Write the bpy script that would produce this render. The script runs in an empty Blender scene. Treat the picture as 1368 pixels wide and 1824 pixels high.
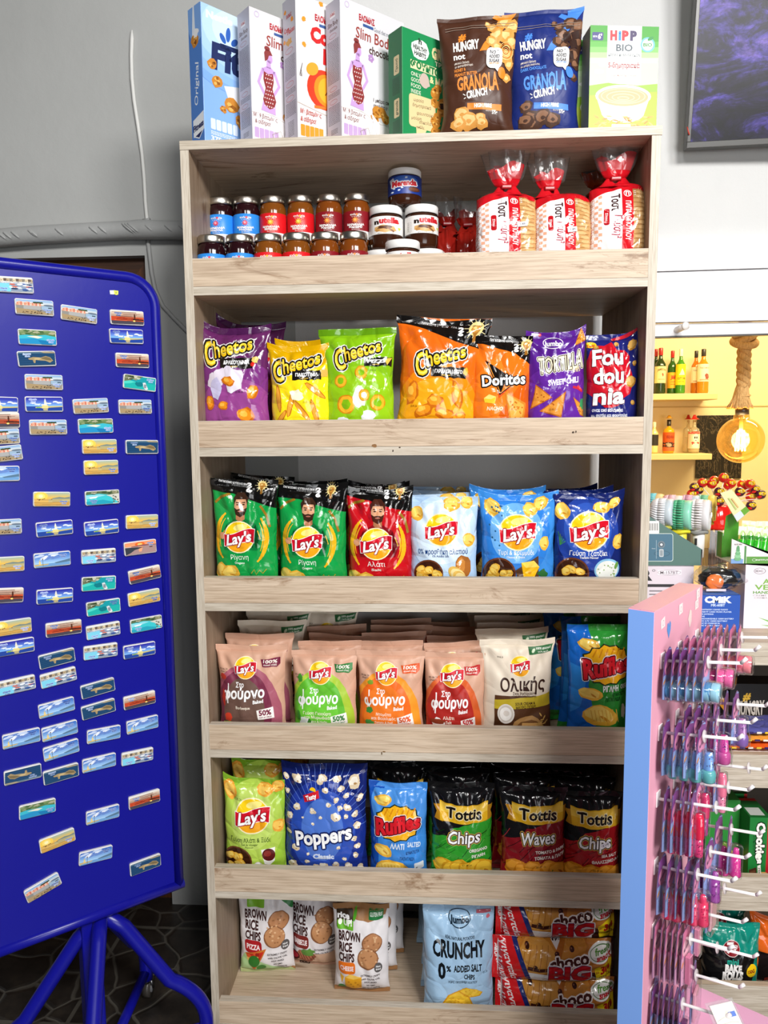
import bpy, math, random
from mathutils import Vector, Matrix, noise
SC = bpy.context.scene
COL = SC.collection
R = math.radians
PI = math.pi

# ---------------------------------------------------------------- camera, world, lights, exposure
CAM = Vector((0.5771, -1.8065, 1.5856))
PITCH, YAW, ROLL, FPX = 0.110546, -0.059804, -0.009119, 1340.57
_fw = Vector((math.sin(YAW) * math.cos(PITCH), math.cos(YAW) * math.cos(PITCH), -math.sin(PITCH)))
_r0 = Vector((math.cos(YAW), -math.sin(YAW), 0))
_u0 = _r0.cross(_fw)
_rt = math.cos(ROLL) * _r0 + math.sin(ROLL) * _u0
_up = -math.sin(ROLL) * _r0 + math.cos(ROLL) * _u0
cd = bpy.data.cameras.new('camera')
cam = bpy.data.objects.new('camera', cd)
COL.objects.link(cam)
cd.sensor_fit = 'VERTICAL'
cd.sensor_height = 36.0
cd.lens = FPX / 1824 * 36
cd.clip_start = 0.05
cam.matrix_world = Matrix(((_rt.x, _up.x, -_fw.x, CAM.x), (_rt.y, _up.y, -_fw.y, CAM.y), (_rt.z, _up.z, -_fw.z, CAM.z), (0, 0, 0, 1)))
SC.camera = cam

def ray(x, y):
    return _fw + _rt * ((x - 684) / FPX) - _up * ((y - 912) / FPX)
def at(x, y, Y):                       # where the line of sight through a measured point meets the plane y = Y
    r = ray(x, y)
    return CAM + r * ((Y - CAM.y) / r.y)
def onpl(x, y, p, n):
    r = ray(x, y)
    return CAM + r * ((p - CAM).dot(n) / r.dot(n))
def proj(p):
    d = Vector(p) - CAM
    return 684 + FPX * d.dot(_rt) / d.dot(_fw), 912 - FPX * d.dot(_up) / d.dot(_fw)

SC.view_settings.view_transform = 'Standard'
SC.view_settings.look = 'None'
SC.view_settings.gamma = 1.0
SC.view_settings.use_curve_mapping = False
SC.view_settings.exposure = 0.0
SC.cycles.transparent_max_bounces = 24

w = bpy.data.worlds.new('room_light')
SC.world = w
w.use_nodes = True
w.node_tree.nodes['Background'].inputs[0].default_value = (0.95, 0.98, 1.0, 1)
w.node_tree.nodes['Background'].inputs[1].default_value = 0.05

def area(name, loc, aim, sx, sy, power, col=(1, 1, 1)):
    l = bpy.data.lights.new(name, 'AREA')
    l.shape = 'RECTANGLE'
    l.size, l.size_y, l.energy, l.color = sx, sy, power, col
    o = bpy.data.objects.new(name, l)
    COL.objects.link(o)
    o.location = loc
    o.rotation_euler = (Vector(aim) - Vector(loc)).to_track_quat('-Z', 'Y').to_euler()
    return o
area('ceiling_and_fill_light', (2.5, -2.8, 3.3), (0.7, 0.2, 0.9), 0.62, 0.62, 62, (1, 0.985, 0.96))
area('ceiling_and_fill_light', (1.6, -3.0, 3.3), (0.55, 0.1, 0.8), 0.62, 0.62, 84, (1, 0.985, 0.96))
area('ceiling_and_fill_light', (0.2, -3.2, 3.3), (0.1, 0.1, 0.9), 0.62, 0.62, 26, (1, 0.985, 0.96))  # weak fill added to brighten the upper left wall, not a ceiling panel
area('front_fill_light', (2.3, -4.2, 1.3), (0.5, 0.0, 0.7), 2.2, 1.7, 70, (0.97, 0.985, 1))  # broad frontal fill added for the shelf fronts; no window stands there
area('bar_strip_light', (2.3, 1.15, 2.62), (2.2, 2.0, 1.2), 1.6, 0.25, 52, (1, 0.80, 0.46))

# ---------------------------------------------------------------- materials
def lin(h):
    h = h.lstrip('#')
    c = [int(h[i:i + 2], 16) / 255 for i in (0, 2, 4)]
    return tuple(x / 12.92 if x <= 0.04045 else ((x + 0.055) / 1.055) ** 2.4 for x in c) + (1,)

class N:                                # tiny node-graph helper
    def __init__(s, name):
        s.m = bpy.data.materials.new(name)
        s.m.use_nodes = True
        s.t = s.m.node_tree
        s.b = s.t.nodes['Principled BSDF']
        s.out = s.t.nodes['Material Output']
    def n(s, kind, **kw):
        x = s.t.nodes.new('ShaderNode' + kind)
        for k, v in kw.items():
            if k in x.inputs.keys() if isinstance(k, str) else False:
                x.inputs[k].default_value = v
            else:
                setattr(x, k, v)
        return x
    def l(s, a, b):
        s.t.links.new(a, b)
    def p(s, **kw):
        for k, v in kw.items():
            s.b.inputs[k.replace('_', ' ')].default_value = v
    def coord(s, scale=(1, 1, 1), kind='Object'):
        tc = s.n('TexCoord')
        mp = s.n('Mapping')
        mp.inputs['Scale'].default_value = scale
        s.l(tc.outputs[kind], mp.inputs[0])
        return mp.outputs[0]
    def ramp(s, src, stops):
        r = s.n('ValToRGB')
        e = r.color_ramp.elements
        while len(e) < len(stops):
            e.new(0.5)
        for i, (p, c) in enumerate(stops):
            e[i].position = p
            e[i].color = lin(c) if isinstance(c, str) else (c, c, c, 1)
        s.l(src, r.inputs[0])
        return r.outputs[0]
    def noise(s, vec, scale, detail=3, rough=0.5, dist=0):
        x = s.n('TexNoise')
        x.inputs['Scale'].default_value = scale
        x.inputs['Detail'].default_value = detail
        x.inputs['Roughness'].default_value = rough
        x.inputs['Distortion'].default_value = dist
        if vec is not None:
            s.l(vec, x.inputs['Vector'])
        return x.outputs[0]
    def mix(s, a, b, fac, mode='MULTIPLY'):
        x = s.n('Mix')
        x.data_type = 'RGBA'
        x.blend_type = mode
        for i, v in ((6, a), (7, b), (0, fac)):
            if hasattr(v, 'is_output'):
                s.l(v, x.inputs[i])
            else:
                x.inputs[i].default_value = v
        return x.outputs[2]
    def bump(s, h, strength, dist=0.002, chain=None):
        x = s.n('Bump')
        x.inputs['Strength'].default_value = strength
        x.inputs['Distance'].default_value = dist
        s.l(h, x.inputs['Height'])
        if chain is not None:
            s.l(chain, x.inputs['Normal'])
        s.l(x.outputs[0], s.b.inputs['Normal'])
        return x.outputs[0]

_M = {}
def mat(col, fin='film'):
    k = (col, fin)
    if k in _M:
        return _M[k]
    g = N(fin + '_' + col.strip('#'))
    g.p(Base_Color=lin(col))
    if fin in ('film', 'matte'):
        g.p(Roughness=0.15 if fin == 'film' else 0.42)
        g.b.inputs['Specular IOR Level'].default_value = 0.55 if fin == 'film' else 0.35
        c = g.coord()
        warp = g.n('VectorMath', operation='ADD')
        nz = g.n('TexNoise')
        nz.inputs['Scale'].default_value = 9
        nz.inputs['Detail'].default_value = 2
        g.l(c, nz.inputs['Vector'])
        sc = g.n('VectorMath', operation='SCALE')
        sc.inputs[3].default_value = 0.09
        g.l(nz.outputs[1], sc.inputs[0])
        g.l(c, warp.inputs[0]); g.l(sc.outputs[0], warp.inputs[1])
        v = g.n('TexVoronoi', feature='DISTANCE_TO_EDGE')
        v.inputs['Scale'].default_value = 17
        g.l(warp.outputs[0], v.inputs['Vector'])
        h = g.ramp(v.outputs['Distance'], [(0, 0.0), (0.16, 0.75), (0.5, 1.0)])
        b1 = g.bump(h, 0.65 if fin == 'film' else 0.28, 0.0035)
        g.bump(g.noise(c, 38, 3, 0.55, 0.6), 0.22 if fin == 'film' else 0.15, 0.003, b1)
    elif fin == 'card':
        g.p(Roughness=0.38)
        g.b.inputs['Specular IOR Level'].default_value = 0.4
    elif fin == 'paper':
        g.p(Roughness=0.7)
    elif fin == 'gloss':
        g.p(Roughness=0.12)
        g.bump(g.noise(g.coord(), 6, 2), 0.05, 0.01)
    elif fin == 'plastic':
        g.p(Roughness=0.32)
    elif fin == 'metal':
        g.p(Metallic=1.0, Roughness=0.3)
        g.bump(g.noise(g.coord((1, 1, 30)), 30, 2), 0.06)
    elif fin == 'food':
        c = g.coord()
        n1 = g.noise(c, 160, 4, 0.6)
        x = g.mix(lin(col), (0.45, 0.2, 0.06, 1), g.ramp(n1, [(0.5, 0.0), (0.78, 0.6)]), 'MIX')
        g.l(x, g.b.inputs['Base Color'])
        g.p(Roughness=0.3)
    _M[k] = g.m
    return g.m

def clear(name, tint='#ffffff', base=0.04, edge=0.5, rough=0.08, crinkle=0.0, body=0.0):
    """thin clear plastic: mostly see-through, glossy towards grazing angles"""
    if name in _M:
        return _M[name]
    g = N(name)
    t = g.t
    t.nodes.remove(g.b)
    tr = g.n('BsdfTransparent'); tr.inputs[0].default_value = lin(tint)
    gl = g.n('BsdfGlossy'); gl.inputs['Roughness'].default_value = rough
    lw = g.n('LayerWeight'); lw.inputs[0].default_value = 0.35
    mr = g.n('MapRange'); mr.inputs[3].default_value = base; mr.inputs[4].default_value = edge
    g.l(lw.outputs['Facing'], mr.inputs[0])
    mx = g.n('MixShader')
    g.l(mr.outputs[0], mx.inputs[0]); g.l(tr.outputs[0], mx.inputs[1]); g.l(gl.outputs[0], mx.inputs[2])
    last = mx.outputs[0]
    if body > 0:
        df = g.n('BsdfDiffuse'); df.inputs[0].default_value = lin(tint)
        m2 = g.n('MixShader'); m2.inputs[0].default_value = body
        g.l(last, m2.inputs[1]); g.l(df.outputs[0], m2.inputs[2])
        last = m2.outputs[0]
    if crinkle:
        bp = g.n('Bump'); bp.inputs['Strength'].default_value = crinkle; bp.inputs['Distance'].default_value = 0.006
        v = g.n('TexVoronoi', feature='DISTANCE_TO_EDGE'); v.inputs['Scale'].default_value = 26
        g.l(g.coord(), v.inputs['Vector']); g.l(v.outputs['Distance'], bp.inputs['Height'])
        g.l(bp.outputs[0], gl.inputs['Normal'])
    g.l(last, g.out.inputs[0])
    _M[name] = g.m
    return g.m

def glow(name, col, strength):
    if name in _M:
        return _M[name]
    g = N(name)
    g.p(Base_Color=lin(col), Emission_Color=lin(col), Emission_Strength=strength)
    _M[name] = g.m
    return g.m

def wood(name, axis, stops, scale=1.0, knots=True, dark=None):
    g = N(name)
    s = [22.0, 22.0, 22.0]
    s['xyz'.index(axis)] = 1.1
    c = g.coord(tuple(v * scale for v in s))
    n1 = g.noise(c, 1.0, 5, 0.62, 0.9)
    base = g.ramp(n1, [(0.25, stops[0]), (0.5, stops[1]), (0.75, stops[2])])
    s2 = [250.0, 250.0, 250.0]
    s2['xyz'.index(axis)] = 9.0
    fine = g.noise(g.coord(tuple(v * scale for v in s2)), 1.0, 3, 0.6)
    base = g.mix(base, g.ramp(fine, [(0.3, '#b4a898'), (0.6, '#ffffff')]), 0.6)
    if knots:
        s3 = [9.0, 9.0, 9.0]
        s3['xyz'.index(axis)] = 1.7
        big = g.noise(g.coord(tuple(v * scale for v in s3)), 1.0, 6, 0.7, 2.2)
        base = g.mix(base, g.ramp(big, [(0.57, '#ffffff'), (0.66, '#b49c85'), (0.78, '#6b5644')]), 0.85)
    g.l(base, g.b.inputs['Base Color'])
    g.p(Roughness=0.5)
    g.bump(fine, 0.12, 0.001)
    return g.m

# ---------------------------------------------------------------- objects
def empty(name, label=None, cat=None, loc=(0, 0, 0), rot=(0, 0, 0), group=None):
    o = bpy.data.objects.new(name, None)
    o.empty_display_size = 0.05
    COL.objects.link(o)
    o.location = loc
    o.rotation_euler = rot
    tag(o, label, cat, group)
    return o
def tag(o, label=None, cat=None, group=None, kind=None):
    if label: o['label'] = label
    if cat: o['category'] = cat
    if group: o['group'] = group
    if kind: o['kind'] = kind
    return o
KIDS = {}
def dup(root, loc, rot=None, label=None, group=None):
    r = root.copy()
    COL.objects.link(r)
    r.location = loc
    if rot is not None: r.rotation_euler = rot
    if label: r['label'] = label
    if group: r['group'] = group
    for ch in KIDS.get(root.name, []):
        c = ch.copy(); COL.objects.link(c); c.parent = r
        KIDS.setdefault(r.name, []).append(c)
        for g in KIDS.get(ch.name, []):
            d = g.copy(); COL.objects.link(d); d.parent = c
            KIDS.setdefault(c.name, []).append(d)
    return r

class MB:                               # mesh collector -> ONE mesh object
    def __init__(s):
        s.v, s.f, s.mi, s.ms, s.sm = [], [], [], [], []
    def m(s, mt):
        if mt not in s.ms: s.ms.append(mt)
        return s.ms.index(mt)
    def add(s, vs, fs, mt, smooth=False):
        b = len(s.v)
        s.v += [tuple(x) for x in vs]
        i = s.m(mt)
        for f in fs:
            s.f.append(tuple(b + k for k in f)); s.mi.append(i); s.sm.append(smooth)
    def box(s, x0, y0, z0, x1, y1, z1, mt, bev=0.0):
        if bev <= 0:
            vs = [(x, y, z) for x in (x0, x1) for y in (y0, y1) for z in (z0, z1)]
            s.add(vs, [(0, 1, 3, 2), (4, 6, 7, 5), (0, 4, 5, 1), (2, 3, 7, 6), (0, 2, 6, 4), (1, 5, 7, 3)], mt)
            return
        import bmesh
        bm = bmesh.new()
        bmesh.ops.create_cube(bm, size=1)
        bmesh.ops.transform(bm, matrix=Matrix.Translation(((x0 + x1) / 2, (y0 + y1) / 2, (z0 + z1) / 2)) @ Matrix.Diagonal((x1 - x0, y1 - y0, z1 - z0, 1)), verts=bm.verts)
        bmesh.ops.bevel(bm, geom=bm.edges[:], offset=bev, segments=2, profile=0.5, affect='EDGES')
        bm.verts.index_update()
        s.add([v.co[:] for v in bm.verts], [[v.index for v in f.verts] for f in bm.faces], mt)
        bm.free()
    def lathe(s, prof, mt, n=28, c=(0, 0, 0), cap=True, ang=None):
        vs, fs = [], []
        for (r, z) in prof:
            for k in range(n):
                a = 2 * PI * k / n
                vs.append((c[0] + r * math.cos(a), c[1] + r * math.sin(a), c[2] + z))
        for i in range(len(prof) - 1):
            for k in range(n):
                fs.append((i * n + k, i * n + (k + 1) % n, (i + 1) * n + (k + 1) % n, (i + 1) * n + k))
        if cap:
            if prof[0][0] > 1e-5: fs.append(tuple(range(n))[::-1])
            if prof[-1][0] > 1e-5: fs.append(tuple((len(prof) - 1) * n + k for k in range(n)))
        s.add(vs, fs, mt, True)
    def tube(s, pts, rad, mt, n=10, cap=True):
        pts = [Vector(p) for p in pts]
        rs = rad if isinstance(rad, (list, tuple)) else [rad] * len(pts)
        vs, fs = [], []
        prev = None
        for i, p in enumerate(pts):
            t = (pts[min(i + 1, len(pts) - 1)] - pts[max(i - 1, 0)]).normalized()
            if prev is None:
                a = t.cross(Vector((0, 0, 1)))
                if a.length < 0.1: a = t.cross(Vector((1, 0, 0)))
            else:
                a = prev - t * prev.dot(t)
            a.normalize(); prev = a
            b = t.cross(a)
            for k in range(n):
                q = 2 * PI * k / n
                vs.append(p + (a * math.cos(q) + b * math.sin(q)) * rs[i])
        for i in range(len(pts) - 1):
            for k in range(n):
                fs.append((i * n + k, i * n + (k + 1) % n, (i + 1) * n + (k + 1) % n, (i + 1) * n + k))
        if cap:
            fs.append(tuple(range(n))[::-1]); fs.append(tuple((len(pts) - 1) * n + k for k in range(n)))
        s.add(vs, fs, mt, True)
    def prism(s, poly, z0, z1, mt, fn=None):
        """polygon in x,y pushed from z0 to z1; fn maps (x, y, z) to the place"""
        n = len(poly)
        vs = [(x, y, z0) for x, y in poly] + [(x, y, z1) for x, y in poly]
        if fn: vs = [fn(*q) for q in vs]
        s.add(vs, [tuple(range(n))[::-1], tuple(range(n, 2 * n))] + [(i, (i + 1) % n, n + (i + 1) % n, n + i) for i in range(n)], mt)
    def build(s, name, parent=None, loc=None, rot=None):
        me = bpy.data.meshes.new(name)
        me.from_pydata(s.v, [], s.f)
        for m_ in s.ms: me.materials.append(m_)
        me.polygons.foreach_set('material_index', s.mi)
        me.polygons.foreach_set('use_smooth', s.sm)
        me.update()
        o = bpy.data.objects.new(name, me)
        COL.objects.link(o)
        if parent is not None:
            o.parent = parent
            KIDS.setdefault(parent.name, []).append(o)
        if loc is not None: o.location = loc
        if rot is not None: o.rotation_euler = rot
        return o

# ---------------------------------------------------------------- flat artwork (printed matter), laid on a surface as very thin print
_T = {}
def glyphs(s, bold=0.0, res=3):
    k = (s, round(bold, 4), res)
    if k not in _T:
        cu = bpy.data.curves.new('t', 'FONT')
        cu.body = s; cu.offset = bold; cu.resolution_u = res; cu.size = 1.0
        o = bpy.data.objects.new('t', cu)
        me = bpy.data.meshes.new_from_object(o)
        _T[k] = ([(v.co.x, v.co.y) for v in me.vertices], [tuple(p.vertices) for p in me.polygons])
        bpy.data.objects.remove(o); bpy.data.curves.remove(cu); bpy.data.meshes.remove(me)
    return _T[k]

def clip_tri(tri, x0, y0, x1, y1):
    poly = tri
    for ax, lim, sg in ((0, x0, 1), (0, x1, -1), (1, y0, 1), (1, y1, -1)):
        out = []
        for i in range(len(poly)):
            a, b = poly[i], poly[(i + 1) % len(poly)]
            da, db = (a[ax] - lim) * sg, (b[ax] - lim) * sg
            if da >= 0: out.append(a)
            if (da >= 0) != (db >= 0):
                t = da / (da - db)
                out.append((a[0] + (b[0] - a[0]) * t, a[1] + (b[1] - a[1]) * t))
        poly = out
        if len(poly) < 3: return []
    return poly

def tess(V, T, L):
    """split triangles until no edge is longer than L (shared midpoints)"""
    V = list(V)
    L2 = L * L
    while True:
        mid, new, ch = {}, [], False
        def mp(a, b):
            k = (a, b) if a < b else (b, a)
            if k not in mid:
                mid[k] = len(V); V.append(((V[a][0] + V[b][0]) / 2, (V[a][1] + V[b][1]) / 2))
            return mid[k]
        for (a, b, c) in T:
            e = [(V[p][0] - V[q][0]) ** 2 + (V[p][1] - V[q][1]) ** 2 > L2 for p, q in ((a, b), (b, c), (c, a))]
            if not any(e): new.append((a, b, c)); continue
            ch = True
            while not e[0] or (e[2] and not e[1]):      # rotate so that the first edge is split
                a, b, c = b, c, a
                e = [e[1], e[2], e[0]]
            k = sum(e)
            if k == 1:
                m = mp(a, b); new += [(a, m, c), (m, b, c)]
            elif k == 2:
                m, n_ = mp(a, b), mp(b, c); new += [(m, b, n_), (a, m, n_), (a, n_, c)]
            else:
                m, n_, q = mp(a, b), mp(b, c), mp(c, a); new += [(a, m, q), (m, b, n_), (q, n_, c), (m, n_, q)]
        T = new
        if not ch: return V, T

class Art:
    """printed artwork in its own sheet coordinates (x right, y down)"""
    def __init__(s, x0, y0, x1, y1, fin='film', seed=1):
        s.x0, s.y0, s.x1, s.y1, s.fin = x0, y0, x1, y1, fin
        s.ops = []
        s.rnd = random.Random(seed)
        s.bbs = []
    def raw(s, V, F, col, fin=None, same=False):
        xs = [v[0] for v in V]; ys = [v[1] for v in V]
        bb = (min(xs), min(ys), max(xs), max(ys))
        lv = 1
        for (b, c, l) in s.bbs:                   # just above whatever print it overlaps
            if bb[0] < b[2] and b[0] < bb[2] and bb[1] < b[3] and b[1] < bb[3]:
                lv = max(lv, l if c == col else l + 1)
        s.bbs.append((bb, col, lv))
        s.ops.append((V, F, col, fin or s.fin, lv))
    def poly(s, pts, col, fin=None):
        from mathutils.geometry import tessellate_polygon
        t = tessellate_polygon([[Vector((p[0], p[1], 0)) for p in pts]])
        s.raw(list(pts), [tuple(x) for x in t], col, fin)
    def rect(s, x0, y0, x1, y1, col, fin=None):
        s.poly([(x0, y0), (x1, y0), (x1, y1), (x0, y1)], col, fin)
    def ell(s, cx, cy, rx, ry, col, rot=0, n=26, fin=None, a0=0, a1=360):
        c, q = math.cos(R(rot)), math.sin(R(rot))
        P = []
        full = abs(a1 - a0) >= 360
        for k in range(n if full else n + 1):
            a = R(a0 + (a1 - a0) * k / n)
            x, y = rx * math.cos(a), ry * math.sin(a)
            P.append((cx + x * c - y * q, cy + x * q + y * c))
        s.poly(P, col, fin)
    def ring(s, cx, cy, r, w, col, ry=None, n=28):
        ry = ry or r
        V, F = [], []
        for k in range(n):
            a = 2 * PI * k / n
            V += [(cx + r * math.cos(a), cy + ry * math.sin(a)), (cx + (r - w) * math.cos(a), cy + (ry - w) * math.sin(a))]
            j = (k + 1) % n
            F += [(2 * k, 2 * j, 2 * j + 1), (2 * k, 2 * j + 1, 2 * k + 1)]
        s.raw(V, F, col)
    def blob(s, cx, cy, rx, ry, col, j=0.15, n=14, rot=0, fin=None):
        c, q = math.cos(R(rot)), math.sin(R(rot))
        P = []
        for k in range(n):
            a = 2 * PI * k / n
            f = 1 + s.rnd.uniform(-j, j)
            x, y = rx * f * math.cos(a), ry * f * math.sin(a)
            P.append((cx + x * c - y * q, cy + x * q + y * c))
        s.poly(P, col, fin)
    def rr(s, x0, y0, x1, y1, r, col, fin=None):
        P = []
        for cx, cy, a0 in ((x1 - r, y0 + r, -90), (x1 - r, y1 - r, 0), (x0 + r, y1 - r, 90), (x0 + r, y0 + r, 180)):
            for k in range(6):
                a = R(a0 + 18 * k)
                P.append((cx + r * math.cos(a), cy + r * math.sin(a)))
        s.poly(P, col, fin)
    def line(s, pts, w, col, fin=None):
        V, F = [], []
        for i, p in enumerate(pts):
            a, b = pts[max(i - 1, 0)], pts[min(i + 1, len(pts) - 1)]
            dx, dy = b[0] - a[0], b[1] - a[1]
            l = math.hypot(dx, dy) or 1
            ox, oy = -dy / l * w / 2, dx / l * w / 2
            V += [(p[0] + ox, p[1] + oy), (p[0] - ox, p[1] - oy)]
            if i: F += [(2 * i - 2, 2 * i, 2 * i + 1), (2 * i - 2, 2 * i + 1, 2 * i - 1)]
        s.raw(V, F, col, fin)
    def txt(s, t, x, y, w=None, h=None, col='#ffffff', b=0.0, sh=0, rot=0, ol=(), arc=0, al='c', res=2, wv=None):
        """text centred at x, y; h cap height, w full width; ol = outlines [(px, colour)] widest first"""
        V, F = glyphs(t, b, res)
        if not V: return
        xs = [v[0] for v in V]; xm, xM = min(xs), max(xs)
        if h is None: h = w / (xM - xm) * 0.71
        sy = h / 0.71
        sx = w / (xM - xm) if w else sy
        W = (xM - xm) * sx
        c, q = math.cos(R(rot)), math.sin(R(rot))
        P = []
        for vx, vy in V:
            X = (vx - xm) * sx - (W / 2 if al == 'c' else 0)
            Y = -(vy * sy - h / 2)
            X -= Y * sh
            if arc: Y += arc * (X / (W / 2)) ** 2
            if wv: Y *= wv(X / (W / 2))
            P.append((x + X * c - Y * q, y + X * q + Y * c))
        for (d, oc) in ol:
            VV, FF = [], []
            for k in range(8):
                a = PI / 4 * k
                n0 = len(VV)
                VV += [(p[0] + d * math.cos(a), p[1] + d * math.sin(a)) for p in P]
                FF += [tuple(n0 + i for i in f) for f in F]
            s.raw(VV, FF, oc)
        s.raw(P, F, col)
    def lay(s, mb, fn, L=None, off=0.0005, step=None, clip=True):
        """lay the artwork on the surface fn(sx in -1..1, t from 0 bottom to 1 top, lift)"""
        W, H = s.x1 - s.x0, s.y1 - s.y0
        if step is None: step = 0.00016 if L else 0.00005
        for V, F, col, fin, lv in s.ops:
            T = []
            VV = list(V)
            for f in F:
                for i in range(1, len(f) - 1):
                    T.append((f[0], f[i], f[i + 1]))
            if clip:
                big = any(v[0] < s.x0 or v[0] > s.x1 or v[1] < s.y0 or v[1] > s.y1 for v in VV)
                if big:
                    T2 = []
                    for (a, b, c) in T:
                        P = clip_tri([VV[a], VV[b], VV[c]], s.x0, s.y0, s.x1, s.y1)
                        if P:
                            n0 = len(VV); VV += P
                            T2 += [(n0, n0 + i, n0 + i + 1) for i in range(1, len(P) - 1)]
                    T = T2
            if not T: continue
            if L: VV, T = tess(VV, T, L)
            used = sorted({i for t in T for i in t})
            ix = {k: i for i, k in enumerate(used)}
            pts = [fn(2 * (VV[k][0] - s.x0) / W - 1, 1 - (VV[k][1] - s.y0) / H, off + step * lv) for k in used]
            out = []
            for (a, b, c) in T:
                pa, pb, pc = VV[a], VV[b], VV[c]
                ar = (pb[0] - pa[0]) * (pc[1] - pa[1]) - (pb[1] - pa[1]) * (pc[0] - pa[0])
                if abs(ar) < 1e-9: continue
                out.append((ix[a], ix[c], ix[b]) if ar > 0 else (ix[a], ix[b], ix[c]))
            mb.add(pts, out, mat(col, fin), True)
# ---------------------------------------------------------------- setting
WALLY = 0.52
def paint(name, col, rough=0.75, bump=0.25, scale=45):
    g = N(name)
    c = g.coord((1, 1, 1))
    n1 = g.noise(c, 1.3, 4, 0.6)
    g.l(g.mix(lin(col), g.ramp(n1, [(0.3, '#f2f2f2'), (0.7, '#ffffff')]), 1.0), g.b.inputs['Base Color'])
    g.p(Roughness=rough)
    b = g.bump(g.noise(c, scale, 4, 0.6), bump, 0.003)
    g.bump(g.noise(c, 5, 3, 0.6), 0.25, 0.012, b)
    return g.m
M_WALL = paint('grey_wall_plaster', '#b0b1af')
M_WHITE = paint('white_wall_plaster', '#dcdcdb', 0.8, 0.35, 60)
M_BOARD = paint('white_painted_board', '#f1f0f2', 0.45, 0.05, 30)
M_BAR = paint('cream_bar_paint', '#f4dfae', 0.7, 0.1, 30)
M_BARW = paint('cream_bar_shelf_paint', '#f0d795', 0.5, 0.05, 30)
M_PIPE = paint('grey_painted_pipe', '#a9aaa9', 0.5, 0.35, 60)
E_ = MB
def struct(mb, name):
    o = mb.build(name)
    o['kind'] = 'structure'
    return o
# floor of dark crazy paving
g = N('crazy_paving')
c = g.coord()
wv = g.n('VectorMath', operation='ADD')
nz = g.n('TexNoise'); nz.inputs['Scale'].default_value = 5
g.l(c, nz.inputs['Vector'])
sc = g.n('VectorMath', operation='SCALE'); sc.inputs[3].default_value = 0.09
g.l(nz.outputs[1], sc.inputs[0]); g.l(c, wv.inputs[0]); g.l(sc.outputs[0], wv.inputs[1])
vo = g.n('TexVoronoi', feature='DISTANCE_TO_EDGE'); vo.inputs['Scale'].default_value = 7.5
g.l(wv.outputs[0], vo.inputs['Vector'])
stone = g.ramp(g.noise(c, 14, 5, 0.65), [(0.3, '#1c1a18'), (0.55, '#2f2a26'), (0.75, '#40392f')])
br = g.n('TexBrick'); 
joint = g.ramp(vo.outputs['Distance'], [(0.018, 1.0), (0.036, 0.0)])
bx = g.n('TexBrick', offset=0.0); bx.inputs['Scale'].default_value = 1.0
for k_, v_ in (('Brick Width', 0.4), ('Row Height', 0.4), ('Mortar Size', 0.006)): bx.inputs[k_].default_value = v_
bx.inputs['Color1'].default_value = bx.inputs['Color2'].default_value = (0, 0, 0, 1); bx.inputs['Mortar'].default_value = (1, 1, 1, 1)
g.l(g.coord(), bx.inputs['Vector'])
jj = g.mix(joint, bx.outputs['Color'], 1.0, 'LIGHTEN')
g.l(g.mix(stone, lin('#57534c'), jj, 'MIX'), g.b.inputs['Base Color'])
g.p(Roughness=0.35)
g.bump(g.ramp(vo.outputs['Distance'], [(0.0, 0.0), (0.08, 1.0)]), 0.5, 0.006)
M_FLOOR = g.m
m = MB(); m.box(-3.2, -4.6, -0.06, 3.6, 2.6, 0.0, M_FLOOR); struct(m, 'floor')
XB_ = at(532, 860, WALLY).x
# back wall: grey plaster with a doorway on the left and the bar opening on the right
DX0, DX1, DZ = -1.05, -0.288, 2.118
OX0, OX1, OZ0, OZ1 = 1.14, 2.1, 1.02, 2.0
m = MB()
y0, y1 = WALLY, WALLY + 0.12
for (x0, z0, x1, z1) in ((-3.2, 0, DX0, 3.1), (DX0, DZ, DX1, 3.1), (DX1, 0, XB_, 3.1)):
    m.box(x0, y0, z0, x1, y1, z1, M_WALL)
struct(m, 'wall_back')
m = MB()
for (x0, z0, x1, z1) in ((XB_, 0, OX0, 3.1), (OX0, 0, OX1, OZ0), (OX0, OZ1, OX1, 3.1), (OX1, 0, 3.6, 3.1)):
    m.box(x0, y0, z0, x1, y1, z1, M_WHITE)
struct(m, 'wall_right')
# horizontal boards over the opening
def wl(px, py): return at(px, py, WALLY)
m = MB()
def zr(pxl, pxr):                       # heights of a board edge at its left and right end
    a, b = at(1172, pxl, WALLY - 0.02), at(1368, pxr, WALLY - 0.02)
    return a.x, a.z, b.x, b.z
def strip(mb, yt, yb, dep, mt, x0=1.13, x1=2.4):
    """a board between two measured edges; the boards run very slightly out of level"""
    vs = []
    for (ya, yb_) in (yt, yb):
        ax, az, bx_, bz = zr(ya, yb_)
        k = (bz - az) / (bx_ - ax)
        vs.append((az + k * (x0 - ax), az + k * (x1 - ax)))
    (tl, tr_), (bl, br_) = vs
    P = [(x0, WALLY - dep, bl), (x1, WALLY - dep, br_), (x1, WALLY - dep, tr_), (x0, WALLY - dep, tl)]
    Q = [(p[0], WALLY + 0.001, p[2]) for p in P]
    mb.add(P + Q, [(0, 1, 2, 3), (7, 6, 5, 4), (0, 4, 5, 1), (3, 2, 6, 7), (0, 3, 7, 4), (1, 5, 6, 2)], mt)
for k, (yt, yb, dp) in enumerate((((430, 422), (484, 478), 0.028), ((486, 480), (560, 556), 0.024), ((561, 557), (575, 571), 0.034), ((577, 573), (599, 594), 0.018))):
    m = MB(); strip(m, yt, yb, dp, M_BOARD); o = struct(m, 'trim_%d' % (k + 1))
m = MB(); strip(m, (599, 594), (602, 597), 0.022, mat('#3a3633', 'plastic')); struct(m, 'trim_5')
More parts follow.
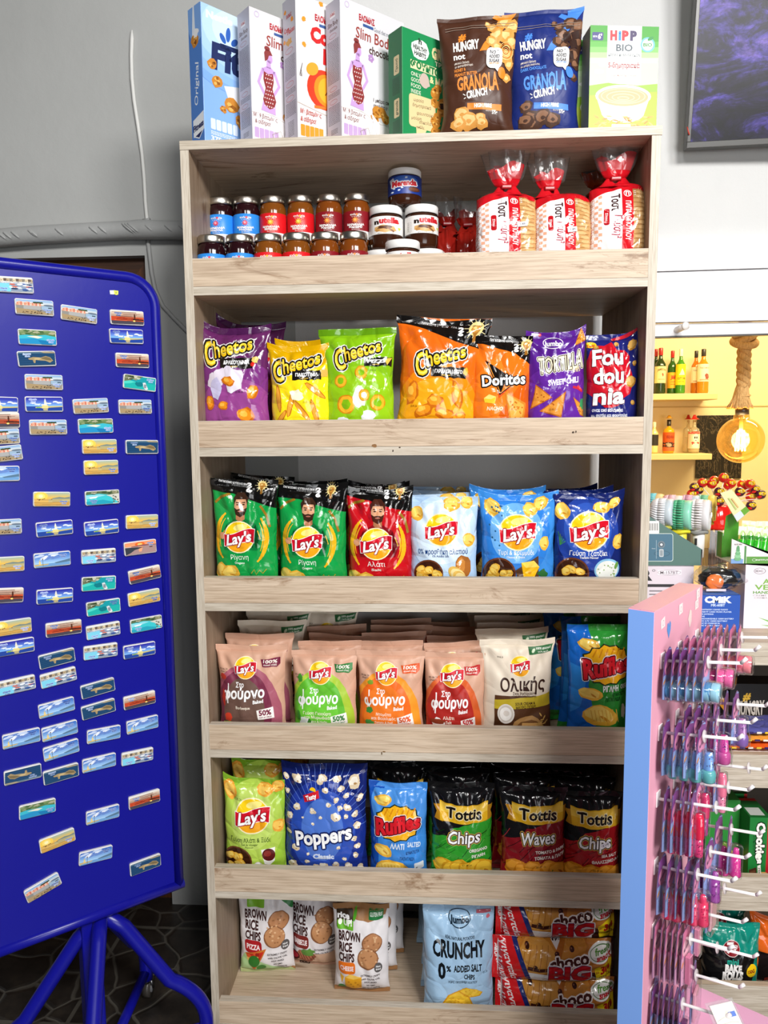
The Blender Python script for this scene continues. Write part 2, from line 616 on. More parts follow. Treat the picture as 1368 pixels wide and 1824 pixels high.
# bar room behind the opening
BY = 2.35
m = MB(); m.box(0.3, BY, 0, 4.2, BY + 0.1, 2.9, M_BAR); struct(m, 'wall_bar_back')
m = MB(); m.box(4.2, WALLY + 0.12, 0, 4.3, BY, 2.9, M_BAR); struct(m, 'wall_bar_right')
m = MB(); m.box(0.2, WALLY + 0.12, 0, 0.3, BY, 2.9, M_BAR); struct(m, 'wall_bar_left')
m = MB(); m.box(0.2, WALLY + 0.12, 2.9, 4.3, BY + 0.1, 2.95, M_BAR); struct(m, 'ceiling_bar')
m = MB(); a = at(1190, 724, BY); m.box(0.3, BY - 0.004, a.z - 0.006, 4.2, BY, a.z, mat('#c9ad72', 'paper')); struct(m, 'trim_6')
# doorway on the left
g = wood('dark_pine', 'x', ('#3a2110', '#552f14', '#6e421e'), 0.7, True)
gz = wood('dark_pine_upright', 'z', ('#3a2110', '#552f14', '#6e421e'), 0.7, True)
d = empty('door_1'); d['kind'] = 'structure'
m = MB(); m.prism([(DX0, DZ), (DX1, DZ), (DX1 - 0.075, DZ - 0.085), (DX0 + 0.075, DZ - 0.085)], 0, 0.04, g, lambda x, z, y: (x, WALLY + 0.035 + y, z)); m.build('door_frame', d)
for sx, nm in ((DX0, 1), (DX1, -1)):
    m = MB(); m.prism([(sx, DZ), (sx, 0), (sx + nm * 0.075, 0), (sx + nm * 0.075, DZ - 0.085)], 0, 0.04, gz, lambda x, z, y: (x, WALLY + 0.035 + y, z)); m.build('door_frame', d)
m = MB(); m.box(DX0 + 0.07, WALLY + 0.055, 0, DX1 - 0.07, WALLY + 0.09, DZ - 0.08, gz); m.build('door_panel', d)
# insulated pipe along the wall, its thin risers
def path_y(pts, dep): return [at(px, py, WALLY - dep) for px, py in pts]
m = MB()
pp = path_y([(-420, 447), (-250, 440), (0, 424), (60, 419), (130, 415), (190, 412), (232, 410), (250, 409), (300, 410), (345, 411), (420, 412), (560, 410)], 0.028)
rad = [0.027] * 7 + [0.029, 0.027, 0.027, 0.027, 0.027]
m.tube(pp, rad, M_PIPE, 16)
for px in (-30, 10, 20, 34, 64, 66, 112, 172, 188, 233, 238, 243, 270, 305, 330):
    i = 0
    X = at(px, 415, WALLY - 0.028).x
    for i in range(len(pp) - 1):
        if pp[i].x <= X <= pp[i + 1].x: break
    t = (X - pp[i].x) / (pp[i + 1].x - pp[i].x)
    q = pp[i].lerp(pp[i + 1], t)
    m.tube([q - Vector((0.0016, 0, 0.002)), q + Vector((0.0016, 0, 0.002))], 0.0298 if px not in (233, 238, 243) else 0.0325, M_PIPE, 16)
o = m.build('insulated_pipe'); tag(o, 'grey painted wrapped pipe running level along the left wall', 'pipe')
m = MB()
m.tube(path_y([(235, 54), (235, 70), (234, 100), (235, 140), (239, 180), (246, 225), (253, 275), (257, 320), (259, 360), (262, 392), (263, 402)], 0.006), [0.003, 0.006] + [0.0055] * 9, paint('white_cable_paint', '#e4e4e0', 0.5, 0.1), 10)
o = m.build('wall_cable'); tag(o, 'pale painted cable climbing the grey wall above the wrapped pipe', 'cable')
m = MB(); q = at(262, 392, WALLY - 0.006); m.tube([q + Vector((-0.012, 0, -0.002)), q + Vector((0.01, -0.004, 0))], 0.006, M_PIPE, 8); m.tube([q + Vector((-0.012, 0, -0.002)), q + Vector((-0.03, 0.003, -0.014))], 0.003, M_PIPE, 8); m.build('cable_clip', o)
m = MB()
m.tube(path_y([(263, 425), (266, 450), (270, 485), (276, 515), (290, 545), (310, 567), (335, 592), (370, 630)], 0.006), 0.0065, M_PIPE, 10)
o = m.build('wall_cable'); tag(o, 'grey painted cable dropping from the pipe towards the wooden shelving', 'cable')

# ---------------------------------------------------------------- the tall snack shelving
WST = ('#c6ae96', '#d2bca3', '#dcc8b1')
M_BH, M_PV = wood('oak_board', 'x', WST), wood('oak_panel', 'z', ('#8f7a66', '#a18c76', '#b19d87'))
EST = ('#bcb09e', '#cfc4b3', '#ddd4c6')
M_EH, M_EV = wood('edge_band', 'x', EST, 1.6, False), wood('edge_band_upright', 'z', EST, 1.6, False)
W, TH, D = 1.10, 0.0203, 0.456
BO = [(2.2547, 2.235), (1.9239, 1.9041), (1.5423, 1.5214), (1.1575, 1.138), (0.7777, 0.7573), (0.3934, 0.3751), (0.02, 0.0)]
LI = [1.9893, 1.6076, 1.2231, 0.8445, 0.4593, 0.0854]
sh = empty('snack_shelving', 'tall open-backed light oak shelving with six lipped shelves of snacks', 'shelving')
def plank(x0, y_0, z0, x1, y_1, z1, body, edge, name, front=0.0012):
    mb = MB()
    mb.box(x0, y_0 + front, z0, x1, y_1, z1, body)
    mb.box(x0, y_0, z0, x1, y_0 + front, z1, edge)
    return mb.build(name, sh)
for i, (t, b) in enumerate(BO):
    a0, a1 = (0.0, W + 0.002) if i == 0 else (TH, W - TH)
    plank(a0, -0.002 if i == 0 else 0.0, b, a1, D, t, M_BH, M_EH, 'shelf_board')
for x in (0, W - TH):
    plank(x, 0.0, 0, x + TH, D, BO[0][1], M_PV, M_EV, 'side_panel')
for i, z in enumerate(LI):
    mb = MB()
    mb.box(TH, 0.0006, BO[i + 1][0] + 0.0008, W - TH, 0.0198, z - 0.0012, M_BH)
    mb.box(TH, 0.0006, z - 0.0012, W - TH, 0.0198, z, M_EH)
    mb.build('shelf_lip', sh)
def knot(mb, px, py, w_, h_, col):
    a = at(px, py, 0.0)
    n = 10
    rn = random.Random(px)
    P = [(a.x + w_ * math.cos(2 * PI * k / n) * rn.uniform(0.7, 1.1), -0.0003, a.z + h_ * math.sin(2 * PI * k / n) * rn.uniform(0.7, 1.1)) for k in range(n)]
    mb.add(P, [tuple(range(n))], mat(col, 'paper'))
mb = MB()
for px, py, a, b, cc in ((667, 794, 0.007, 0.005, '#8a6238'), (712, 797, 0.003, 0.002, '#4a3524'), (700, 803, 0.002, 0.003, '#3a2a1c'), (1021, 770, 0.003, 0.003, '#40301f'), (1026, 769, 0.002, 0.003, '#40301f'), (684, 1339, 0.004, 0.002, '#7a5a30'), (680, 1342, 0.0015, 0.005, '#5a4020')): knot(mb, px, py, a, b, cc)
mb.build('chipped_edge', sh)
# ---------------------------------------------------------------- snack bags
FR = {'c1': (320, 0, 3.109), 'c2': (680, 0, 2.631), 'c3': (320, 240, 2.974), 'c4': (640, 240, 2.533), 'c5': (320, 520, 3.257), 'c6': (680, 520, 2.736),
      'd1': (340, 800, 3.257), 'd2': (700, 800, 2.974), 'd3': (350, 1070, 3.257), 'd4': (720, 1070, 3.109), 'd5': (370, 1330, 3.337), 'd6': (720, 1330, 3.257),
      'd7': (370, 1580, 3.337), 'd8': (700, 1580, 3.109), 'p': (0, 0, 1), 'q7': (1080, 1400, 4.302), 'q6': (1080, 1020, 4.559), 'q8': (1200, 1620, 8.143), 'q5': (1120, 800, 5.363)}
ZB = [0, 1.9239, 1.5423, 1.1575, 0.7777, 0.3934, 0.02]
def fpx(f, x, y):
    ox, oy, sc = FR[f]
    return ox + x / sc, oy + y / sc
def unf(f, X, Y):
    ox, oy, sc = FR[f]
    return (X - ox) * sc, (Y - oy) * sc
def sstep(a, b, x):
    x = min(1, max(0, (x - a) / (b - a)))
    return x * x * (3 - 2 * x)

def pillow(w, h, d, seed, cl=0.0, cr=0.0, bend=0.0, ts=0.055, bs=0.05, pinch=0.10, sag=0.0, fold=1.0, flat=0.62, heavy=0.25):
    rn = random.Random(seed)
    ph = [rn.uniform(0, 6.28) for _ in range(8)]
    folds = []
    for k in range(7):
        s0, t0 = rn.uniform(-0.7, 0.7), rn.uniform(0.12, 0.92)
        a = rn.uniform(0, PI)
        folds.append((s0, t0, math.cos(a), math.sin(a), rn.uniform(0.035, 0.08), rn.uniform(-0.004, 0.003) * fold, rn.uniform(0.2, 0.5)))
    for sg in (-1, 1):                                  # long folds running in from the top corners
        folds.append((sg * 0.72, 0.83, 0.72 * sg, 0.7, 0.05, -0.0055 * fold, 0.34))
        folds.append((sg * 0.30, 0.88, -0.25 * sg, 0.96, 0.05, -0.004 * fold, 0.2))
    def P(s, t):
        q = min(1, max(0, (t - bs) / (1 - ts - bs)))
        f = (4 * q * (1 - q)) ** 0.42 * (1 + heavy / 2 - heavy * q)
        a = min(1, abs(s))
        g = (1 - a ** 2.4) ** flat
        x = s * w / 2 * (1 - pinch * f ** 1.3 + 0.012 * math.sin(t * 19 + ph[3] + s) * f)
        th = d / 2 * f * g
        top, bot = math.exp(-((1 - ts - t) / 0.15) ** 2), math.exp(-((t - bs) / 0.12) ** 2)
        wr = 0.0030 * top * (math.sin(s * 9 + ph[0]) + 0.6 * math.sin(s * 17 + ph[1])) + 0.0022 * bot * math.sin(s * 10 + ph[2])
        wr += 0.0022 * math.sin(t * 27 + ph[4]) * a ** 3
        wr += 0.0026 * noise.noise((s * 2.2 + seed, t * 3.1, 0.3)) + 0.0013 * noise.noise((s * 5 + seed, t * 7, 1.3))
        for (s0, t0, ca, sa, wd, am, ln) in folds:
            u, v = (s - s0) * 0.5, (t - t0)
            al, ac = u * ca + v * sa, -u * sa + v * ca
            if abs(al) < ln * 2:
                wr += am * math.exp(-(ac / wd) ** 2 - (al / ln) ** 2)
        wr *= min(1.0, f * 1.5) * min(1, (1 - a) * 6)
        se = sstep(1 - ts - 0.10, 1, t)
        yo = bend * se + 0.0045 * math.sin(s * 4.2 + ph[5]) * se + 0.003 * math.sin(s * 3 + ph[6]) * (1 - sstep(0, bs + 0.08, t))
        z = t * h + (cl * max(0, -s) ** 2.6 + cr * max(0, s) ** 2.6 - sag * (1 - s * s)) * sstep(0.45, 1, t)
        return x, max(th + wr, 0.0004), z, yo
    def S(s, t, off=0.0, side=-1):
        x, th, z, yo = P(s, t)
        return (x * (1 + off * 2), yo + side * (th + off), z)
    return S

def make_bag(name, w, h, d, base, art, seed, fin='film', seal=None, bseal=None, L=None, **kw):
    """an Empty's children: pouch (film body with its print), top_seal, bottom_seal"""
    S = pillow(w, h, d, seed, **kw)
    ts, bs = kw.get('ts', 0.055), kw.get('bs', 0.05)
    NX, NY = 44, 60
    t1 = 1 - ts
    t0 = bs if bseal else 0.0
    mb = MB()
    def grid(a, b, ny, nx, crimp=0):
        vs, fs = [], []
        for side in (-1, 1):
            b0 = len(vs)
            for j in range(ny + 1):
                t = a + (b - a) * j / ny
                for i in range(nx + 1):
                    s = -1 + 2 * i / nx
                    off = 0.0
                    if crimp: off = 0.0004 + (0.0007 if j % 2 else 0.0)
                    vs.append(S(s, t, off, side))
            for j in range(ny):
                for i in range(nx):
                    k = b0 + j * (nx + 1) + i
                    q = (k, k + 1, k + nx + 2, k + nx + 1)
                    fs.append(q if side < 0 else q[::-1])
        return vs, fs
    vs, fs = grid(t0, t1, NY, NX)
    mb.add(vs, fs, mat(base, fin), True)
    if art:
        art.lay(mb, lambda s, t, o: S(s, t, o + 0.0012 * sstep(t1 - 0.02, t1, t)), L or (art.x1 - art.x0) / 38)
    e = empty(name)
    mb.build('pouch', e)
    m2 = MB()
    vs, fs = grid(t1, 1.0, 8, NX, 1)
    m2.add(vs, fs, mat(seal or base, fin), True)
    m2.build('top_seal', e)
    if bseal:
        m3 = MB()
        vs, fs = grid(0, t0, 8, NX, 1)
        m3.add(vs, fs, mat(bseal, fin), True)
        m3.build('bottom_seal', e)
    return e

_bs = [10]
def bag(name, label, f, x0, y0, x1, row, Yc, base, draw, d=0.07, rz=0.0, rx=0.0, ry=0.0, group=None, zb=None, cat='crisps', **kw):
    zb = ZB[row] if zb is None else zb
    zb += 0.001
    xc = (x0 + x1) / 2
    X, Yp = fpx(f, xc, y0)
    top = at(X, Yp, Yc)
    Xl, Ym = fpx(f, x0, y0 + 200); Xr, _ = fpx(f, x1, y0)
    w = at(Xr, Ym, Yc).x - at(Xl, Ym, Yc).x
    mid = at(X, Ym, Yc)
    bx, by = proj((mid.x, Yc, zb))
    _, y1 = unf(f, bx, by)
    _bs[0] += 1
    A = Art(x0, y0, x1, y1, kw.get('fin', 'film'), _bs[0])
    if draw: draw(A)
    e = make_bag(name, w, top.z - zb, d, base, A, kw.pop('seed', _bs[0]), **kw)
    tag(e, label, cat, group)
    e.location = (mid.x, Yc, zb)
    e.rotation_euler = (rx, ry, rz)
    return e
def behind(root, n, labels, dy=0.075, dx=0.0, dz=0.0, jit=0.006, group=None, rnd=random.Random(5)):
    out = []
    for k in range(n):
        l = root.location
        out.append(dup(root, (l.x + dx * (k + 1) + rnd.uniform(-jit, jit), l.y + dy * (k + 1), l.z + dz * (k + 1) + rnd.uniform(0, 0.008)),
                       (root.rotation_euler.x, root.rotation_euler.y + rnd.uniform(-0.045, 0.045), root.rotation_euler.z + rnd.uniform(-0.09, 0.09)), labels[k], group))
    return out

# ---- printed motifs
def chip(A, x, y, rx, ry, rot=0, c=('#e9b23c', '#f7d567', '#cf8f2a')):
    A.blob(x, y, rx, ry, c[0], 0.10, 14, rot)
    A.blob(x - rx * 0.08, y - ry * 0.1, rx * 0.78, ry * 0.72, c[1], 0.14, 12, rot)
    A.blob(x + rx * 0.22, y + ry * 0.28, rx * 0.3, ry * 0.12, c[2], 0.3, 8, rot + 20)
def heap(A, cx, cy, w, h, n, c=('#e9b23c', '#f7d567', '#cf8f2a'), r=0.30):
    for k in range(n):
        chip(A, cx + A.rnd.uniform(-0.5, 0.5) * w, cy + A.rnd.uniform(-0.5, 0.5) * h, w * r * A.rnd.uniform(0.7, 1.1), w * r * A.rnd.uniform(0.45, 0.8), A.rnd.uniform(-50, 50), c)
def bowl(A, cx, cy, r, chips=8):
    A.ell(cx, cy + r * 0.1, r, r * 0.95, '#6a3a22')
    A.ell(cx, cy + r * 0.1, r * 0.9, r * 0.85, '#3c1d10')
    heap(A, cx, cy + r * 0.2, r * 1.2, r * 0.9, chips)
def lays(A, cx, cy, r, dark='#9c0f1c'):
    A.ell(cx, cy, r * 1.07, r * 1.02, '#fff2c4')
    A.ell(cx, cy, r, r * 0.95, '#ffd21a')
    A.ell(cx, cy + r * 0.42, r * 0.8, r * 0.5, '#f5a81c')
    A.ell(cx + r * 0.1, cy - r * 0.62, r * 0.5, r * 0.2, '#fff08a', -10)
    up, lo = [], []
    for k in range(13):
        u = -1 + k / 6
        up.append((cx + u * r * 1.1, cy + r * (-0.36 - 0.16 * math.sin(u * 2.4) * 1.0 - 0.04 * u)))
        lo.append((cx + u * r * 1.06, cy + r * (0.46 - 0.14 * math.sin(u * 2.2 + 0.4))))
    A.poly(up + lo[::-1], '#ffffff')
    A.poly([(cx + (x - cx) * 0.97, y + r * 0.035) for x, y in up] + [(cx + (x - cx) * 0.97, y - r * 0.035) for x, y in lo[::-1]], '#d3142a')
    A.txt("Lay's", cx + r * 0.0, cy + r * 0.05, r * 1.72, r * 0.66, '#ffffff', 0.028, 0.22, -9, [(r * 0.05, dark)])
def trophy(A, x, y, s):
    for k in range(14):
        a = 2 * PI * k / 14
        A.line([(x + s * 0.5 * math.cos(a), y - s * 0.4 + s * 0.5 * math.sin(a)), (x + s * (1.0 + 0.25 * (k % 2)) * math.cos(a), y - s * 0.4 + s * (1.0 + 0.25 * (k % 2)) * math.sin(a))], s * 0.06, '#f7e7b0')
    A.ell(x, y - s * 0.4, s * 0.75, s * 0.75, '#e9d28a')
    A.poly([(x - s * 0.2, y + s), (x + s * 0.2, y + s), (x + s * 0.13, y + s * 0.3), (x + s * 0.5, y - s * 0.3), (x + s * 0.36, y - s * 0.75), (x - s * 0.36, y - s * 0.75), (x - s * 0.5, y - s * 0.3), (x - s * 0.13, y + s * 0.3)], '#a8702a')
    A.ell(x, y - s * 0.4, s * 0.42, s * 0.4, '#c98f3c')
    A.blob(x - s * 0.1, y - s * 0.5, s * 0.2, s * 0.16, '#f0cf85', 0.3)
def worldcup(A, x0, y0, x1, yl, yr, tx, ex, s, edge):
    A.poly([(x0 - 30, y0 - 60), (x1 + 30, y0 - 60), (x1 + 30, yr), (x0 + (x1 - x0) * 0.7, yl + (yr - yl) * 0.55), (x0 + (x1 - x0) * 0.35, yl + (yr - yl) * 0.12), (x0 - 30, yl)], '#0d0c0c')
    A.txt('ΠΑΓΚΟΣΜΙΟ ΚΥΠΕΛΛΟ FIFA 26', x0 + (x1 - x0) * 0.36, y0 + 14, (x1 - x0) * 0.5, 11, '#f4f4f4', 0.02, 0, 6)
    A.txt('ΕΠΙΣΗΜΟΣ ΧΟΡΗΓΟΣ', x0 + (x1 - x0) * 0.45, y0 + 30, (x1 - x0) * 0.28, 8, '#9a9a9a', 0.01, 0, 6)
    A.txt('2', ex, y0 + 24, 30, 24, '#ffffff', 0.05); A.txt('6', ex, y0 + 50, 30, 24, '#ffffff', 0.05)
    trophy(A, tx, y0 + 40, s)
def man(A, x, y, s, hair, shirt, shade):
    A.poly([(x - 1.5 * s, y + 3.6 * s), (x - 1.9 * s, y + 2.6 * s), (x - 1.3 * s, y + 1.5 * s), (x - 0.4 * s, y + 1.0 * s), (x + 0.4 * s, y + 1.0 * s), (x + 1.3 * s, y + 1.5 * s), (x + 1.9 * s, y + 2.6 * s), (x + 1.5 * s, y + 3.6 * s)], shirt)
    for q in (-1, 1):
        A.line([(x + q * 0.42 * s, y + 1.25 * s), (x + q * 0.2 * s, y + 1.7 * s)], 0.16 * s, shade); A.line([(x + q * 1.28 * s, y + 1.6 * s), (x + q * 1.0 * s, y + 2.2 * s), (x + q * 1.02 * s, y + 3.4 * s)], 0.1 * s, shade); A.line([(x + q * 1.5 * s, y + 2.0 * s), (x + q * 1.75 * s, y + 2.7 * s)], 0.08 * s, '#f2c53a')
    A.poly([(x - 1.3 * s, y + 1.6 * s), (x - 1.1 * s, y + 2.6 * s), (x - 1.4 * s, y + 3.5 * s), (x - 1.7 * s, y + 2.6 * s)], shade)
    A.poly([(x + 1.3 * s, y + 1.6 * s), (x + 1.1 * s, y + 2.6 * s), (x + 1.4 * s, y + 3.5 * s), (x + 1.7 * s, y + 2.6 * s)], shade)
    A.poly([(x - 0.35 * s, y + 0.5 * s), (x + 0.35 * s, y + 0.5 * s), (x + 0.38 * s, y + 1.08 * s), (x, y + 1.35 * s), (x - 0.38 * s, y + 1.08 * s)], '#b97a55')
    A.ell(x, y, 0.56 * s, 0.82 * s, '#e0a680')
    A.poly([(x - 0.56 * s, y + 0.15 * s), (x - 0.3 * s, y + 0.3 * s), (x, y + 0.24 * s), (x + 0.3 * s, y + 0.3 * s), (x + 0.56 * s, y + 0.15 * s), (x + 0.4 * s, y + 0.7 * s), (x, y + 0.92 * s), (x - 0.4 * s, y + 0.7 * s)], hair)
    A.ell(x, y + 0.44 * s, 0.22 * s, 0.06 * s, '#b06a58')
    for q in (-1, 1):
        A.ell(x + q * 0.24 * s, y - 0.08 * s, 0.12 * s, 0.05 * s, '#2a1a14')
        A.line([(x + q * 0.1 * s, y - 0.22 * s), (x + q * 0.4 * s, y - 0.25 * s)], 0.08 * s, hair)
    A.poly([(x - 0.07 * s, y - 0.05 * s), (x + 0.05 * s, y - 0.05 * s), (x + 0.1 * s, y + 0.2 * s), (x - 0.1 * s, y + 0.2 * s)], '#cf9168')
    A.poly([(x - 0.6 * s, y - 0.05 * s), (x - 0.66 * s, y - 0.6 * s), (x - 0.3 * s, y - 1.05 * s), (x + 0.3 * s, y - 1.05 * s), (x + 0.66 * s, y - 0.6 * s), (x + 0.6 * s, y - 0.05 * s), (x + 0.45 * s, y - 0.5 * s), (x - 0.4 * s, y - 0.5 * s)], hair)
def cheetos(A, cx, cy, w, rot=-10):
    ta = lambda u: 1.12 - 0.16 * u
    dx, dy = -0.405 * w, -0.405 * w * math.tan(R(rot))
    for ol, fill in ((((w * 0.052, '#f3f0ee'), (w * 0.034, '#17100c')), 1), ((), 0)):
        A.txt('C', cx + dx, cy + dy + w * 0.07, w * 0.24, w * 0.40, '#f9c815' if fill else '#ffe65e', 0.03 if fill else -0.012, 0.12, rot, ol, res=3)
        A.txt('heetos', cx + w * 0.09, cy + w * 0.09 * math.tan(R(rot)) - (0 if fill else w * 0.012), w * 0.80, w * 0.235 if fill else w * 0.19, '#f9c815' if fill else '#ffe65e', 0.02 if fill else -0.012, 0.12, rot, ol, wv=ta, res=3)
def brush(A, x0, y0, x1, y1, t):
    n = 9
    up = [(x0 + (x1 - x0) * k / n, y0 + A.rnd.uniform(-5, 5)) for k in range(n + 1)]
    lo = [(x0 + (x1 - x0) * k / n, y1 + A.rnd.uniform(-5, 5)) for k in range(n + 1)]
    A.poly(up + lo[::-1], '#15110f')
    A.txt(t, (x0 + x1) / 2, (y0 + y1) / 2 - 4, (x1 - x0) * 0.78, (y1 - y0) * 0.36, '#ffffff', 0.035)
    A.rect(x0 + (x1 - x0) * 0.3, y1 - 12, x0 + (x1 - x0) * 0.55, y1 - 7, '#c8a23a')
def puff(A, x, y, rx, ry, rot=0):
    A.blob(x, y, rx, ry, '#c96a12', 0.18, 13, rot); A.blob(x - 2, y - 3, rx * 0.82, ry * 0.8, '#f0951f', 0.2, 12, rot); A.blob(x - rx * 0.2, y - ry * 0.25, rx * 0.45, ry * 0.4, '#ffbf4a', 0.25, 9, rot)
def hoop(A, x, y, r, col, bg):
    A.blob(x, y, r, r * 0.95, '#d98a12', 0.06, 16); A.blob(x, y, r * 0.88, r * 0.82, '#f9b52c', 0.07, 16); A.blob(x, y, r * 0.52, r * 0.5, bg, 0.1, 12)

# ---- row two: puffs and tortilla chips
def a_purple(A):
    A.ell(330, 720, 330, 330, '#7d3380'); A.ell(330, 800, 300, 300, '#984690')
    cheetos(A, 296, 330, 300)
    brush(A, 243, 388, 452, 446, 'ΔΡΑΚΟΥΛΙΝΙΑ'); A.blob(465, 405, 24, 20, '#f3d070', 0.3); A.blob(450, 426, 14, 12, '#e2281e', 0.1)
    for x, y in ((205, 520), (250, 490), (300, 480), (345, 500), (330, 540)): A.blob(x, y, 52, 45, '#e6ddec', 0.2)
    A.blob(215, 560, 40, 62, '#c9c4e6', 0.12)
    puff(A, 450, 580, 34, 45, 20); puff(A, 168, 640, 26, 40, -10); puff(A, 400, 715, 55, 45, 10); puff(A, 300, 520, 42, 28, 20); puff(A, 260, 660, 34, 26)
    A.txt('21.06.26', 370, 580, 50, 12, '#40204a')
def a_yellow(A):
    A.ell(690, 330, 270, 130, '#d9a600'); A.ell(690, 690, 260, 260, '#ffe21f')
    cheetos(A, 690, 420, 285, -12)
    brush(A, 664, 462, 838, 514, 'ΠΑΚΟΤΙΝΙΑ'); A.blob(856, 480, 22, 26, '#e0b356', 0.2)
    for x, y, r in ((572, 620, -8), (805, 575, -55), (800, 700, -15), (650, 650, 12), (720, 690, -40), (575, 745, 40)):
        A.blob(x, y, 17, 78, '#c8761a', 0.06, 18, r); A.blob(x - 2, y, 12, 72, '#f2a73a', 0.08, 18, r)
    A.blob(690, 600, 44, 30, '#fbf6d8', 0.2)
    A.txt('21.01.26', 755, 640, 55, 12, '#5a4a10')
def a_green(A):
    A.ell(1060, 700, 250, 270, '#93c719')
    cheetos(A, 1052, 345, 285, -12)
    brush(A, 1092, 388, 1262, 436, 'PIZZA'); A.poly([(1215, 395), (1262, 390), (1235, 432)], '#eec04e')
    for x, y, r in ((935, 515, 40), (1072, 470, 40), (965, 650, 60), (1172, 645, 50)): hoop(A, x, y, r, 0, '#86bf15')
    A.blob(1060, 610, 44, 60, '#f4efe4', 0.2); hoop(A, 1085, 600, 36, 0, '#f4efe4'); A.blob(940, 735, 36, 14, '#eef0f2', 0.2); A.blob(1110, 720, 44, 30, '#eef0f2', 0.2)
    A.txt('21.05.26', 1140, 458, 50, 11, '#2f4a08')
def a_orange(A):
    A.ell(255, 700, 260, 360, '#f28a10'); A.ell(250, 640, 230, 220, '#f8a81a')
    A.poly([(20, 60), (520, 60), (520, 290), (440, 262), (330, 235), (180, 182), (80, 160), (20, 160)], '#100d0c')
    A.poly([(20, 60), (520, 60), (520, 124), (440, 122), (270, 134), (150, 122), (20, 122)], '#e46a14')
    A.txt('ΠΑΓΚΟΣΜΙΟ ΚΥΠΕΛΛΟ', 225, 156, 130, 12, '#f4f4f4', 0.02, 0, 5); A.txt('FIFA 26', 330, 166, 50, 9, '#b0b0b0', 0.02, 0, 5)
    A.txt('2', 357, 176, 28, 22, '#ffffff', 0.05); A.txt('6', 357, 198, 28, 20, '#ffffff', 0.05)
    trophy(A, 430, 190, 48)
    cheetos(A, 262, 310, 270, -13)
    brush(A, 210, 366, 408, 416, 'ΓΑΡΙΔΑΚΙΑ LOTTO'); A.blob(405, 385, 14, 20, '#f0b03a', 0.2)
    for x, y, rx, ry, r in ((110, 500, 34, 62, 15), (365, 500, 30, 72, -15), (180, 580, 55, 30, -20), (300, 590, 60, 26, 10), (240, 530, 44, 30, 0), (390, 600, 30, 22, 0)): puff(A, x, y, rx, ry, r)
    A.txt('22.01.26', 122, 560, 36, 10, '#5a3000')
def a_dorito(A):
    A.poly([(425, 430), (560, 300), (640, 620), (420, 640)], '#f58220'); A.poly([(560, 600), (720, 380), (720, 640), (600, 640)], '#d95f0e')
    A.poly([(430, 190), (730, 190), (730, 360), (640, 300), (560, 280), (480, 255), (430, 250)], '#120e0d')
    A.txt('ΠΑΓΚΟΣΜΙΟ ΚΥΠΕΛΛΟ', 585, 240, 140, 11, '#f4f4f4', 0.02, 0, 5)
    A.txt('2', 645, 265, 26, 20, '#ffffff', 0.05); A.txt('6', 645, 284, 26, 18, '#ffffff', 0.05); trophy(A, 694, 272, 36)
    A.poly([(490, 335), (650, 440), (590, 440), (565, 505), (545, 440)], '#17100d'); A.poly([(500, 345), (560, 500), (660, 425), (560, 520), (548, 470)], '#e7541c')
    A.line([(500, 342), (565, 500), (662, 424)], 9, '#15100d'); A.line([(505, 350), (566, 494), (655, 428)], 4, '#f09a3a')
    A.txt('Doritos', 583, 428, 222, 52, '#ffffff', 0.03, 0, -4, [(6, '#15100d')])
    A.poly([(590, 490), (700, 540), (690, 640), (620, 640)], '#d98a2c'); A.poly([(600, 500), (690, 548), (680, 630), (628, 630)], '#ecae4c')
    for k in range(18): A.blob(600 + A.rnd.uniform(10, 85), 520 + A.rnd.uniform(10, 100), 5, 4, '#c8701c', 0.3, 6)
    A.poly([(484, 520), (510, 500), (546, 512), (540, 545), (490, 540)], '#f6c832'); A.poly([(484, 520), (510, 500), (546, 512), (520, 524)], '#fbe07a')
    A.txt('NACHO', 542, 568, 80, 18, '#ffe9c8', 0.03, 0.2)
def a_tortilla(A):
    A.ell(850, 560, 200, 200, '#63289a')
    A.ring(828, 252, 50, 4, '#efe6f7', 29); A.txt('Jumbo', 828, 254, 86, 25, '#ffffff', 0.03)
    A.rect(728, 205, 760, 216, '#dcd6ee'); A.blob(768, 210, 8, 8, '#e03a4a')
    A.txt('TORTILLA', 865, 350, 226, 66, '#f7ecca', 0.014, 0.08, -7, [(7, '#fbf7ee'), (4, '#2a1a12')], wv=lambda u: 1.0 + 0.25 * abs(u)); A.txt('CHIPS', 942, 385, 42, 20, '#d9c7a0', 0.03, 0, -5)
    A.txt('SWEET CHILI', 876, 438, 156, 26, '#f4effa', 0.035, 0.1, -6)
    for P in ([(738, 450), (820, 515), (715, 570)], [(890, 485), (868, 612), (758, 580)], [(968, 200), (995, 270), (930, 275)], [(928, 512), (1000, 560), (1000, 612), (968, 600)]):
        A.poly(P, '#b9651c'); cx, cy = sum(p[0] for p in P) / len(P), sum(p[1] for p in P) / len(P)
        A.poly([(cx + (x - cx) * 0.85, cy + (y - cy) * 0.85) for x, y in P], '#e2953a')
        for k in range(7): A.blob(cx + A.rnd.uniform(-28, 28), cy + A.rnd.uniform(-22, 22), 4, 3, '#a04c14', 0.3, 6)
    A.line([(925, 465), (950, 470), (980, 485)], 12, '#c22a3a'); A.line([(950, 460), (975, 480)], 10, '#d8404a'); A.blob(985, 545, 16, 26, '#3f9a5a', 0.2)
    A.txt('22.05.26', 825, 572, 40, 9, '#4a2408')
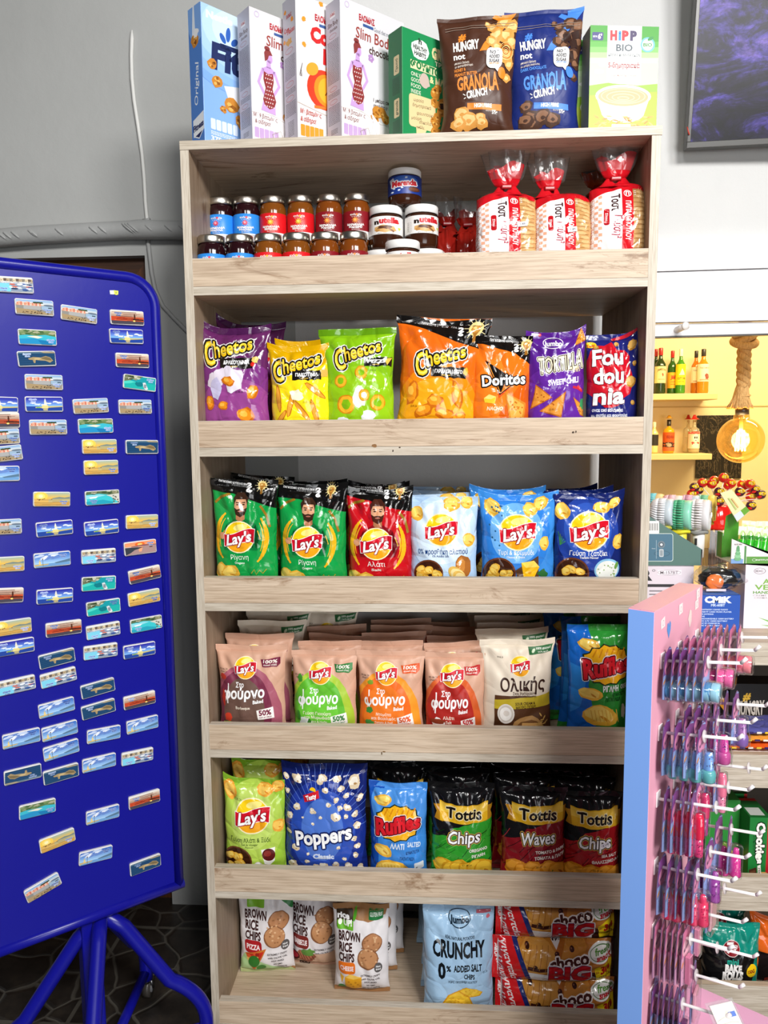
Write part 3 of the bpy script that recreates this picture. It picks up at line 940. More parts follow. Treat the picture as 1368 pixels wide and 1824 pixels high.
def a_foudounia(A):
    A.blob(1090, 410, 120, 150, '#c81426', 0.10, 22)
    for x, y, r in ((1212, 275, 26), (1202, 440, 28), (1225, 360, 12), (1216, 540, 12), (1132, 258, 11), (1035, 272, 12)):
        A.blob(x, y, r, r * 0.95, '#b9822e', 0.1); A.blob(x - 2, y - 3, r * 0.8, r * 0.75, '#dfae5a', 0.15)
    A.ell(1010, 258, 28, 15, '#f2cb22', 0); A.txt('Tasty', 1010, 262, 40, 14, '#d01c28', 0.03, 0, -8)
    A.poly([(1110, 230), (1240, 198), (1240, 222), (1112, 242)], '#c02030')
    for t, x, y, w, h in (('Fou', 1090, 318, 150, 78), ('dou', 1092, 408, 150, 76), ('nia', 1095, 505, 152, 80)):
        A.txt(t, x, y, w, h, '#ffffff', 0.03, 0.08, -3, [(3, '#5a0a14')])
    A.txt('σνακ από καλαμπόκι', 1090, 575, 150, 16, '#eef0ff', 0.03); A.txt('με φιστίκι και φουντούκι', 1100, 600, 175, 14, '#eef0ff', 0.03)
# ---- row three: potato crisps
def star26(A, x0, x1, y, green, gd, ox, name, sub, hair, cape):
    m = (x0 + x1) / 2
    A.ell(m, y + 310, 170, 215, green)
    for a0, a1, w0 in ((128, 222, 16), (-52, 40, 16), (134, 200, 5), (-30, 34, 5)):
        rr_ = 158 if w0 > 8 else 138
        n = 12
        for k in range(n):
            q = [R(a0 + (a1 - a0) * (k + e) / n) for e in (0, 1.02)]
            A.line([(m - 5 + rr_ * math.cos(u), y + 320 - rr_ * 1.1 * math.sin(u)) for u in q], w0 * (0.5 + 1.2 * math.sin(PI * (k + 0.5) / n)), '#f2b51c')
    A.line([(x0 + 10, y + 130), (x0 + 50, y + 95), (x0 + 110, y + 72)], 14, '#9a7420'); A.line([(x1 - 75, y + 140), (x1 - 35, y + 190), (x1 - 15, y + 260)], 14, '#9a7420')
    worldcup(A, x0, y, x1, y + 60, y + 160, x1 - 70, x1 - 145, 34, green)
    man(A, m - 5, y + 138, 70, hair, cape, gd)
    A.blob(x0 + 62, y + 308, 22, 20, '#d79a72', 0.15)
    lays(A, m - 15, y + 315, 90)
    A.txt(name, m - 15, y + 430, 110, 28, '#f2f6ee', 0.0); A.txt(sub, m - 15, y + 462, 62, 13, '#e6efe2', 0.02)
    chip(A, x0 + 40, y + 510, 42, 46, 20); chip(A, x0 + 105, y + 520, 62, 42, -10)
    A.line([(x1 - 130, y + 525), (x1 - 110, y + 500), (x1 - 100, y + 530), (x1 - 80, y + 505), (x1 - 62, y + 525), (x1 - 40, y + 500)], 4, '#c59a2a')
def a_oreg1(A): star26(A, 128, 495, 182, '#129a46', '#074a20', 0, 'Ρίγανη', 'Oregano', '#3a2418', '#0e7a3c')
def a_oreg2(A): star26(A, 500, 890, 212, '#129a46', '#074a20', 0, 'Ρίγανη', 'Oregano', '#3a2418', '#0e7a3c')
def a_alati(A): star26(A, 900, 1285, 222, '#c4101c', '#64070f', 0, 'Αλάτι', 'Salt', '#4a2418', '#8c0e1a')
def a_zero(A):
    A.ell(265, 440, 190, 200, '#c3dcf4'); A.ell(265, 430, 150, 165, '#d6e8f8')
    for c in ((125, 335, 34, 40, 10), (312, 288, 46, 38, 0), (390, 280, 32, 34, -10), (404, 472, 34, 36, 0)): chip(A, *c)
    lays(A, 255, 418, 84)
    A.txt('0% προσθήκη αλατιού', 262, 530, 274, 27, '#1f3f7a', 0.015); A.txt('0% Added Salt', 250, 553, 92, 11, '#1f3f7a', 0.02)
    bowl(A, 185, 640, 80); A.blob(375, 610, 44, 58, '#a8662a', 0.08); A.blob(362, 600, 26, 38, '#c8843c', 0.15)
    for k in range(4): A.ell(340 + k * 6, 650 + k * 6, 55 - k * 8, 34 - k * 3, ('#e3b95a', '#f7e2a0')[k % 2], 40)
def a_cheese(A):
    A.ell(645, 450, 195, 215, '#2f7fd8'); A.ell(645, 430, 150, 160, '#6fb0ee')
    for c in ((516, 305, 44, 46, 10), (720, 305, 42, 36, 20), (780, 280, 40, 36, -20), (808, 487, 30, 38, 0)): chip(A, *c)
    for k in range(14): A.ell(490 + A.rnd.uniform(0, 90), 440 + A.rnd.uniform(-150, 60), 5, 5, '#2b5f8a')
    lays(A, 652, 425, 97)
    A.txt('Τυρί & Κρεμμύδι', 642, 532, 205, 24, '#eef4fb', 0.012); A.txt('Cheese & Onion', 640, 556, 104, 11, '#eef4fb', 0.02)
    bowl(A, 548, 640, 95); A.poly([(640, 625), (770, 550), (780, 690), (660, 690)], '#5a3c28')
    A.poly([(672, 585), (745, 575), (780, 610), (742, 680), (690, 670)], '#f4bd1a'); A.poly([(672, 585), (745, 575), (780, 610), (700, 612)], '#ffdf5e'); A.ell(725, 640, 10, 8, '#d99a10')
    A.blob(800, 645, 30, 22, '#2f6a34', 0.3)
def a_tzatziki(A):
    A.ell(1020, 440, 170, 190, '#23409a'); A.ell(1020, 420, 130, 140, '#2f55b4')
    for c in ((885, 322, 40, 46, 0), (1095, 305, 50, 30, 10), (1165, 290, 34, 24, -25), (1194, 484, 34, 40, 0)): chip(A, *c)
    for k in range(5): A.line([(870, 500), (860 + k * 9, 430 + k * 12)], 4, '#3f8a4a')
    lays(A, 1027, 424, 100)
    A.txt('Γεύση Τζατζίκι', 1024, 538, 205, 25, '#f2f5fb', 0.015); A.txt('Tzatziki Flavour', 1026, 560, 104, 11, '#f2f5fb', 0.02)
    bowl(A, 938, 640, 92); A.ell(1130, 625, 74, 58, '#8cc4e8'); A.ell(1130, 628, 64, 50, '#eef0ea')
    for k in range(16): A.blob(1130 + A.rnd.uniform(-52, 52), 628 + A.rnd.uniform(-38, 38), 5, 4, '#8fae6a', 0.3, 6)
    A.ell(1182, 605, 10, 20, '#6ea04a', 20)
# ---- row four: baked
def baked(A, x0, x1, y, c1, c2, c3, tag_, flav, sub, veg, lx=0.44):
    m = x0 + (x1 - x0) * lx
    w = x1 - x0
    A.ell(x0 + w * 0.42, y + 400, w * 0.56, 300, c1); A.ell(x0 + w * 0.40, y + 360, w * 0.44, 232, c2); A.ell(x0 + w * 0.40, y + 360, w * 0.33, 190, c3)
    A.txt('05.06.26', x0 + 40, y + 128, 50, 10, '#5a3a30'); A.txt('5N073', x0 + 40, y + 142, 40, 9, '#5a3a30')
    lays(A, m, y + 114, 62)
    P = [(x1 - 0.34 * w, y + 70), (x1 - 0.06 * w, y + 66), (x1 - 0.05 * w, y + 100), (x1 - 0.10 * w, y + 118), (x1 - 0.31 * w, y + 112)]
    A.poly(P, tag_); A.txt('100%', x1 - 0.2 * w, y + 84, w * 0.2, 18, '#f8efe4', 0.03, 0, 5); A.txt('φυσικά υλικά', x1 - 0.2 * w, y + 103, w * 0.19, 9, '#f8efe4', 0.02, 0, 5)
    A.txt('Στο', m - 36, y + 210, 52, 28, '#ffffff', 0.02, 0.1, -3)
    A.txt('φούρνο', m - 14, y + 258, w * 0.66, 56, '#ffffff', 0.032, 0.08, -3); A.line([(x0 + w * 0.165, y + 205), (x0 + w * 0.15, y + 320)], 7, '#ffffff')
    A.txt('Baked', m + w * 0.19, y + 304, w * 0.16, 20, '#ffffff', 0.03, 0.15, -6)
    for k, t in enumerate(flav): A.txt(t, m - 20, y + 340 + k * 24, None, 17 if k < 2 else 13, '#f7ead8', 0.015)
    A.poly([(x1 - 0.40 * w, y + 356), (x1 - 0.15 * w, y + 336), (x1 - 0.13 * w, y + 400), (x1 - 0.38 * w, y + 412)], '#fbf6f2')
    A.txt('50%', x1 - 0.27 * w, y + 368, w * 0.19, 30, tag_, 0.04, 0, -5); A.txt('λιγότερα λιπαρά', x1 - 0.265 * w, y + 394, w * 0.19, 9, tag_, 0.02, 0, -5)
    for (x, yy, rx, ry, c) in veg: A.blob(x0 + x, y + yy, rx, ry, c, 0.2)
    for x in (150, 220): A.poly([(x0 + x, y + 460), (x0 + x + 16, y + 436), (x0 + x + 62, y + 430), (x0 + x + 78, y + 460)], '#e8b048')
def a_bbq(A): baked(A, 120, 525, 252, '#a8586c', '#7a2e48', '#6e5248', '#7a2440', ['Barbeque'], 0, ((32, 172, 20, 18, '#c0392b'), (34, 290, 12, 45, '#c0342a'), (60, 400, 26, 22, '#d4432c'), (60, 434, 30, 9, '#a8b04a'), (60, 450, 34, 10, '#c63a2a')))
def a_yog(A): baked(A, 560, 935, 286, '#a8c83a', '#5fb82e', '#6cc838', '#2e7d3a', ['Γεύση Γιαούρτι', 'και Μυρωδικά', 'Yogurt & Herbs', 'Flavour'], 0, ((45, 145, 14, 24, '#3c8a2c'), (70, 400, 38, 34, '#e6ece8'), (96, 395, 12, 22, '#3c7a2c'), (30, 360, 12, 30, '#3c8a2c')))
def a_tom(A): baked(A, 930, 1325, 290, '#f39a2c', '#ee6a1a', '#f07a24', '#d9541a', ['Ντομάτα', 'και Βασιλικός', 'Tomato & Basil'], 0, ((62, 322, 22, 18, '#3c8a3c'), (66, 396, 26, 20, '#4c9a48'), (74, 165, 18, 14, '#7a9a2c'), (40, 440, 26, 20, '#e2401c'), (62, 260, 10, 20, '#d85a1c')))
def a_red(A): baked(A, 118, 440, 282, '#d9622c', '#b3261e', '#a8241e', '#c0282a', ['Αλάτι', 'Salt'], 0, ((64, 372, 38, 30, '#f2ece8'), (62, 362, 44, 14, '#8a3a22'), (110, 396, 20, 6, '#f4e8e0')), 0.45)
def a_whole(A):
    A.rect(480, 500, 850, 720, '#5a3820'); A.poly([(480, 525), (850, 490), (850, 560), (480, 575)], '#c9b22e')
    A.blob(550, 660, 80, 70, '#4a2c18', 0.2)
    A.txt('09.06.26', 520, 300, 34, 9, '#6a6258')
    A.poly([(682, 248), (820, 244), (818, 280), (692, 290)], '#2f6b3c'); A.txt('100% φυσικά', 770, 258, 84, 11, '#e8efe0', 0.02); A.txt('υλικά', 770, 275, 60, 9, '#e8efe0', 0.02); A.ell(713, 268, 8, 12, '#cfe0c0', 30)
    lays(A, 637, 345, 55)
    A.txt('Ολικής', 652, 440, 276, 66, '#3a2016', 0.02, 0.05, -2)
    A.txt('Σνακ δημητριακών', 660, 485, 138, 15, '#5a4030', 0.015, 0, -2); A.txt('100% Ολικής Άλεσης', 662, 502, 150, 13, '#5a4030', 0.015, 0, -2)
    A.txt('SOUR CREAM &', 668, 540, 124, 15, '#4a3010', 0.03, 0, -3); A.txt('ΜΑΥΡΟ ΠΙΠΕΡΙ', 672, 560, 124, 15, '#4a3010', 0.03, 0, -3)
    A.ell(550, 600, 52, 56, '#efe9e0'); A.ell(550, 598, 44, 47, '#d8d0c6'); A.ell(548, 600, 36, 38, '#fbf8f2'); A.ell(552, 596, 18, 16, '#e4dcd2')
    A.blob(690, 670, 95, 60, '#b98c54', 0.08); A.blob(690, 680, 78, 46, '#7a5028', 0.1)
    for k in range(7): A.rr(650 + k * 16, 650 + (k % 2) * 14, 690 + k * 14, 672 + (k % 2) * 14, 4, ('#e3b06a', '#f0c684')[k % 2])
    for k in range(9): A.ell(760 + A.rnd.uniform(-25, 50), 610 + A.rnd.uniform(-30, 70), 12, 4, '#d6ae5e', A.rnd.uniform(-60, 60))
def ruffles(A, cx, cy, w, rot=-7):
    P = []
    for k in range(26):
        a = 2 * PI * k / 26
        f = 1.0 + (0.09 if k % 2 else -0.03)
        P.append((cx + w * 0.47 * f * math.cos(a), cy + w * 0.33 * f * math.sin(a)))
    A.poly([(cx + (x - cx) * 1.07, cy + (y - cy) * 1.07) for x, y in P], '#22301a')
    A.poly(P, '#f5b31c')
    for k in range(6): A.line([(cx - w * 0.3 + k * w * 0.12, cy - w * 0.14), (cx - w * 0.22 + k * w * 0.12, cy - w * 0.29)], w * 0.028, '#d98d12')
    A.txt('Ruffles', cx, cy + w * 0.02, w, w * 0.27, '#d8202c', 0.045, 0.1, rot, [(w * 0.036, '#f6ecec'), (w * 0.022, '#5a0c14')], wv=lambda u: 1.1 - 0.12 * u)
def a_ruffg(A):
    A.poly([(880, 100), (1010, 100), (1030, 300), (990, 440), (1060, 720), (880, 720)], '#1866c4'); A.poly([(900, 330), (990, 360), (950, 560), (900, 600)], '#2f8ae0')
    chip(A, 1005, 232, 62, 34, 10)
    ruffles(A, 1108, 335, 290)
    chip(A, 1005, 486, 74, 34, 10); chip(A, 1072, 608, 108, 62, 12)
    for k in range(8): A.line([(1010 + k * 22, 575), (1030 + k * 22, 650)], 5, '#e3b046')
    A.txt('ΡΙΓΑΝΗ', 1128, 460, 96, 30, '#f2f4f2', 0.04, 0.05, -3); A.txt('OREGANO', 1230, 450, 80, 24, '#d8e4d8', 0.04, 0, -3)
    A.txt('ΚΥΜΑΤΙΣΤΑ', 1185, 492, 90, 18, '#123f1c', 0.03, 0, -3); A.txt('ΠΑΤΑΤΑΚΙΑ', 1145, 520, 95, 20, '#123f1c', 0.03, 0, -3)
    A.rr(940, 670, 1080, 695, 10, '#2a55a8'); A.blob(1215, 590, 16, 40, '#d8dac8', 0.3)
# ---- row five
def a_lime(A):
    A.ell(280, 430, 180, 240, '#b4d354'); A.ell(280, 400, 130, 170, '#c4de6c')
    for c in ((145, 262, 42, 50, 0), (350, 240, 48, 36, 10), (425, 222, 36, 34, 0), (430, 440, 34, 36, 0)): chip(A, *c, c=('#efa63a', '#f8c95e', '#d98a2c'))
    A.txt('05.05.26', 190, 295, 48, 14, '#3a4a10')
    lays(A, 280, 378, 97)
    A.txt('Γεύση Αλάτι & Ξύδι', 265, 512, 240, 25, '#2c4a14', 0.015); A.txt('Salt & Vinegar', 262, 538, 100, 11, '#2c4a14', 0.015); A.txt('Flavour', 260, 554, 50, 10, '#2c4a14', 0.015)
    bowl(A, 185, 630, 88, 9)
    A.poly([(330, 570), (412, 560), (405, 640), (375, 668), (345, 660)], '#f4f2ee'); A.ell(373, 603, 38, 38, '#5a1418'); A.ell(366, 595, 22, 18, '#8a2a26')
    A.ell(308, 668, 24, 26, '#e8e4e0'); A.ell(306, 664, 17, 16, '#fbfaf8')
def kern(A, x, y, r):
    for k in range(4): A.blob(x + A.rnd.uniform(-0.45, 0.45) * r, y + A.rnd.uniform(-0.4, 0.4) * r, r * 0.6, r * 0.52, '#e3cfae', 0.2, 8)
    for k in range(3): A.blob(x + A.rnd.uniform(-0.35, 0.35) * r, y + A.rnd.uniform(-0.4, 0.2) * r, r * 0.42, r * 0.36, '#fbf3e2', 0.2, 8)
    A.blob(x + 0.1 * r, y + 0.25 * r, r * 0.2, r * 0.13, '#b98d58', 0.2, 6)
def a_popper(A):
    A.ell(690, 500, 260, 330, '#1c3390'); A.ell(690, 470, 200, 250, '#2c4fb4'); A.ell(690, 450, 130, 180, '#4f78d0')
    for k in range(26):
        a = PI + PI * k / 25
        A.line([(690 + 190 * math.cos(a), 430 + 210 * math.sin(a)), (690 + 300 * math.cos(a), 430 + 360 * math.sin(a))], 3, '#5c7cd0')
    for x, y, r in ((540, 178, 34), (690, 170, 34), (780, 175, 28), (880, 190, 52), (470, 182, 24), (710, 225, 22), (802, 222, 24), (778, 280, 20), (838, 262, 20), (915, 280, 26), (530, 325, 26), (632, 335, 22), (730, 300, 20), (800, 325, 18), (845, 325, 26), (470, 255, 18), (775, 370, 34), (835, 372, 16), (887, 365, 22), (485, 380, 24), (680, 372, 12), (905, 435, 30), (470, 470, 22), (520, 560, 30), (600, 590, 12), (880, 505, 20), (905, 555, 22), (890, 605, 22), (500, 665, 30), (560, 695, 24), (645, 670, 18), (692, 665, 30), (765, 655, 26), (840, 665, 26), (595, 640, 18), (820, 620, 16), (905, 690, 26), (790, 545, 14), (630, 410, 12), (570, 380, 9), (680, 705, 18), (760, 705, 20)): kern(A, x, y, r)
    A.poly([(572, 260), (668, 226), (674, 266), (580, 298)], '#d01e2c'); A.ell(632, 230, 19, 16, '#f4c51c', 0, a0=180, a1=380); A.txt('Tasty', 622, 264, 70, 24, '#ffffff', 0.04, 0.05, -18)
    A.txt('Poppers', 694, 478, 350, 84, '#ffffff', 0.035, 0.05, -8, [(9, '#16225e')], res=3)
    A.txt('Classic', 694, 602, 128, 28, '#dfe8fa', 0.04, 0, 0, [(2, '#8fa4d8')])
def a_ruffb(A):
    A.poly([(960, 180), (1060, 200), (1010, 480), (1010, 720), (955, 720)], '#1450b0'); A.ell(1140, 330, 170, 160, '#4c92e0')
    chip(A, 1045, 300, 56, 28, -8)
    ruffles(A, 1132, 420, 275, -8)
    A.txt('ΑΛΑΤΙ', 1128, 548, 86, 30, '#e6f0fa', 0.04, 0, 3); A.txt('SALTED', 1230, 540, 80, 26, '#d0e2f4', 0.04, 0, 3)
    A.txt('ΚΥΜΑΤΙΣΤΑ', 1222, 585, 80, 16, '#123f7c', 0.03, 0, -6); A.txt('ΠΑΤΑΤΑΚΙΑ', 1190, 622, 90, 18, '#123f7c', 0.03, 0, 2)
    chip(A, 1040, 578, 60, 36, 20); chip(A, 1100, 690, 105, 58, 0)
    for k in range(8): A.line([(1030 + k * 20, 660), (1040 + k * 20, 715)], 4, '#e0ae3a')
    A.rr(1232, 650, 1290, 692, 8, '#dfe6ee'); A.txt('€', 1245, 688, 16, 18, '#222222', 0.03)
def tottis(A, m, y, w, word, c1, c2, c3, lab, d1, d2):
    n = 14
    top = [(m - w * 0.62 + w * 1.24 * k / n, y + 118 - k * 6 + A.rnd.uniform(-5, 5) + (34 if k < 5 else 0) - k * 1.0) for k in range(n + 1)]
    A.poly(top + [(m + w * 0.62, y + 500), (m - w * 0.62, y + 500)], c1)
    for k in range(30):
        x0 = m + A.rnd.uniform(-0.6, 0.45) * w; y0 = y + A.rnd.uniform(150, 360)
        A.line([(x0, y0), (x0 + w * A.rnd.uniform(0.1, 0.28), y0 - w * A.rnd.uniform(0.07, 0.2))], A.rnd.uniform(2, 4.5), c2 if k % 4 else c3)
    for q in (-1, 1): A.poly([(m + q * w * 0.34, y - 30), (m + q * w * 0.49, y - 38), (m + q * w * 0.44, y), (m + q * w * 0.48, y + 40), (m + q * w * 0.34, y + 52)], '#b5801c')
    up = [(m - w * 0.39 + w * 0.78 * k / 10, y - 52 + 16 * (abs(k - 5) / 5) ** 2 * -1 + 14) for k in range(11)]
    lo = [(x, yy + 98) for x, yy in up]
    A.poly(up + lo[::-1], '#e7b322'); A.poly([(x, yy + 6) for x, yy in up] + [(x, yy - 46) for x, yy in lo[::-1]], '#f3c94a')
    A.txt('Tottis', m, y + 6, w * 0.58, 58, '#1a1410', 0.03, 0, 2, [(5, '#f6e6b0')])
    A.txt(word, m, y + 132, w * 0.55, 66, '#ffffff', 0.02, 0.12, -3, [(9, '#c9a44e'), (5, '#2a1c14')])
    for k, t in enumerate(lab): A.txt(t, m + w * 0.24, y + 205 + k * 34, None, 17, '#f4f0e8', 0.035, 0, -3)
    for k in range(6): chip(A, m - w * 0.34 + k * w * 0.135, y + 306 + (k % 2) * 14, w * 0.17, 50, A.rnd.uniform(-20, 20), lab and (('#d9a024', '#f2c63c', '#b87a18') if word == 'Chips' and c1[1] < '8' else ('#d98a1e', '#f4a93a', '#b8621a')))
    A.txt(d1, m + w * 0.05, y + 292, w * 0.16, 11, '#3a2a10'); A.txt(d2, m + w * 0.08, y + 338, w * 0.12, 11, '#3a2a10')
def a_tot1(A): tottis(A, 345, 352, 380, 'Chips', '#2f9a2c', '#0f3d16', '#5cc04a', ['OREGANO', 'ΡΙΓΑΝΗ'], '03 08 26', '5N073')
def a_tot2(A):
    tottis(A, 770, 358, 400, 'Waves', '#8a1420', '#3a080e', '#b03038', ['TOMATO & PAPRIKA', 'ΤΟΜΑΤΑ & ΠΑΠΡΙΚΑ'], '20 07 26', '5N076')
    A.line([(780, 735), (820, 712), (870, 705)], 26, '#c01c24'); A.line([(860, 700), (890, 735)], 22, '#d02a2a'); A.line([(850, 700), (868, 675)], 6, '#4a7a2c')
def a_tot3(A): tottis(A, 1095, 382, 370, 'Chips', '#a81820', '#4a0a10', '#c8383c', ['SEA SALT', 'ΘΑΛΑΣΣΙΝΟ ΑΛΑΤΙ'], '04 09 26', '5N024'); A.poly([(1128, 522), (1180, 508), (1190, 528), (1140, 545)], '#e8e4ee'); A.txt('€ 1.99', 1160, 526, 40, 10, '#303030', 0.02, 0, -14)
# ---- row six: rice chips and crunchy
def ricechips(A, x, y, flav, fc, bc, food, side, sc=1.0):
    A.ell(x + 215, y + 120, 62, 52, '#8a5a3a'); A.blob(x + 215, y + 118, 56, 46, '#b98258', 0.08); A.ell(x + 190, y + 205, 64, 62, '#8a5a3a'); A.blob(x + 190, y + 203, 58, 56, '#c08a5e', 0.08)
    for k in range(26): A.blob(x + 200 + A.rnd.uniform(-50, 55), y + 165 + A.rnd.uniform(-80, 85), 7, 5, ('#9c6a44', '#dcb084')[k % 2], 0.3, 6)
    for k, t in enumerate(('BROWN', 'RICE', 'CHIPS')): A.txt(t, x + 12, y + 82 + k * 57, (132, 82, 96)[k], 46, '#3a1a18', 0.04, 0, 2, al='l')
    A.rr(x + 6, y + 225, x + 112, y + 298, 20, fc); A.txt(flav, x + 60, y + 262, 84, 28, '#fbeeee', 0.03, 0, 2)
    A.ell(x + 252, y + 258, 24, 28, '#5a5656'); A.txt('Non', x + 252, y + 250, 26, 11, '#ffffff', 0.02); A.txt('fried', x + 252, y + 266, 28, 11, '#ffffff', 0.02)
    for k, t in enumerate(side): A.txt(t, x + 205, y + 305 + k * 22, min(118, len(t) * 8.5), 11, '#4a4040', 0.025)
    food(A, x, y)
SIDE = ('EXTREMELY CRISPY', 'with OLIVE OIL', 'NOT FRIED', 'NO GMO', 'NO GLUTAMATE', 'NO PRESERVATIVES')
def f_pizza(A, x, y):
    A.poly([(x, y + 310), (x + 60, y + 330), (x + 320, y + 450), (x - 60, y + 450)], '#b4d89a')
    A.poly([(x + 5, y + 305), (x + 140, y + 270), (x + 60, y + 420)], '#c8742c'); A.poly([(x + 15, y + 308), (x + 125, y + 285), (x + 60, y + 400)], '#c62c1e')
    for k in range(9): A.blob(x + 62 + A.rnd.uniform(-35, 40), y + 330 + A.rnd.uniform(-30, 40), 13, 11, ('#e8c86a', '#9a2418', '#e05a2c')[k % 3], 0.3)
    A.ell(x + 62, y + 350, 34, 40, '#2c7a2a', 15); A.ell(x + 105, y + 390, 30, 18, '#3c8a34', -20)
def f_bbq(A, x, y):
    A.rect(x - 40, y + 330, x + 330, y + 470, '#caa68c'); A.blob(x + 90, y + 350, 62, 44, '#8a4a34', 0.12); A.blob(x + 85, y + 345, 48, 30, '#b06a4c', 0.2)
    for k in range(5): A.line([(x + 50 + k * 18, y + 325), (x + 70 + k * 18, y + 375)], 4, '#5a2a1c')
    A.blob(x + 110, y + 318, 40, 22, '#5a8a3a', 0.3); A.ell(x + 20, y + 358, 32, 30, '#4a1218'); A.ell(x + 20, y + 354, 24, 18, '#a82a38'); A.rect(x - 10, y + 395, x + 140, y + 410, '#8a5a34'); A.txt('BBQ', x + 75, y + 420, 64, 32, '#2a1410', 0.04)
def f_cheese(A, x, y):
    A.poly([(x + 45, y + 320), (x + 75, y + 298), (x + 150, y + 312), (x + 148, y + 395), (x + 50, y + 400)], '#efac24'); A.poly([(x + 45, y + 320), (x + 75, y + 298), (x + 150, y + 312), (x + 100, y + 330)], '#f9cf60')
    for k in range(6): A.ell(x + 70 + k * 14, y + 350 + (k % 3) * 14, 7, 6, '#d08c14')
    A.poly([(x + 12, y + 305), (x + 40, y + 318), (x + 28, y + 365)], '#f2b832'); A.ell(x + 30, y + 400, 26, 22, '#2f8a34', 15)
def a_rice1(A): A.rr(242, 40, 345, 96, 6, '#7ab52c'); A.poly([(440, 60), (520, 60), (510, 118)], '#2a7a3c'); ricechips(A, 215, 48, 'PIZZA', '#b01c24', 0, f_pizza, SIDE)
def a_rice2(A): ricechips(A, 498, 20, 'BARBECUE', '#7a2420', 0, f_bbq, SIDE)
def a_rice3(A):
    A.poly([(750, 85), (1075, 85), (1060, 150), (960, 182), (880, 165), (755, 125)], '#a3754a'); A.rr(962, 116, 1048, 170, 6, '#1f7a3c'); A.txt('GLUTEN FREE', 1006, 142, 74, 20, '#e8f4e8', 0.03)
    A.rr(768, 122, 868, 222, 8, '#3a2c1c'); A.rr(772, 178, 870, 226, 6, '#6ab52c'); A.txt('rice', 810, 152, 74, 30, '#ffffff', 0.05); A.txt('UP!', 836, 188, 52, 32, '#f4f8ee', 0.06); A.ell(790, 188, 12, 15, '#f2f6ea'); A.ell(880, 146, 9, 34, '#5ab02c', 15)
    ricechips(A, 768, 172, 'CHEESE', '#e8731c', 0, f_cheese, SIDE)
def a_crunchy(A):
    A.ring(366, 150, 62, 5, '#20364a', 41); A.txt('Jumbo', 366, 154, 104, 30, '#16283a', 0.04)
    A.rect(460, 120, 540, 132, '#d06a7a'); A.blob(525, 148, 12, 9, '#d06a7a')
    A.txt('REAL NATURAL POTATOES', 368, 238, 166, 15, '#1c3040', 0.025); A.txt('CRUNCHY', 362, 296, 294, 78, '#10161c', 0.04, 0, 0)
    A.txt('0', 262, 408, 44, 78, '#10161c', 0.04); A.txt('%', 301, 393, 26, 28, '#10161c', 0.04); A.txt('ADDED SALT', 410, 390, 160, 34, '#10161c', 0.035); A.txt('CHIPS', 420, 435, 62, 24, '#10161c', 0.035)
    A.txt('ΧΩΡΙΣ ΠΡΟΣΘΗΚΗ ΑΛΑΤΙΟΥ', 382, 463, 166, 12, '#1c3040', 0.02); A.txt('05.26', 512, 420, 26, 12, '#30404c')
    for P in ([(260, 600), (300, 540), (360, 515), (420, 550), (442, 600), (430, 628), (340, 622)], [(355, 515), (400, 490), (460, 505), (495, 530), (480, 548), (420, 552)]):
        A.poly(P, '#dfa022'); cx, cy = sum(p[0] for p in P) / len(P), sum(p[1] for p in P) / len(P)
        A.poly([(cx + (x - cx) * 0.88, cy + (y - cy) * 0.86 - 2) for x, y in P], '#f5c838')
        for k in range(10): A.blob(cx + A.rnd.uniform(-50, 50), cy + A.rnd.uniform(-25, 25), 6, 4, '#e3a828', 0.3, 6)
def a_choco(A):     # lying pack, sheet 0..700 x 0..260
    A.rect(-20, -20, 720, 280, '#3a1a14'); A.rect(-20, -20, 520, 280, '#f3f0ee')
    A.blob(240, 90, 150, 120, '#c8822c', 0.06); A.blob(245, 80, 130, 95, '#dc9c44', 0.1); A.blob(470, 100, 120, 130, '#b86a22', 0.08); A.blob(480, 90, 90, 110, '#cf8a38', 0.1); A.blob(640, 60, 100, 130, '#c07a34', 0.08)
    A.line([(190, 138), (260, 150), (330, 138), (400, 160)], 24, '#4a2014'); A.poly([(150, 168), (300, 176), (520, 160), (560, 200), (560, 280), (180, 280)], '#f3f0ee'); A.txt('το τεράστιο κρουασάν', 420, 236, 190, 15, '#3a1a20', 0.03, 0.1)
    for x, y in ((190, 22), (365, 55), (280, 250), (455, 30), (530, 75), (235, 130), (330, 120)): A.ell(x, y, 14, 13, '#3a1a12'); A.ell(x - 4, y - 4, 5, 4, '#8a5a44')
    for k in range(5): A.line([(180 + k * 34, 20), (150 + k * 36, 150)], 4, '#b8762c')
    A.poly([(-20, -20), (95, -20), (205, 280), (-20, 280)], '#d41c22'); A.poly([(95, -20), (125, -20), (235, 280), (205, 280)], '#1c2a70')
    A.txt('γιγανταία', 82, 122, 230, 34, '#fbeeee', 0.03, 0.2, 72); A.txt('απόλαυση', 30, 150, 210, 34, '#fbeeee', 0.03, 0.2, 72)
    A.txt('choco', 436, 92, 240, 62, '#4a2016', 0.04, 0.05, -8, [(8, '#fbf4f0')]); A.txt('BIG', 440, 168, 250, 92, '#cf1a22', 0.05, 0, 0, [(9, '#f8f2f2'), (3, '#2a2a66')])
    A.poly([(590, 150), (720, 100), (720, 260), (610, 250)], '#f2d51c'); A.txt('με', 612, 172, 22, 16, '#8a1c1c', 0.03); A.txt('30', 660, 168, 62, 46, '#b0201c', 0.06); A.txt('ΓΕΜΙΣΗ', 662, 214, 80, 17, '#6a2a10', 0.03)
    A.ell(630, 62, 80, 56, '#f4f4f0'); A.ring(630, 62, 68, 4, '#4a7a3c', 46); A.txt('fresh', 640, 46, 96, 38, '#5a9a3c', 0.03, 0.1, -6); A.txt('snack', 650, 82, 96, 34, '#c01c2c', 0.04, 0.1, -6)
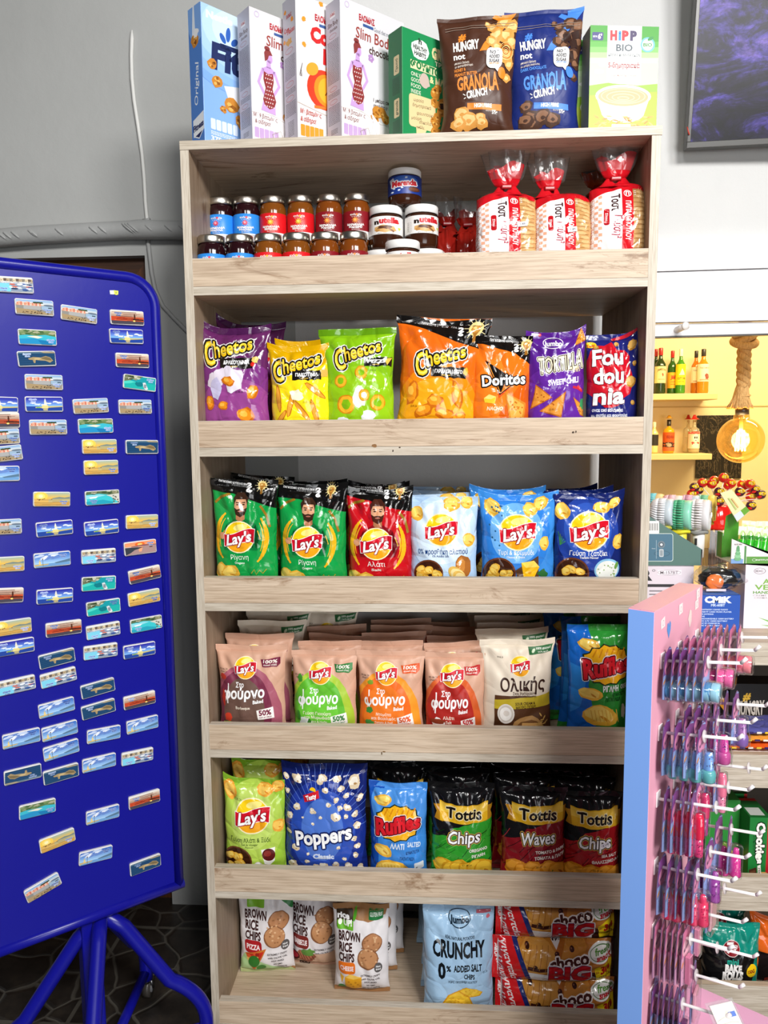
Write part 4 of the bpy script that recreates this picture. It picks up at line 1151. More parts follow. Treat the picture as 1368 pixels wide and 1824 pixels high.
# ---------------------------------------------------------------- bags on the shelves
G2, G3, G4, G5, G6 = ('snack bags on the second shelf', 'crisp bags on the third shelf', 'baked crisp bags on the fourth shelf', 'crisp bags on the fifth shelf', 'snack bags on the bottom shelf')
ORD = ['second', 'third', 'fourth', 'fifth', 'sixth', 'seventh']
b = bag('puffs_bag', 'purple puffs bag with yellow lettering, front left end of second shelf', 'c5', 108, 212, 535, 2, 0.075, '#64275f', a_purple, group=G2, seal='#4a1a4c', cl=0.034, cr=0.012, d=0.075, pinch=0.13, cat='puffs')
behind(b, 1, ['purple puffs bag in shadow behind the front purple one'], dy=0.12, dx=0.004, dz=0.0, group=G2)[0].location.z += 0.018
b = bag('puffs_bag', 'yellow puffs bag in front, between purple and green bags', 'c5', 515, 318, 885, 2, 0.07, '#f2cf0c', a_yellow, group=G2, cl=0.012, cr=0.012, pinch=0.1, cat='puffs', seal='#c9a30a')
behind(b, 1, ['yellow puffs bag mostly hidden behind the front yellow one'], dy=0.085, dx=0.01, group=G2)[0].location.z += 0.016
b = bag('puffs_bag', 'lime green puffs bag with orange hoops on the second shelf', 'c5', 822, 212, 1272, 2, 0.078, '#86bf15', a_green, group=G2, pinch=0.13, d=0.08, cat='puffs', seal='#5f9410', ry=-0.02)
b = bag('puffs_bag', 'large orange puffs bag with black top, tallest on second shelf', 'c6', 38, 122, 498, 2, 0.082, '#ea6a14', a_orange, group=G2, pinch=0.15, d=0.085, cat='puffs', seal='#e46a14', ry=0.06, sag=0.004)
b = bag('corn_chips_bag', 'orange and black tortilla chip bag leaning right beside orange puffs', 'c6', 428, 215, 722, 2, 0.07, '#ee7418', a_dorito, group=G2, pinch=0.06, cat='corn chips', seal='#120e0d', ry=0.02)
b = bag('corn_chips_bag', 'violet sweet chili tortilla chip bag on the second shelf', 'c6', 700, 198, 992, 2, 0.072, '#551f8a', a_tortilla, group=G2, pinch=0.06, cr=0.02, cl=0.006, cat='corn chips')
b = bag('peanut_puffs_bag', 'navy and red nut puffs bag at right end of second shelf', 'c6', 992, 208, 1258, 2, 0.072, '#1f2470', a_foudounia, group=G2, pinch=0.05, cr=0.024, cat='puffs')
# third shelf
b = bag('crisps_bag', 'green crisp bag at the far left of the third shelf', 'd1', 122, 178, 512, 3 - 1 + 0, 0.075, '#129a46', a_oreg1, group=G3, pinch=0.08, cl=0.006, seal='#12201a', zb=ZB[3], rz=-0.06)
behind(b, 1, ['green crisp bag behind the leftmost green one'], dy=0.085, dx=0.012, group=G3)
b2 = bag('crisps_bag', 'green crisp bag second from left, beside the red one', 'd1', 500, 205, 915, 3, 0.075, '#129a46', a_oreg2, group=G3, pinch=0.09, cr=0.008, seal='#12201a')
behind(b2, 1, ['green crisp bag behind the second green one'], dy=0.085, dx=-0.012, group=G3)
b = bag('crisps_bag', 'red salted crisp bag in front on the third shelf', 'd1', 905, 235, 1290, 3, 0.075, '#c0101c', a_alati, group=G3, pinch=0.06, cr=0.012, cl=0.01, seal='#1a1010')
behind(b, 2, ['red crisp bag just behind the front red one', 'red crisp bag at the back of the red column'], dy=0.085, dx=-0.012, group=G3)
b = bag('crisps_bag', 'pale blue unsalted crisp bag in front on the third shelf', 'd2', 88, 252, 450, 3, 0.075, '#aecdee', a_zero, group=G3, pinch=0.05)
behind(b, 3, ['pale blue crisp bag, %s in its column from the front' % k for k in ORD[:3]], dx=-0.001, group=G3)
b = bag('crisps_bag', 'bright blue cheese and onion crisp bag with dipped top', 'd2', 450, 232, 872, 3, 0.078, '#3d8fe2', a_cheese, group=G3, pinch=0.1, cl=0.01, cr=0.008, d=0.078, sag=0.006)
behind(b, 1, ['bright blue crisp bag behind the cheese and onion one'], dx=-0.02, group=G3)
b = bag('crisps_bag', 'navy tzatziki crisp bag at right end of third shelf', 'd2', 845, 236, 1222, 3, 0.075, '#142468', a_tzatziki, group=G3, pinch=0.06, cr=0.014)
behind(b, 2, ['navy crisp bag just behind the front tzatziki one', 'navy crisp bag at the back of the tzatziki column'], dx=-0.012, group=G3)
# fourth shelf
KR = '#d3a58c'
whole = None
b = bag('baked_crisps_bag', 'maroon barbecue baked crisp bag, front left of fourth shelf', 'd3', 118, 252, 530, 4, 0.072, KR, a_bbq, group=G4, pinch=0.1, fin='matte', sag=0.003)
bb = behind(b, 1, ['maroon baked crisp bag behind the front barbecue one'], dx=0.014, group=G4)[0]; bb.location.z += 0.004
c4 = b
b = bag('baked_crisps_bag', 'lime green yogurt baked crisp bag on the fourth shelf', 'd3', 556, 288, 935, 4, 0.072, KR, a_yog, group=G4, pinch=0.06, fin='matte')
behind(b, 3, ['lime baked crisp bag, %s in the yogurt column from the front' % k for k in ORD[:3]], group=G4, dx=0.004)
b = bag('baked_crisps_bag', 'bright orange tomato baked crisp bag on the fourth shelf', 'd3', 928, 290, 1328, 4, 0.072, KR, a_tom, group=G4, pinch=0.1, fin='matte')
behind(b, 4, ['orange baked crisp bag, %s in the tomato column from the front' % k for k in ORD[:4]], group=G4, dx=0.006)
b = bag('baked_crisps_bag', 'red salted baked crisp bag on the fourth shelf', 'd4', 112, 288, 448, 4, 0.072, KR, a_red, group=G4, pinch=0.05, fin='matte')
behind(b, 4, ['red baked crisp bag, %s in its column from the front' % k for k in ORD[:4]], group=G4, dx=0.004)
b = bag('wholegrain_crisps_bag', 'cream wholegrain crisp bag in front on the fourth shelf', 'd4', 415, 214, 832, 4, 0.075, '#e9dcc8', a_whole, group=G4, pinch=0.12, fin='matte', cr=0.006)
behind(b, 4, ['cream wholegrain bag, %s in its column from the front' % k for k in ORD[:4]], dy=0.074, group=G4)
l4 = c4.location
dup(b, (l4.x + 0.015, 0.225, l4.z + 0.006), (0, 0.03, 0.05), 'cream wholegrain bag, third back behind the barbecue bag', G4)
dup(b, (l4.x + 0.03, 0.31, l4.z + 0.014), (0, -0.02, -0.05), 'cream wholegrain bag leaning at the back behind the barbecue column', G4)
dup(b, (l4.x + 0.15, 0.345, l4.z + 0.012), (0, 0.03, 0.05), 'cream wholegrain bag at the very back behind the lime baked bags', G4)
b = bag('ridged_crisps_bag', 'green ridged crisp bag with blue side, right end of fourth shelf', 'd4', 890, 130, 1262, 4, 0.075, '#2c8c34', a_ruffg, group=G4, pinch=0.08, cl=0.004, rz=0.10, cr=0.0)
bk = behind(b, 2, ['green ridged crisp bag just behind the front one', 'green ridged crisp bag at the back of its column'], dx=-0.014, group=G4)
# fifth shelf
b = bag('crisps_bag', 'lime salt and vinegar crisp bag, left end of fifth shelf', 'd5', 100, 190, 462, 5, 0.072, '#9cc63c', a_lime, group=G5, pinch=0.03, cl=0.02, seal='#7fae2c')
behind(b, 2, ['lime crisp bag just behind the salt and vinegar one', 'lime crisp bag at the back of the lime column'], dx=0.012, group=G5)[0].location.z += 0.01
b = bag('popcorn_bag', 'large dark blue popcorn bag on the fifth shelf', 'd5', 442, 100, 952, 5, 0.08, '#14246e', a_popper, group=G5, pinch=0.06, d=0.085, cl=0.008, cr=0.006, cat='popcorn')
b = bag('ridged_crisps_bag', 'light blue ridged crisp bag on the fifth shelf', 'd5', 960, 212, 1306, 5, 0.072, '#3a86d8', a_ruffb, group=G5, pinch=0.05, cl=0.006)
rb = b
kw = dict(group=G5, pinch=0.1, seal='#0c0c0e')
t1 = bag('crisps_bag', 'black and green oregano crisp bag in front on fifth shelf', 'd6', 140, 205, 522, 5, 0.072, '#131316', a_tot1, **kw)
behind(t1, 3, ['black and green crisp bag, %s in its column' % k for k in ORD[:3]], group=G5, dx=-0.006)
for k in range(2):
    dup(t1, (rb.location.x - 0.008 + 0.01 * k, rb.location.y + 0.09 + 0.08 * k, rb.location.z + 0.012), (0, 0.02, 0.05), ['black and green crisp bag just behind the blue ridged one', 'black and green crisp bag farther behind the blue ridged one'][k], G5)
t2 = bag('crisps_bag', 'black and red wavy crisp bag resting on the shelf lip', 'd6', 545, 228, 945, 5, 0.062, '#131316', a_tot2, **kw)
behind(t2, 3, ['black and red wavy crisp bag, %s in its column' % k for k in ORD[:3]], group=G5, dx=-0.010)
t3 = bag('crisps_bag', 'black and red sea salt crisp bag, right end of fifth shelf', 'd6', 912, 255, 1262, 5, 0.07, '#131316', a_tot3, **kw)
behind(t3, 3, ['black and red sea salt crisp bag, %s in its column' % k for k in ORD[:3]], group=G5, dx=-0.004)
# bottom shelf
kw = dict(group=G6, pinch=0.05, fin='matte', cat='rice chips')
b = bag('rice_chips_bag', 'white pizza rice chip bag at the left on the bottom shelf', 'd7', 190, 15, 512, 6, 0.20, '#e6e2e4', a_rice1, bseal='#a3754a', rz=0.08, heavy=0.5, **kw)
b = bag('rice_chips_bag', 'white barbecue rice chip bag farthest back of the three', 'd7', 492, -10, 775, 6, 0.235, '#e2dde0', a_rice2, bseal='#b98a78', rz=-0.03, heavy=0.5, **kw)
b = bag('rice_chips_bag', 'white cheese rice chip bag standing nearest the lip', 'd7', 748, 92, 1080, 6, 0.135, '#e6e2e4', a_rice3, bseal='#a3754a', seal='#a3754a', heavy=0.5, **kw)
behind(b, 2, ['white rice chip bag just behind the cheese one', 'white rice chip bag at the back behind the cheese one'], dx=0.018, group=G6)
b = bag('crisps_bag', 'big pale blue unsalted crisp bag with black lettering on bottom shelf', 'd8', 165, 95, 560, 6, 0.068, '#a9cdec', a_crunchy, d=0.085, group=G6, pinch=0.04, rz=0.03, heavy=0.4, bseal='#a9cdec')
behind(b, 3, ['pale blue crisp bag, %s behind the black lettered one' % k for k in ORD[:3]], dx=-0.006, dy=0.088, group=G6)
def pack(name, label, x0, zb, yc, wv, hv, seed, rz=0, rx=0):
    S = pillow(hv, wv, 0.085, seed, ts=0.05, bs=0.05, pinch=0.04, heavy=0.1, fold=0.8)
    f = lambda s, t, o=0, side=-1: (lambda p: (p[2], p[1], p[0] + hv / 2))(S(s, t, o, side))
    mb = MB()
    NX, NY = 20, 50
    for side in (-1, 1):
        vs = [f(-1 + 2 * i / NX, 0.05 + 0.9 * j / NY, 0, side) for j in range(NY + 1) for i in range(NX + 1)]
        mb.add(vs, [(j * (NX + 1) + i, j * (NX + 1) + i + 1, (j + 1) * (NX + 1) + i + 1, (j + 1) * (NX + 1) + i) for j in range(NY) for i in range(NX)], mat('#3a1a14'), True)
    A = Art(0, 0, 700, 260, 'film', seed)
    a_choco(A)
    A.lay(mb, lambda sx, t, o: f(2 * t - 1, 0.02 + 0.96 * (sx + 1) / 2, o), 9)
    e = empty(name, label, 'croissant', (x0, yc, zb), (rx, 0, rz), 'croissant packs on the bottom shelf')
    mb.build('wrapper', e)
    for (a, bb_, cc) in ((0, 0.05, '#d41c22'), (0.95, 1.0, '#3a1a14')):
        m2 = MB()
        for side in (-1, 1):
            vs = [f(-1 + 2 * i / NX, a + (bb_ - a) * j / 6, 0.0005 + 0.0007 * (j % 2), side) for j in range(7) for i in range(NX + 1)]
            m2.add(vs, [(j * (NX + 1) + i, j * (NX + 1) + i + 1, (j + 1) * (NX + 1) + i + 1, (j + 1) * (NX + 1) + i) for j in range(6) for i in range(NX)], mat(cc), True)
        m2.build('end_seal', e)
    return e
pack('croissant_pack', 'chocolate croissant pack at the bottom of the stack of three', 0.752, 0.021, 0.075, 0.318, 0.118, 31)
pack('croissant_pack', 'chocolate croissant pack in the middle of the stack of three', 0.742, 0.128, 0.07, 0.318, 0.120, 32, 0.0)
pack('croissant_pack', 'chocolate croissant pack on top of the stack of three', 0.752, 0.236, 0.085, 0.318, 0.120, 33, 0.02)
# ---------------------------------------------------------------- cartons and pouches on top of the shelving
ZT = BO[0][0] + 0.0006
GT = 'cereals on top of the shelving'
def carton(name, label, corner, ang, Wd, Hh, T, front, side, cf, cs, fart=None, sart=None, cat='cereal box', group=GT, loc=None, H=150, back=None, fin='card'):
    """upright carton; its near bottom corner at `corner`, front face running right and away by ang degrees"""
    e = empty(name, label, cat, corner, (0, 0, R(ang)), group)
    mb = MB()
    mb.box(0, 0, 0, Wd, T, Hh, mat(cf, fin), 0.0012)
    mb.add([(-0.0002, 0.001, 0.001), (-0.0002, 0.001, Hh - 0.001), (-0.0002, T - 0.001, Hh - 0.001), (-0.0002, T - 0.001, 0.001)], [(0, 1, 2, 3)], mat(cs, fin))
    if fart:
        A = Art(0, 0, 100, H, fin, len(label)); fart(A)
        A.lay(mb, lambda sx, t, o: ((sx + 1) / 2 * Wd, -o, t * Hh))
    if sart:
        A = Art(0, 0, 30, H, fin, len(label) + 3); sart(A)
        A.lay(mb, lambda sx, t, o: (-o - 0.0003, (1 - (sx + 1) / 2) * T, t * Hh))
    mb.build('carton', e)
    mb = MB()
    mb.box(0.002, 0.002, Hh - 0.0004, Wd - 0.002, T * 0.52, Hh + 0.0008, mat(cf, fin)); mb.box(0.002, T * 0.53, Hh - 0.0004, Wd - 0.002, T - 0.002, Hh + 0.0003, mat(cf, fin))
    mb.build('top_flap', e)
    return e
def flake(A, x, y, r, k=6):
    A.blob(x, y, r, r * 0.85, '#c98430', 0.2, 10)
    for i in range(k): A.blob(x + A.rnd.uniform(-0.5, 0.5) * r, y + A.rnd.uniform(-0.5, 0.5) * r, r * 0.3, r * 0.22, ('#e9b25e', '#9a5c1c')[i % 2], 0.3, 6)
def small_print(A, x0, x1, y0, y1, col, h=0.75, gap=1.5):
    y = y0
    while y < y1:
        x = x0
        while x < x1:
            l = A.rnd.uniform(1.2, 3.6)
            A.raw([(x, y), (min(x + l, x1), y), (min(x + l, x1), y + h), (x, y + h)], [(0, 1, 2, 3)], col, None, True)
            x += l + 0.5
        y += gap
def f_fit(A):
    for k in range(6): A.ell(55, 20, 110 - k * 14, 70 - k * 9, ('#7fabe8', '#8db7ee', '#9bc2f2', '#abcef6', '#bcdaf8', '#cde5fb')[k])
    A.poly([(70, -5), (101, -5), (101, 42), (86, 20)], '#d81b60')
    A.txt('Nestle', 26, 9, 38, 7.5, '#f4f8fc', 0.05, 0.1, -3)
    for a, x, y, r in ((8, 38, 24, 11), (-38, 30, 30, 8), (50, 47, 30, 8)): A.ell(x, y, 3.4, r * 0.75, '#2f5fb4', a)
    A.txt('Fitness', 72, 50, 118, 27, '#1f2c5c', 0.055, 0.12, -2); A.line([(26, 39), (58, 38)], 5.5, '#1f2c5c')
    A.poly([(30, 82), (52, 78), (101, 92), (101, 125), (60, 112), (36, 96)], '#eef0f4'); A.blob(85, 92, 20, 14, '#24346a', 0.2)
    for x, y, r in ((14, 62, 7), (20, 80, 8), (40, 100, 11), (60, 122, 10), (74, 112, 9), (52, 116, 7), (28, 108, 5), (88, 120, 12)): flake(A, x, y, r)
    A.poly([(60, 118), (100, 112), (100, 150), (64, 138)], '#3a62b8'); A.rect(84, 122, 100, 140, '#c8205c')
    for k in range(5): A.rr(9 + k * 8, 122, 16 + k * 8, 134, 1.5, '#d6e4f6')
    small_print(A, 9, 46, 136, 140, '#e8f0fa')
    A.txt('375 g e', 24, 144, 30, 5.5, '#f0f5fb', 0.03)
def s_fit(A):
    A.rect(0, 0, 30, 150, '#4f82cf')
    A.ell(20, 10, 22, 30, '#7fabe8'); A.poly([(12, -2), (15, -2), (16, 24), (22, 32), (8, 34)], '#e6eef8'); flake(A, 14, 36, 9, 10); A.blob(18, 30, 6, 5, '#f0f2f4', 0.3)
    A.txt('Original', 15, 84, 46, 8.5, '#e9f1fb', 0.01, 0.15, -84)
    A.ell(16, 132, 12.5, 11, '#16245e'); A.poly([(4, 122), (30, 116), (30, 136), (4, 141)], '#f2f6fb'); A.txt('Fitness', 16.5, 130, 25, 6.5, '#16245e', 0.05, 0.1, -8); A.line([(6, 140), (18, 144), (28, 136)], 1.5, '#e8eef8')
def lady(A, x, y, s):
    sk = '#c9a0d8'
    A.line([(x - 8 * s, y + 15 * s), (x - 15 * s, y + 32 * s), (x - 5 * s, y + 47 * s)], 3.6 * s, sk); A.line([(x + 8 * s, y + 15 * s), (x + 15 * s, y + 31 * s), (x + 6 * s, y + 44 * s)], 3.6 * s, sk)
    A.poly([(x - 9 * s, y + 15 * s), (x - 3 * s, y + 11.5 * s), (x + 3 * s, y + 11.5 * s), (x + 9 * s, y + 15 * s), (x + 6 * s, y + 26 * s), (x - 7 * s, y + 26 * s)], sk); A.poly([(x - 8 * s, y + 50 * s), (x + 8 * s, y + 50 * s), (x + 9 * s, y + 66 * s), (x - 12 * s, y + 64 * s)], sk)
    A.poly([(x - 2.4 * s, y + 4 * s), (x + 3 * s, y + 4 * s), (x + 3.4 * s, y + 13 * s), (x - 3 * s, y + 13 * s)], sk); A.ell(x + 1.5 * s, y + 1 * s, 4.4 * s, 6 * s, sk, -12)
    A.poly([(x - 5 * s, y + 6 * s), (x - 6 * s, y - 4 * s), (x - 3 * s, y - 9 * s), (x + 3 * s, y - 8 * s), (x + 6 * s, y - 3 * s), (x + 1 * s, y - 2 * s), (x - 1 * s, y + 3 * s)], '#8a3a3a'); A.ell(x - 1.5 * s, y - 9.5 * s, 4 * s, 2.8 * s, '#8a3a3a')
    P = [(x - 7 * s, y + 18 * s), (x - 1 * s, y + 20 * s), (x + 6 * s, y + 18 * s), (x + 7 * s, y + 28 * s), (x + 5 * s, y + 36 * s), (x + 10 * s, y + 50 * s), (x + 7 * s, y + 58 * s), (x, y + 61 * s), (x - 7 * s, y + 57 * s), (x - 9 * s, y + 51 * s), (x - 5 * s, y + 37 * s), (x - 8 * s, y + 27 * s)]
    A.poly(P, '#8f3434')
    for j in range(9):
        for i in range(-2, 3):
            px, py = x + (i * 3.2 + (j % 2) * 1.6) * s, y + (21 + j * 4.6) * s
            wd = 5 if j < 2 else 3.4 if j < 4 else 6.5
            if abs(px - x) < wd * s: A.ell(px, py, 0.8 * s, 0.9 * s, '#f0dede', n=8)
def f_slim(A):
    A.ring(10, 6, 3.4, 0.8, '#c8b8d8')
    A.txt('ΕΛΟΜΑΣ', 40, 14, 24, 6, '#b3202c', 0.05); A.rect(34, 19.5, 50, 22.5, '#3a5a96'); A.txt('Good diet morning', 68, 21, 34, 4.6, '#8a8a94', 0.01)
    A.txt('Slim Body', 52, 31, 58, 12, '#9c4038', 0.01, 0.05); A.txt('chocolate', 64, 45, 42, 8.5, '#4a2a24', 0.02)
    lady(A, 25, 50, 0.98)
    for x, y, r in ((46, 54, 4), (52, 128, 3), (58, 140, 3.4), (70, 144, 3), (88, 66, 3)):
        for k in range(5): A.ell(x + r * 0.7 * math.cos(k * 1.257), y + r * 0.7 * math.sin(k * 1.257), r * 0.5, r * 0.5, '#b58ac4', n=8)
    A.ell(16, 150, 80, 34, '#f3eef0'); A.line([(0, 118), (30, 116), (60, 124), (101, 122)], 0.6, '#c4b6b0'); A.line([(48, 122), (44, 150)], 0.5, '#c4b6b0')
    A.txt('Με 9 βιταμίνες', 19, 120, 34, 4.6, '#7a3a34', 0.02, 0.1); A.txt('& σίδηρο!', 15, 127, 22, 4.6, '#7a3a34', 0.02, 0.1)
    A.txt('1 μπάρα απο', 63, 98, 28, 4, '#4a3a34', 0.02, 0.1, -3); A.txt('σοκολάτα σε κάθε', 66, 104, 34, 4, '#4a3a34', 0.02, 0.1, -3)
    for k in range(5): A.rr(3 + k * 7, 134, 9.4 + k * 7, 146, 1, '#c3a4d2')
    for k in range(9): flake(A, 62 + A.rnd.uniform(-14, 26), 116 + A.rnd.uniform(-8, 8), 6.5)
    A.poly([(45, 114), (60, 126), (101, 128), (101, 150), (62, 148), (50, 132)], '#efe8ea')
    A.line([(28, 138), (40, 132), (46, 146), (34, 150), (28, 138)], 0.6, '#b0a29a'); A.line([(34, 135), (40, 148)], 0.5, '#b0a29a')
def s_slim(A):
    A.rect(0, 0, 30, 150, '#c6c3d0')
    A.rect(9, 12, 20, 18, '#f0eef4'); A.txt('ΕΛΟΜΑΣ', 14.5, 14, 10, 3, '#b3202c', 0.05); A.txt('Slim Body', 15, 24, 22, 5, '#5a3434', 0.02); A.txt('chocolate', 16, 30, 16, 3.6, '#5a3434', 0.02)
    small_print(A, 3, 27, 42, 88, '#6c6a76'); small_print(A, 3, 27, 98, 104, '#6c6a76'); small_print(A, 3, 27, 112, 132, '#6c6a76'); small_print(A, 8, 22, 138, 144, '#6c6a76')
    for y in (37, 94, 108): A.ring(14, y, 8, 0.5, '#b06a72', 2.6)
def f_corn(A):
    for x, y in ((11, 24), (11, 50), (36, 2)): A.blob(x, y, 3, 2.6, '#f0962c', 0.2)
    A.txt('ΕΛΟΜΑΣ', 40, 18, 26, 6, '#b3202c', 0.05); A.rect(33, 23.5, 50, 26.5, '#3a5a96')
    A.txt('Corn', 42, 36, 44, 15, '#cc2020', 0.06, 0.05); A.txt('Flakes', 68, 56, 60, 15, '#cc2020', 0.06, 0.05)
    A.ell(38, 92, 24, 21, '#dd3a1c'); A.ell(42, 92, 18, 17, '#f08a1e'); A.ell(44, 92, 14, 14, '#f6ac2c')
    A.line([(44, 92), (44, 82)], 1.3, '#7a2a14'); A.line([(44, 92), (40, 97)], 1.3, '#7a2a14')
    A.ell(22, 73, 9, 6.5, '#f2a230', -25); A.ell(50, 70, 9, 6.5, '#f2a230', 15); A.line([(24, 112), (45, 110)], 3, '#e8762a')
    for k in range(3): A.line([(8 - k, 70 + k * 3), (6 - k, 77 + k * 3), (7 - k, 84)], 0.7, '#5a4a4a')
    A.line([(0, 112), (40, 118), (101, 116)], 0.5, '#c8b2a2'); A.txt('Με βιταμίνες', 19, 120, 30, 4.8, '#b8402c', 0.02, 0.1); A.txt('& σίδηρο!', 15, 128, 22, 4.8, '#b8402c', 0.02, 0.1)
    for k in range(5): A.rr(4 + k * 6.6, 134, 10 + k * 6.6, 146, 1, '#f0982c')
    A.blob(54, 132, 12, 14, '#f6ece2', 0.1); small_print(A, 44, 62, 120, 146, '#b87a5a', 0.5, 1.8)
def s_corn(A):
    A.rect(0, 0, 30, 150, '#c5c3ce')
    for x, y in ((6, 12), (3, 42), (26, 3)): A.blob(x, y, 2.6, 2.2, '#f0962c', 0.2)
    A.txt('ΕΛΟΜΑΣ', 15, 18, 12, 3.4, '#b3202c', 0.05); A.txt('Corn', 9, 31, 12, 5, '#c42a24', 0.03); A.txt('Flakes', 19, 34, 17, 5.4, '#c42a24', 0.03); A.blob(22, 24, 3, 3, '#f0962c', 0.3)
    A.blob(14, 45, 7, 4, '#d8a24c', 0.3); small_print(A, 3, 27, 60, 84, '#6c6a76'); small_print(A, 3, 27, 94, 100, '#6c6a76'); small_print(A, 3, 27, 108, 122, '#6c6a76'); small_print(A, 8, 22, 128, 144, '#6c6a76')
    for y in (54, 89, 104): A.ring(14, y, 9, 0.5, '#c0555a', 3)
def f_green(A):
    A.blob(33, 24, 17, 14, '#f2f4ee', 0.08); A.txt('HEALTHY', 33, 22, 26, 6, '#2a3a2e', 0.04, 0, 4); A.txt('HABITS', 33, 30, 22, 6, '#2a3a2e', 0.04, 0, 4); A.txt('h', 33, 12, 6, 8, '#2a3a2e', 0.04)
    A.txt('GRANOLA', 88, 22, 66, 15, '#ecd9a0', 0.06, 0, 2); A.txt('ΤΡΑΓΑΝΗ', 84, 36, 46, 6, '#f0e8c8', 0.03, 0, 2)
    A.rect(15, 41, 64, 53, '#e9dfb0'); A.txt('ΦΟΥΝΤΟΥΚΙ', 52, 47, 74, 9, '#1f7a44', 0.06, 0, 2); A.txt('& ΜΑΥΡΗ', 76, 60, 50, 9, '#ecd9a0', 0.04)
    for k, t in enumerate(('ONLY', 'GOOD', 'FOOD', 'INSIDE')): A.txt(t, 25, 60 + k * 8, 18, 5.6, '#e6ead2', 0.01)
    A.blob(42, 65, 9, 10, '#c9b4a8', 0.2)
    A.rr(12, 88, 62, 134, 5, '#e6cc98'); A.poly([(25, 132), (45, 134), (36, 150), (26, 150)], '#e6cc98')
    for t, x, y in (('ωραία', 30, 95), ('δημητριακά', 36, 102), ('φουντούκια', 44, 112), ('μαύρη', 26, 121), ('σοκολάτα', 46, 124), ('μέλι', 34, 132)): A.txt(t, x, y, None, 4.6, '#4a3a24', 0.0, 0.15, -4)
    for k in range(26): flake(A, 72 + A.rnd.uniform(-16, 26), 104 + A.rnd.uniform(-36, 34), 8, 4)
    for k in range(7): A.poly([(x_, y_) for x_, y_ in [(70 + 6 * k, 90 + (k * 37) % 44), (78 + 6 * k, 88 + (k * 37) % 44), (80 + 6 * k, 97 + (k * 37) % 44), (71 + 6 * k, 98 + (k * 37) % 44)]], '#3a2016')
def s_green(A):
    A.rect(0, 0, 30, 150, '#1a6a3e'); A.rr(12, 36, 24, 62, 2, '#dccb9a'); A.txt('Πρωινό', 18, 49, 18, 5, '#2a4a2c', 0.02, 0.1, -90); A.rr(12, 96, 24, 122, 2, '#dccb9a'); A.txt('granola', 18, 109, 20, 5, '#2a4a2c', 0.02, 0.1, -90); small_print(A, 9, 25, 66, 90, '#123f26'); small_print(A, 9, 25, 126, 144, '#123f26')
def f_hipp(A):
    A.poly([(-5, -5), (105, -5), (105, 56), (-5, 60)], '#3f9a2e')
    for k in range(5): A.poly([(-5, 24 + k * 8), (105, 22 + k * 8), (105, 160), (-5, 160)], ('#57aa3e', '#7cbf60', '#a6d48c', '#cbe6b8', '#c3d6b2')[k])
    A.poly([(-5, 90), (30, 84), (70, 88), (105, 84), (105, 160), (-5, 160)], '#8fbf2a'); A.poly([(-5, 104), (105, 96), (105, 160), (-5, 160)], '#a6bb20')
    A.rect(25, -2, 75, 82, '#e2e1df'); A.ell(50, 82, 26, 4, '#e8f0f4')
    for t, x, c in (('H', 34, '#c8202c'), ('i', 43, '#2a8ac8'), ('P', 51, '#c8202c'), ('P', 63, '#3a2a5a')): A.txt(t, x, 14, (10, 4, 10, 10)[0 if t == 'H' else 1 if t == 'i' else 2], 13, c, 0.07)
    A.txt('BIO', 50, 32, 24, 10, '#3a4a54', 0.015); A.txt('ΚΡΕΜΑ ΔΗΜΗΤΡΙΑΚΩΝ', 50, 43, 46, 4, '#6a7478', 0.015); A.txt('5-δημητριακά', 50, 58, 46, 7.5, '#a03a3a', 0.025); A.txt('χωρίς προσθήκη ζάχαρης', 50, 73, 38, 2.6, '#c87a6a', 0.02)
    A.ell(84, 27, 10.5, 11, '#6db4e4'); A.ell(84, 27, 8, 8.5, '#fafdf6'); A.txt('BIO', 84, 27, 13, 5, '#3a8a3c', 0.04); A.ell(88, 18, 5, 2.4, '#2a8a3c', -30)
    A.rr(3, 10, 19, 22, 1.5, '#3a3a7a'); A.txt("6'", 14, 16, 6, 7, '#ffffff', 0.04); A.txt('από τον', 7, 16, 6, 3, '#ffffff', 0.02)
    A.ell(18, 58, 5, 3, '#f8faf6'); A.ell(14, 68, 7, 3.4, '#f8faf6')
    A.ell(50, 128, 32, 16, '#c6c8ce'); A.poly([(10, 104), (90, 102), (82, 128), (66, 140), (36, 140), (18, 128)], '#eceef0'); A.ell(50, 104, 41, 17, '#f6f4f2'); A.ell(50, 105, 37, 14, '#dba878')
    for k in range(4): A.ring(50, 104 + k, 33 - k * 8, 1.6, '#eac69c', 12 - k * 3)
    for k in range(46): A.ell(50 + A.rnd.uniform(-40, 44), 142 + A.rnd.uniform(-8, 9), 4.5, 1.1, ('#e0a23a', '#c8802c', '#f0c468')[k % 3], A.rnd.uniform(-50, 50), 8)
    A.rr(34, 146, 62, 155, 1, '#f4f6ec'); A.txt('από 6 μηνών', 48, 150.5, 20, 2.6, '#4a5a3a', 0.02)
cc = lambda px, py, Y=0.006: Vector((at(px, py, Y).x, Y, ZT))
def top(px, py): return at(px, py, 0.006).z - ZT
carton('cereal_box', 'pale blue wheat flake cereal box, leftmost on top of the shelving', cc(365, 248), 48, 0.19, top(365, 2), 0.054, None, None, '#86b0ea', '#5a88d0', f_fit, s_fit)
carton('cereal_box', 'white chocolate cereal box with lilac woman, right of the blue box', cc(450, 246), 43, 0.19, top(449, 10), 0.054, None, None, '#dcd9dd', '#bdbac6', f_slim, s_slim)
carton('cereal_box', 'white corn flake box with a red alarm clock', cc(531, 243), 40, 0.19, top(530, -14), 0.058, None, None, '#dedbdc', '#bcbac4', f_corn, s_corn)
carton('cereal_box', 'white chocolate cereal box with lilac woman, beside the green box', cc(609, 241), 42, 0.19, top(608, -8), 0.056, None, None, '#dcd9dd', '#bdbac6', f_slim, s_slim)
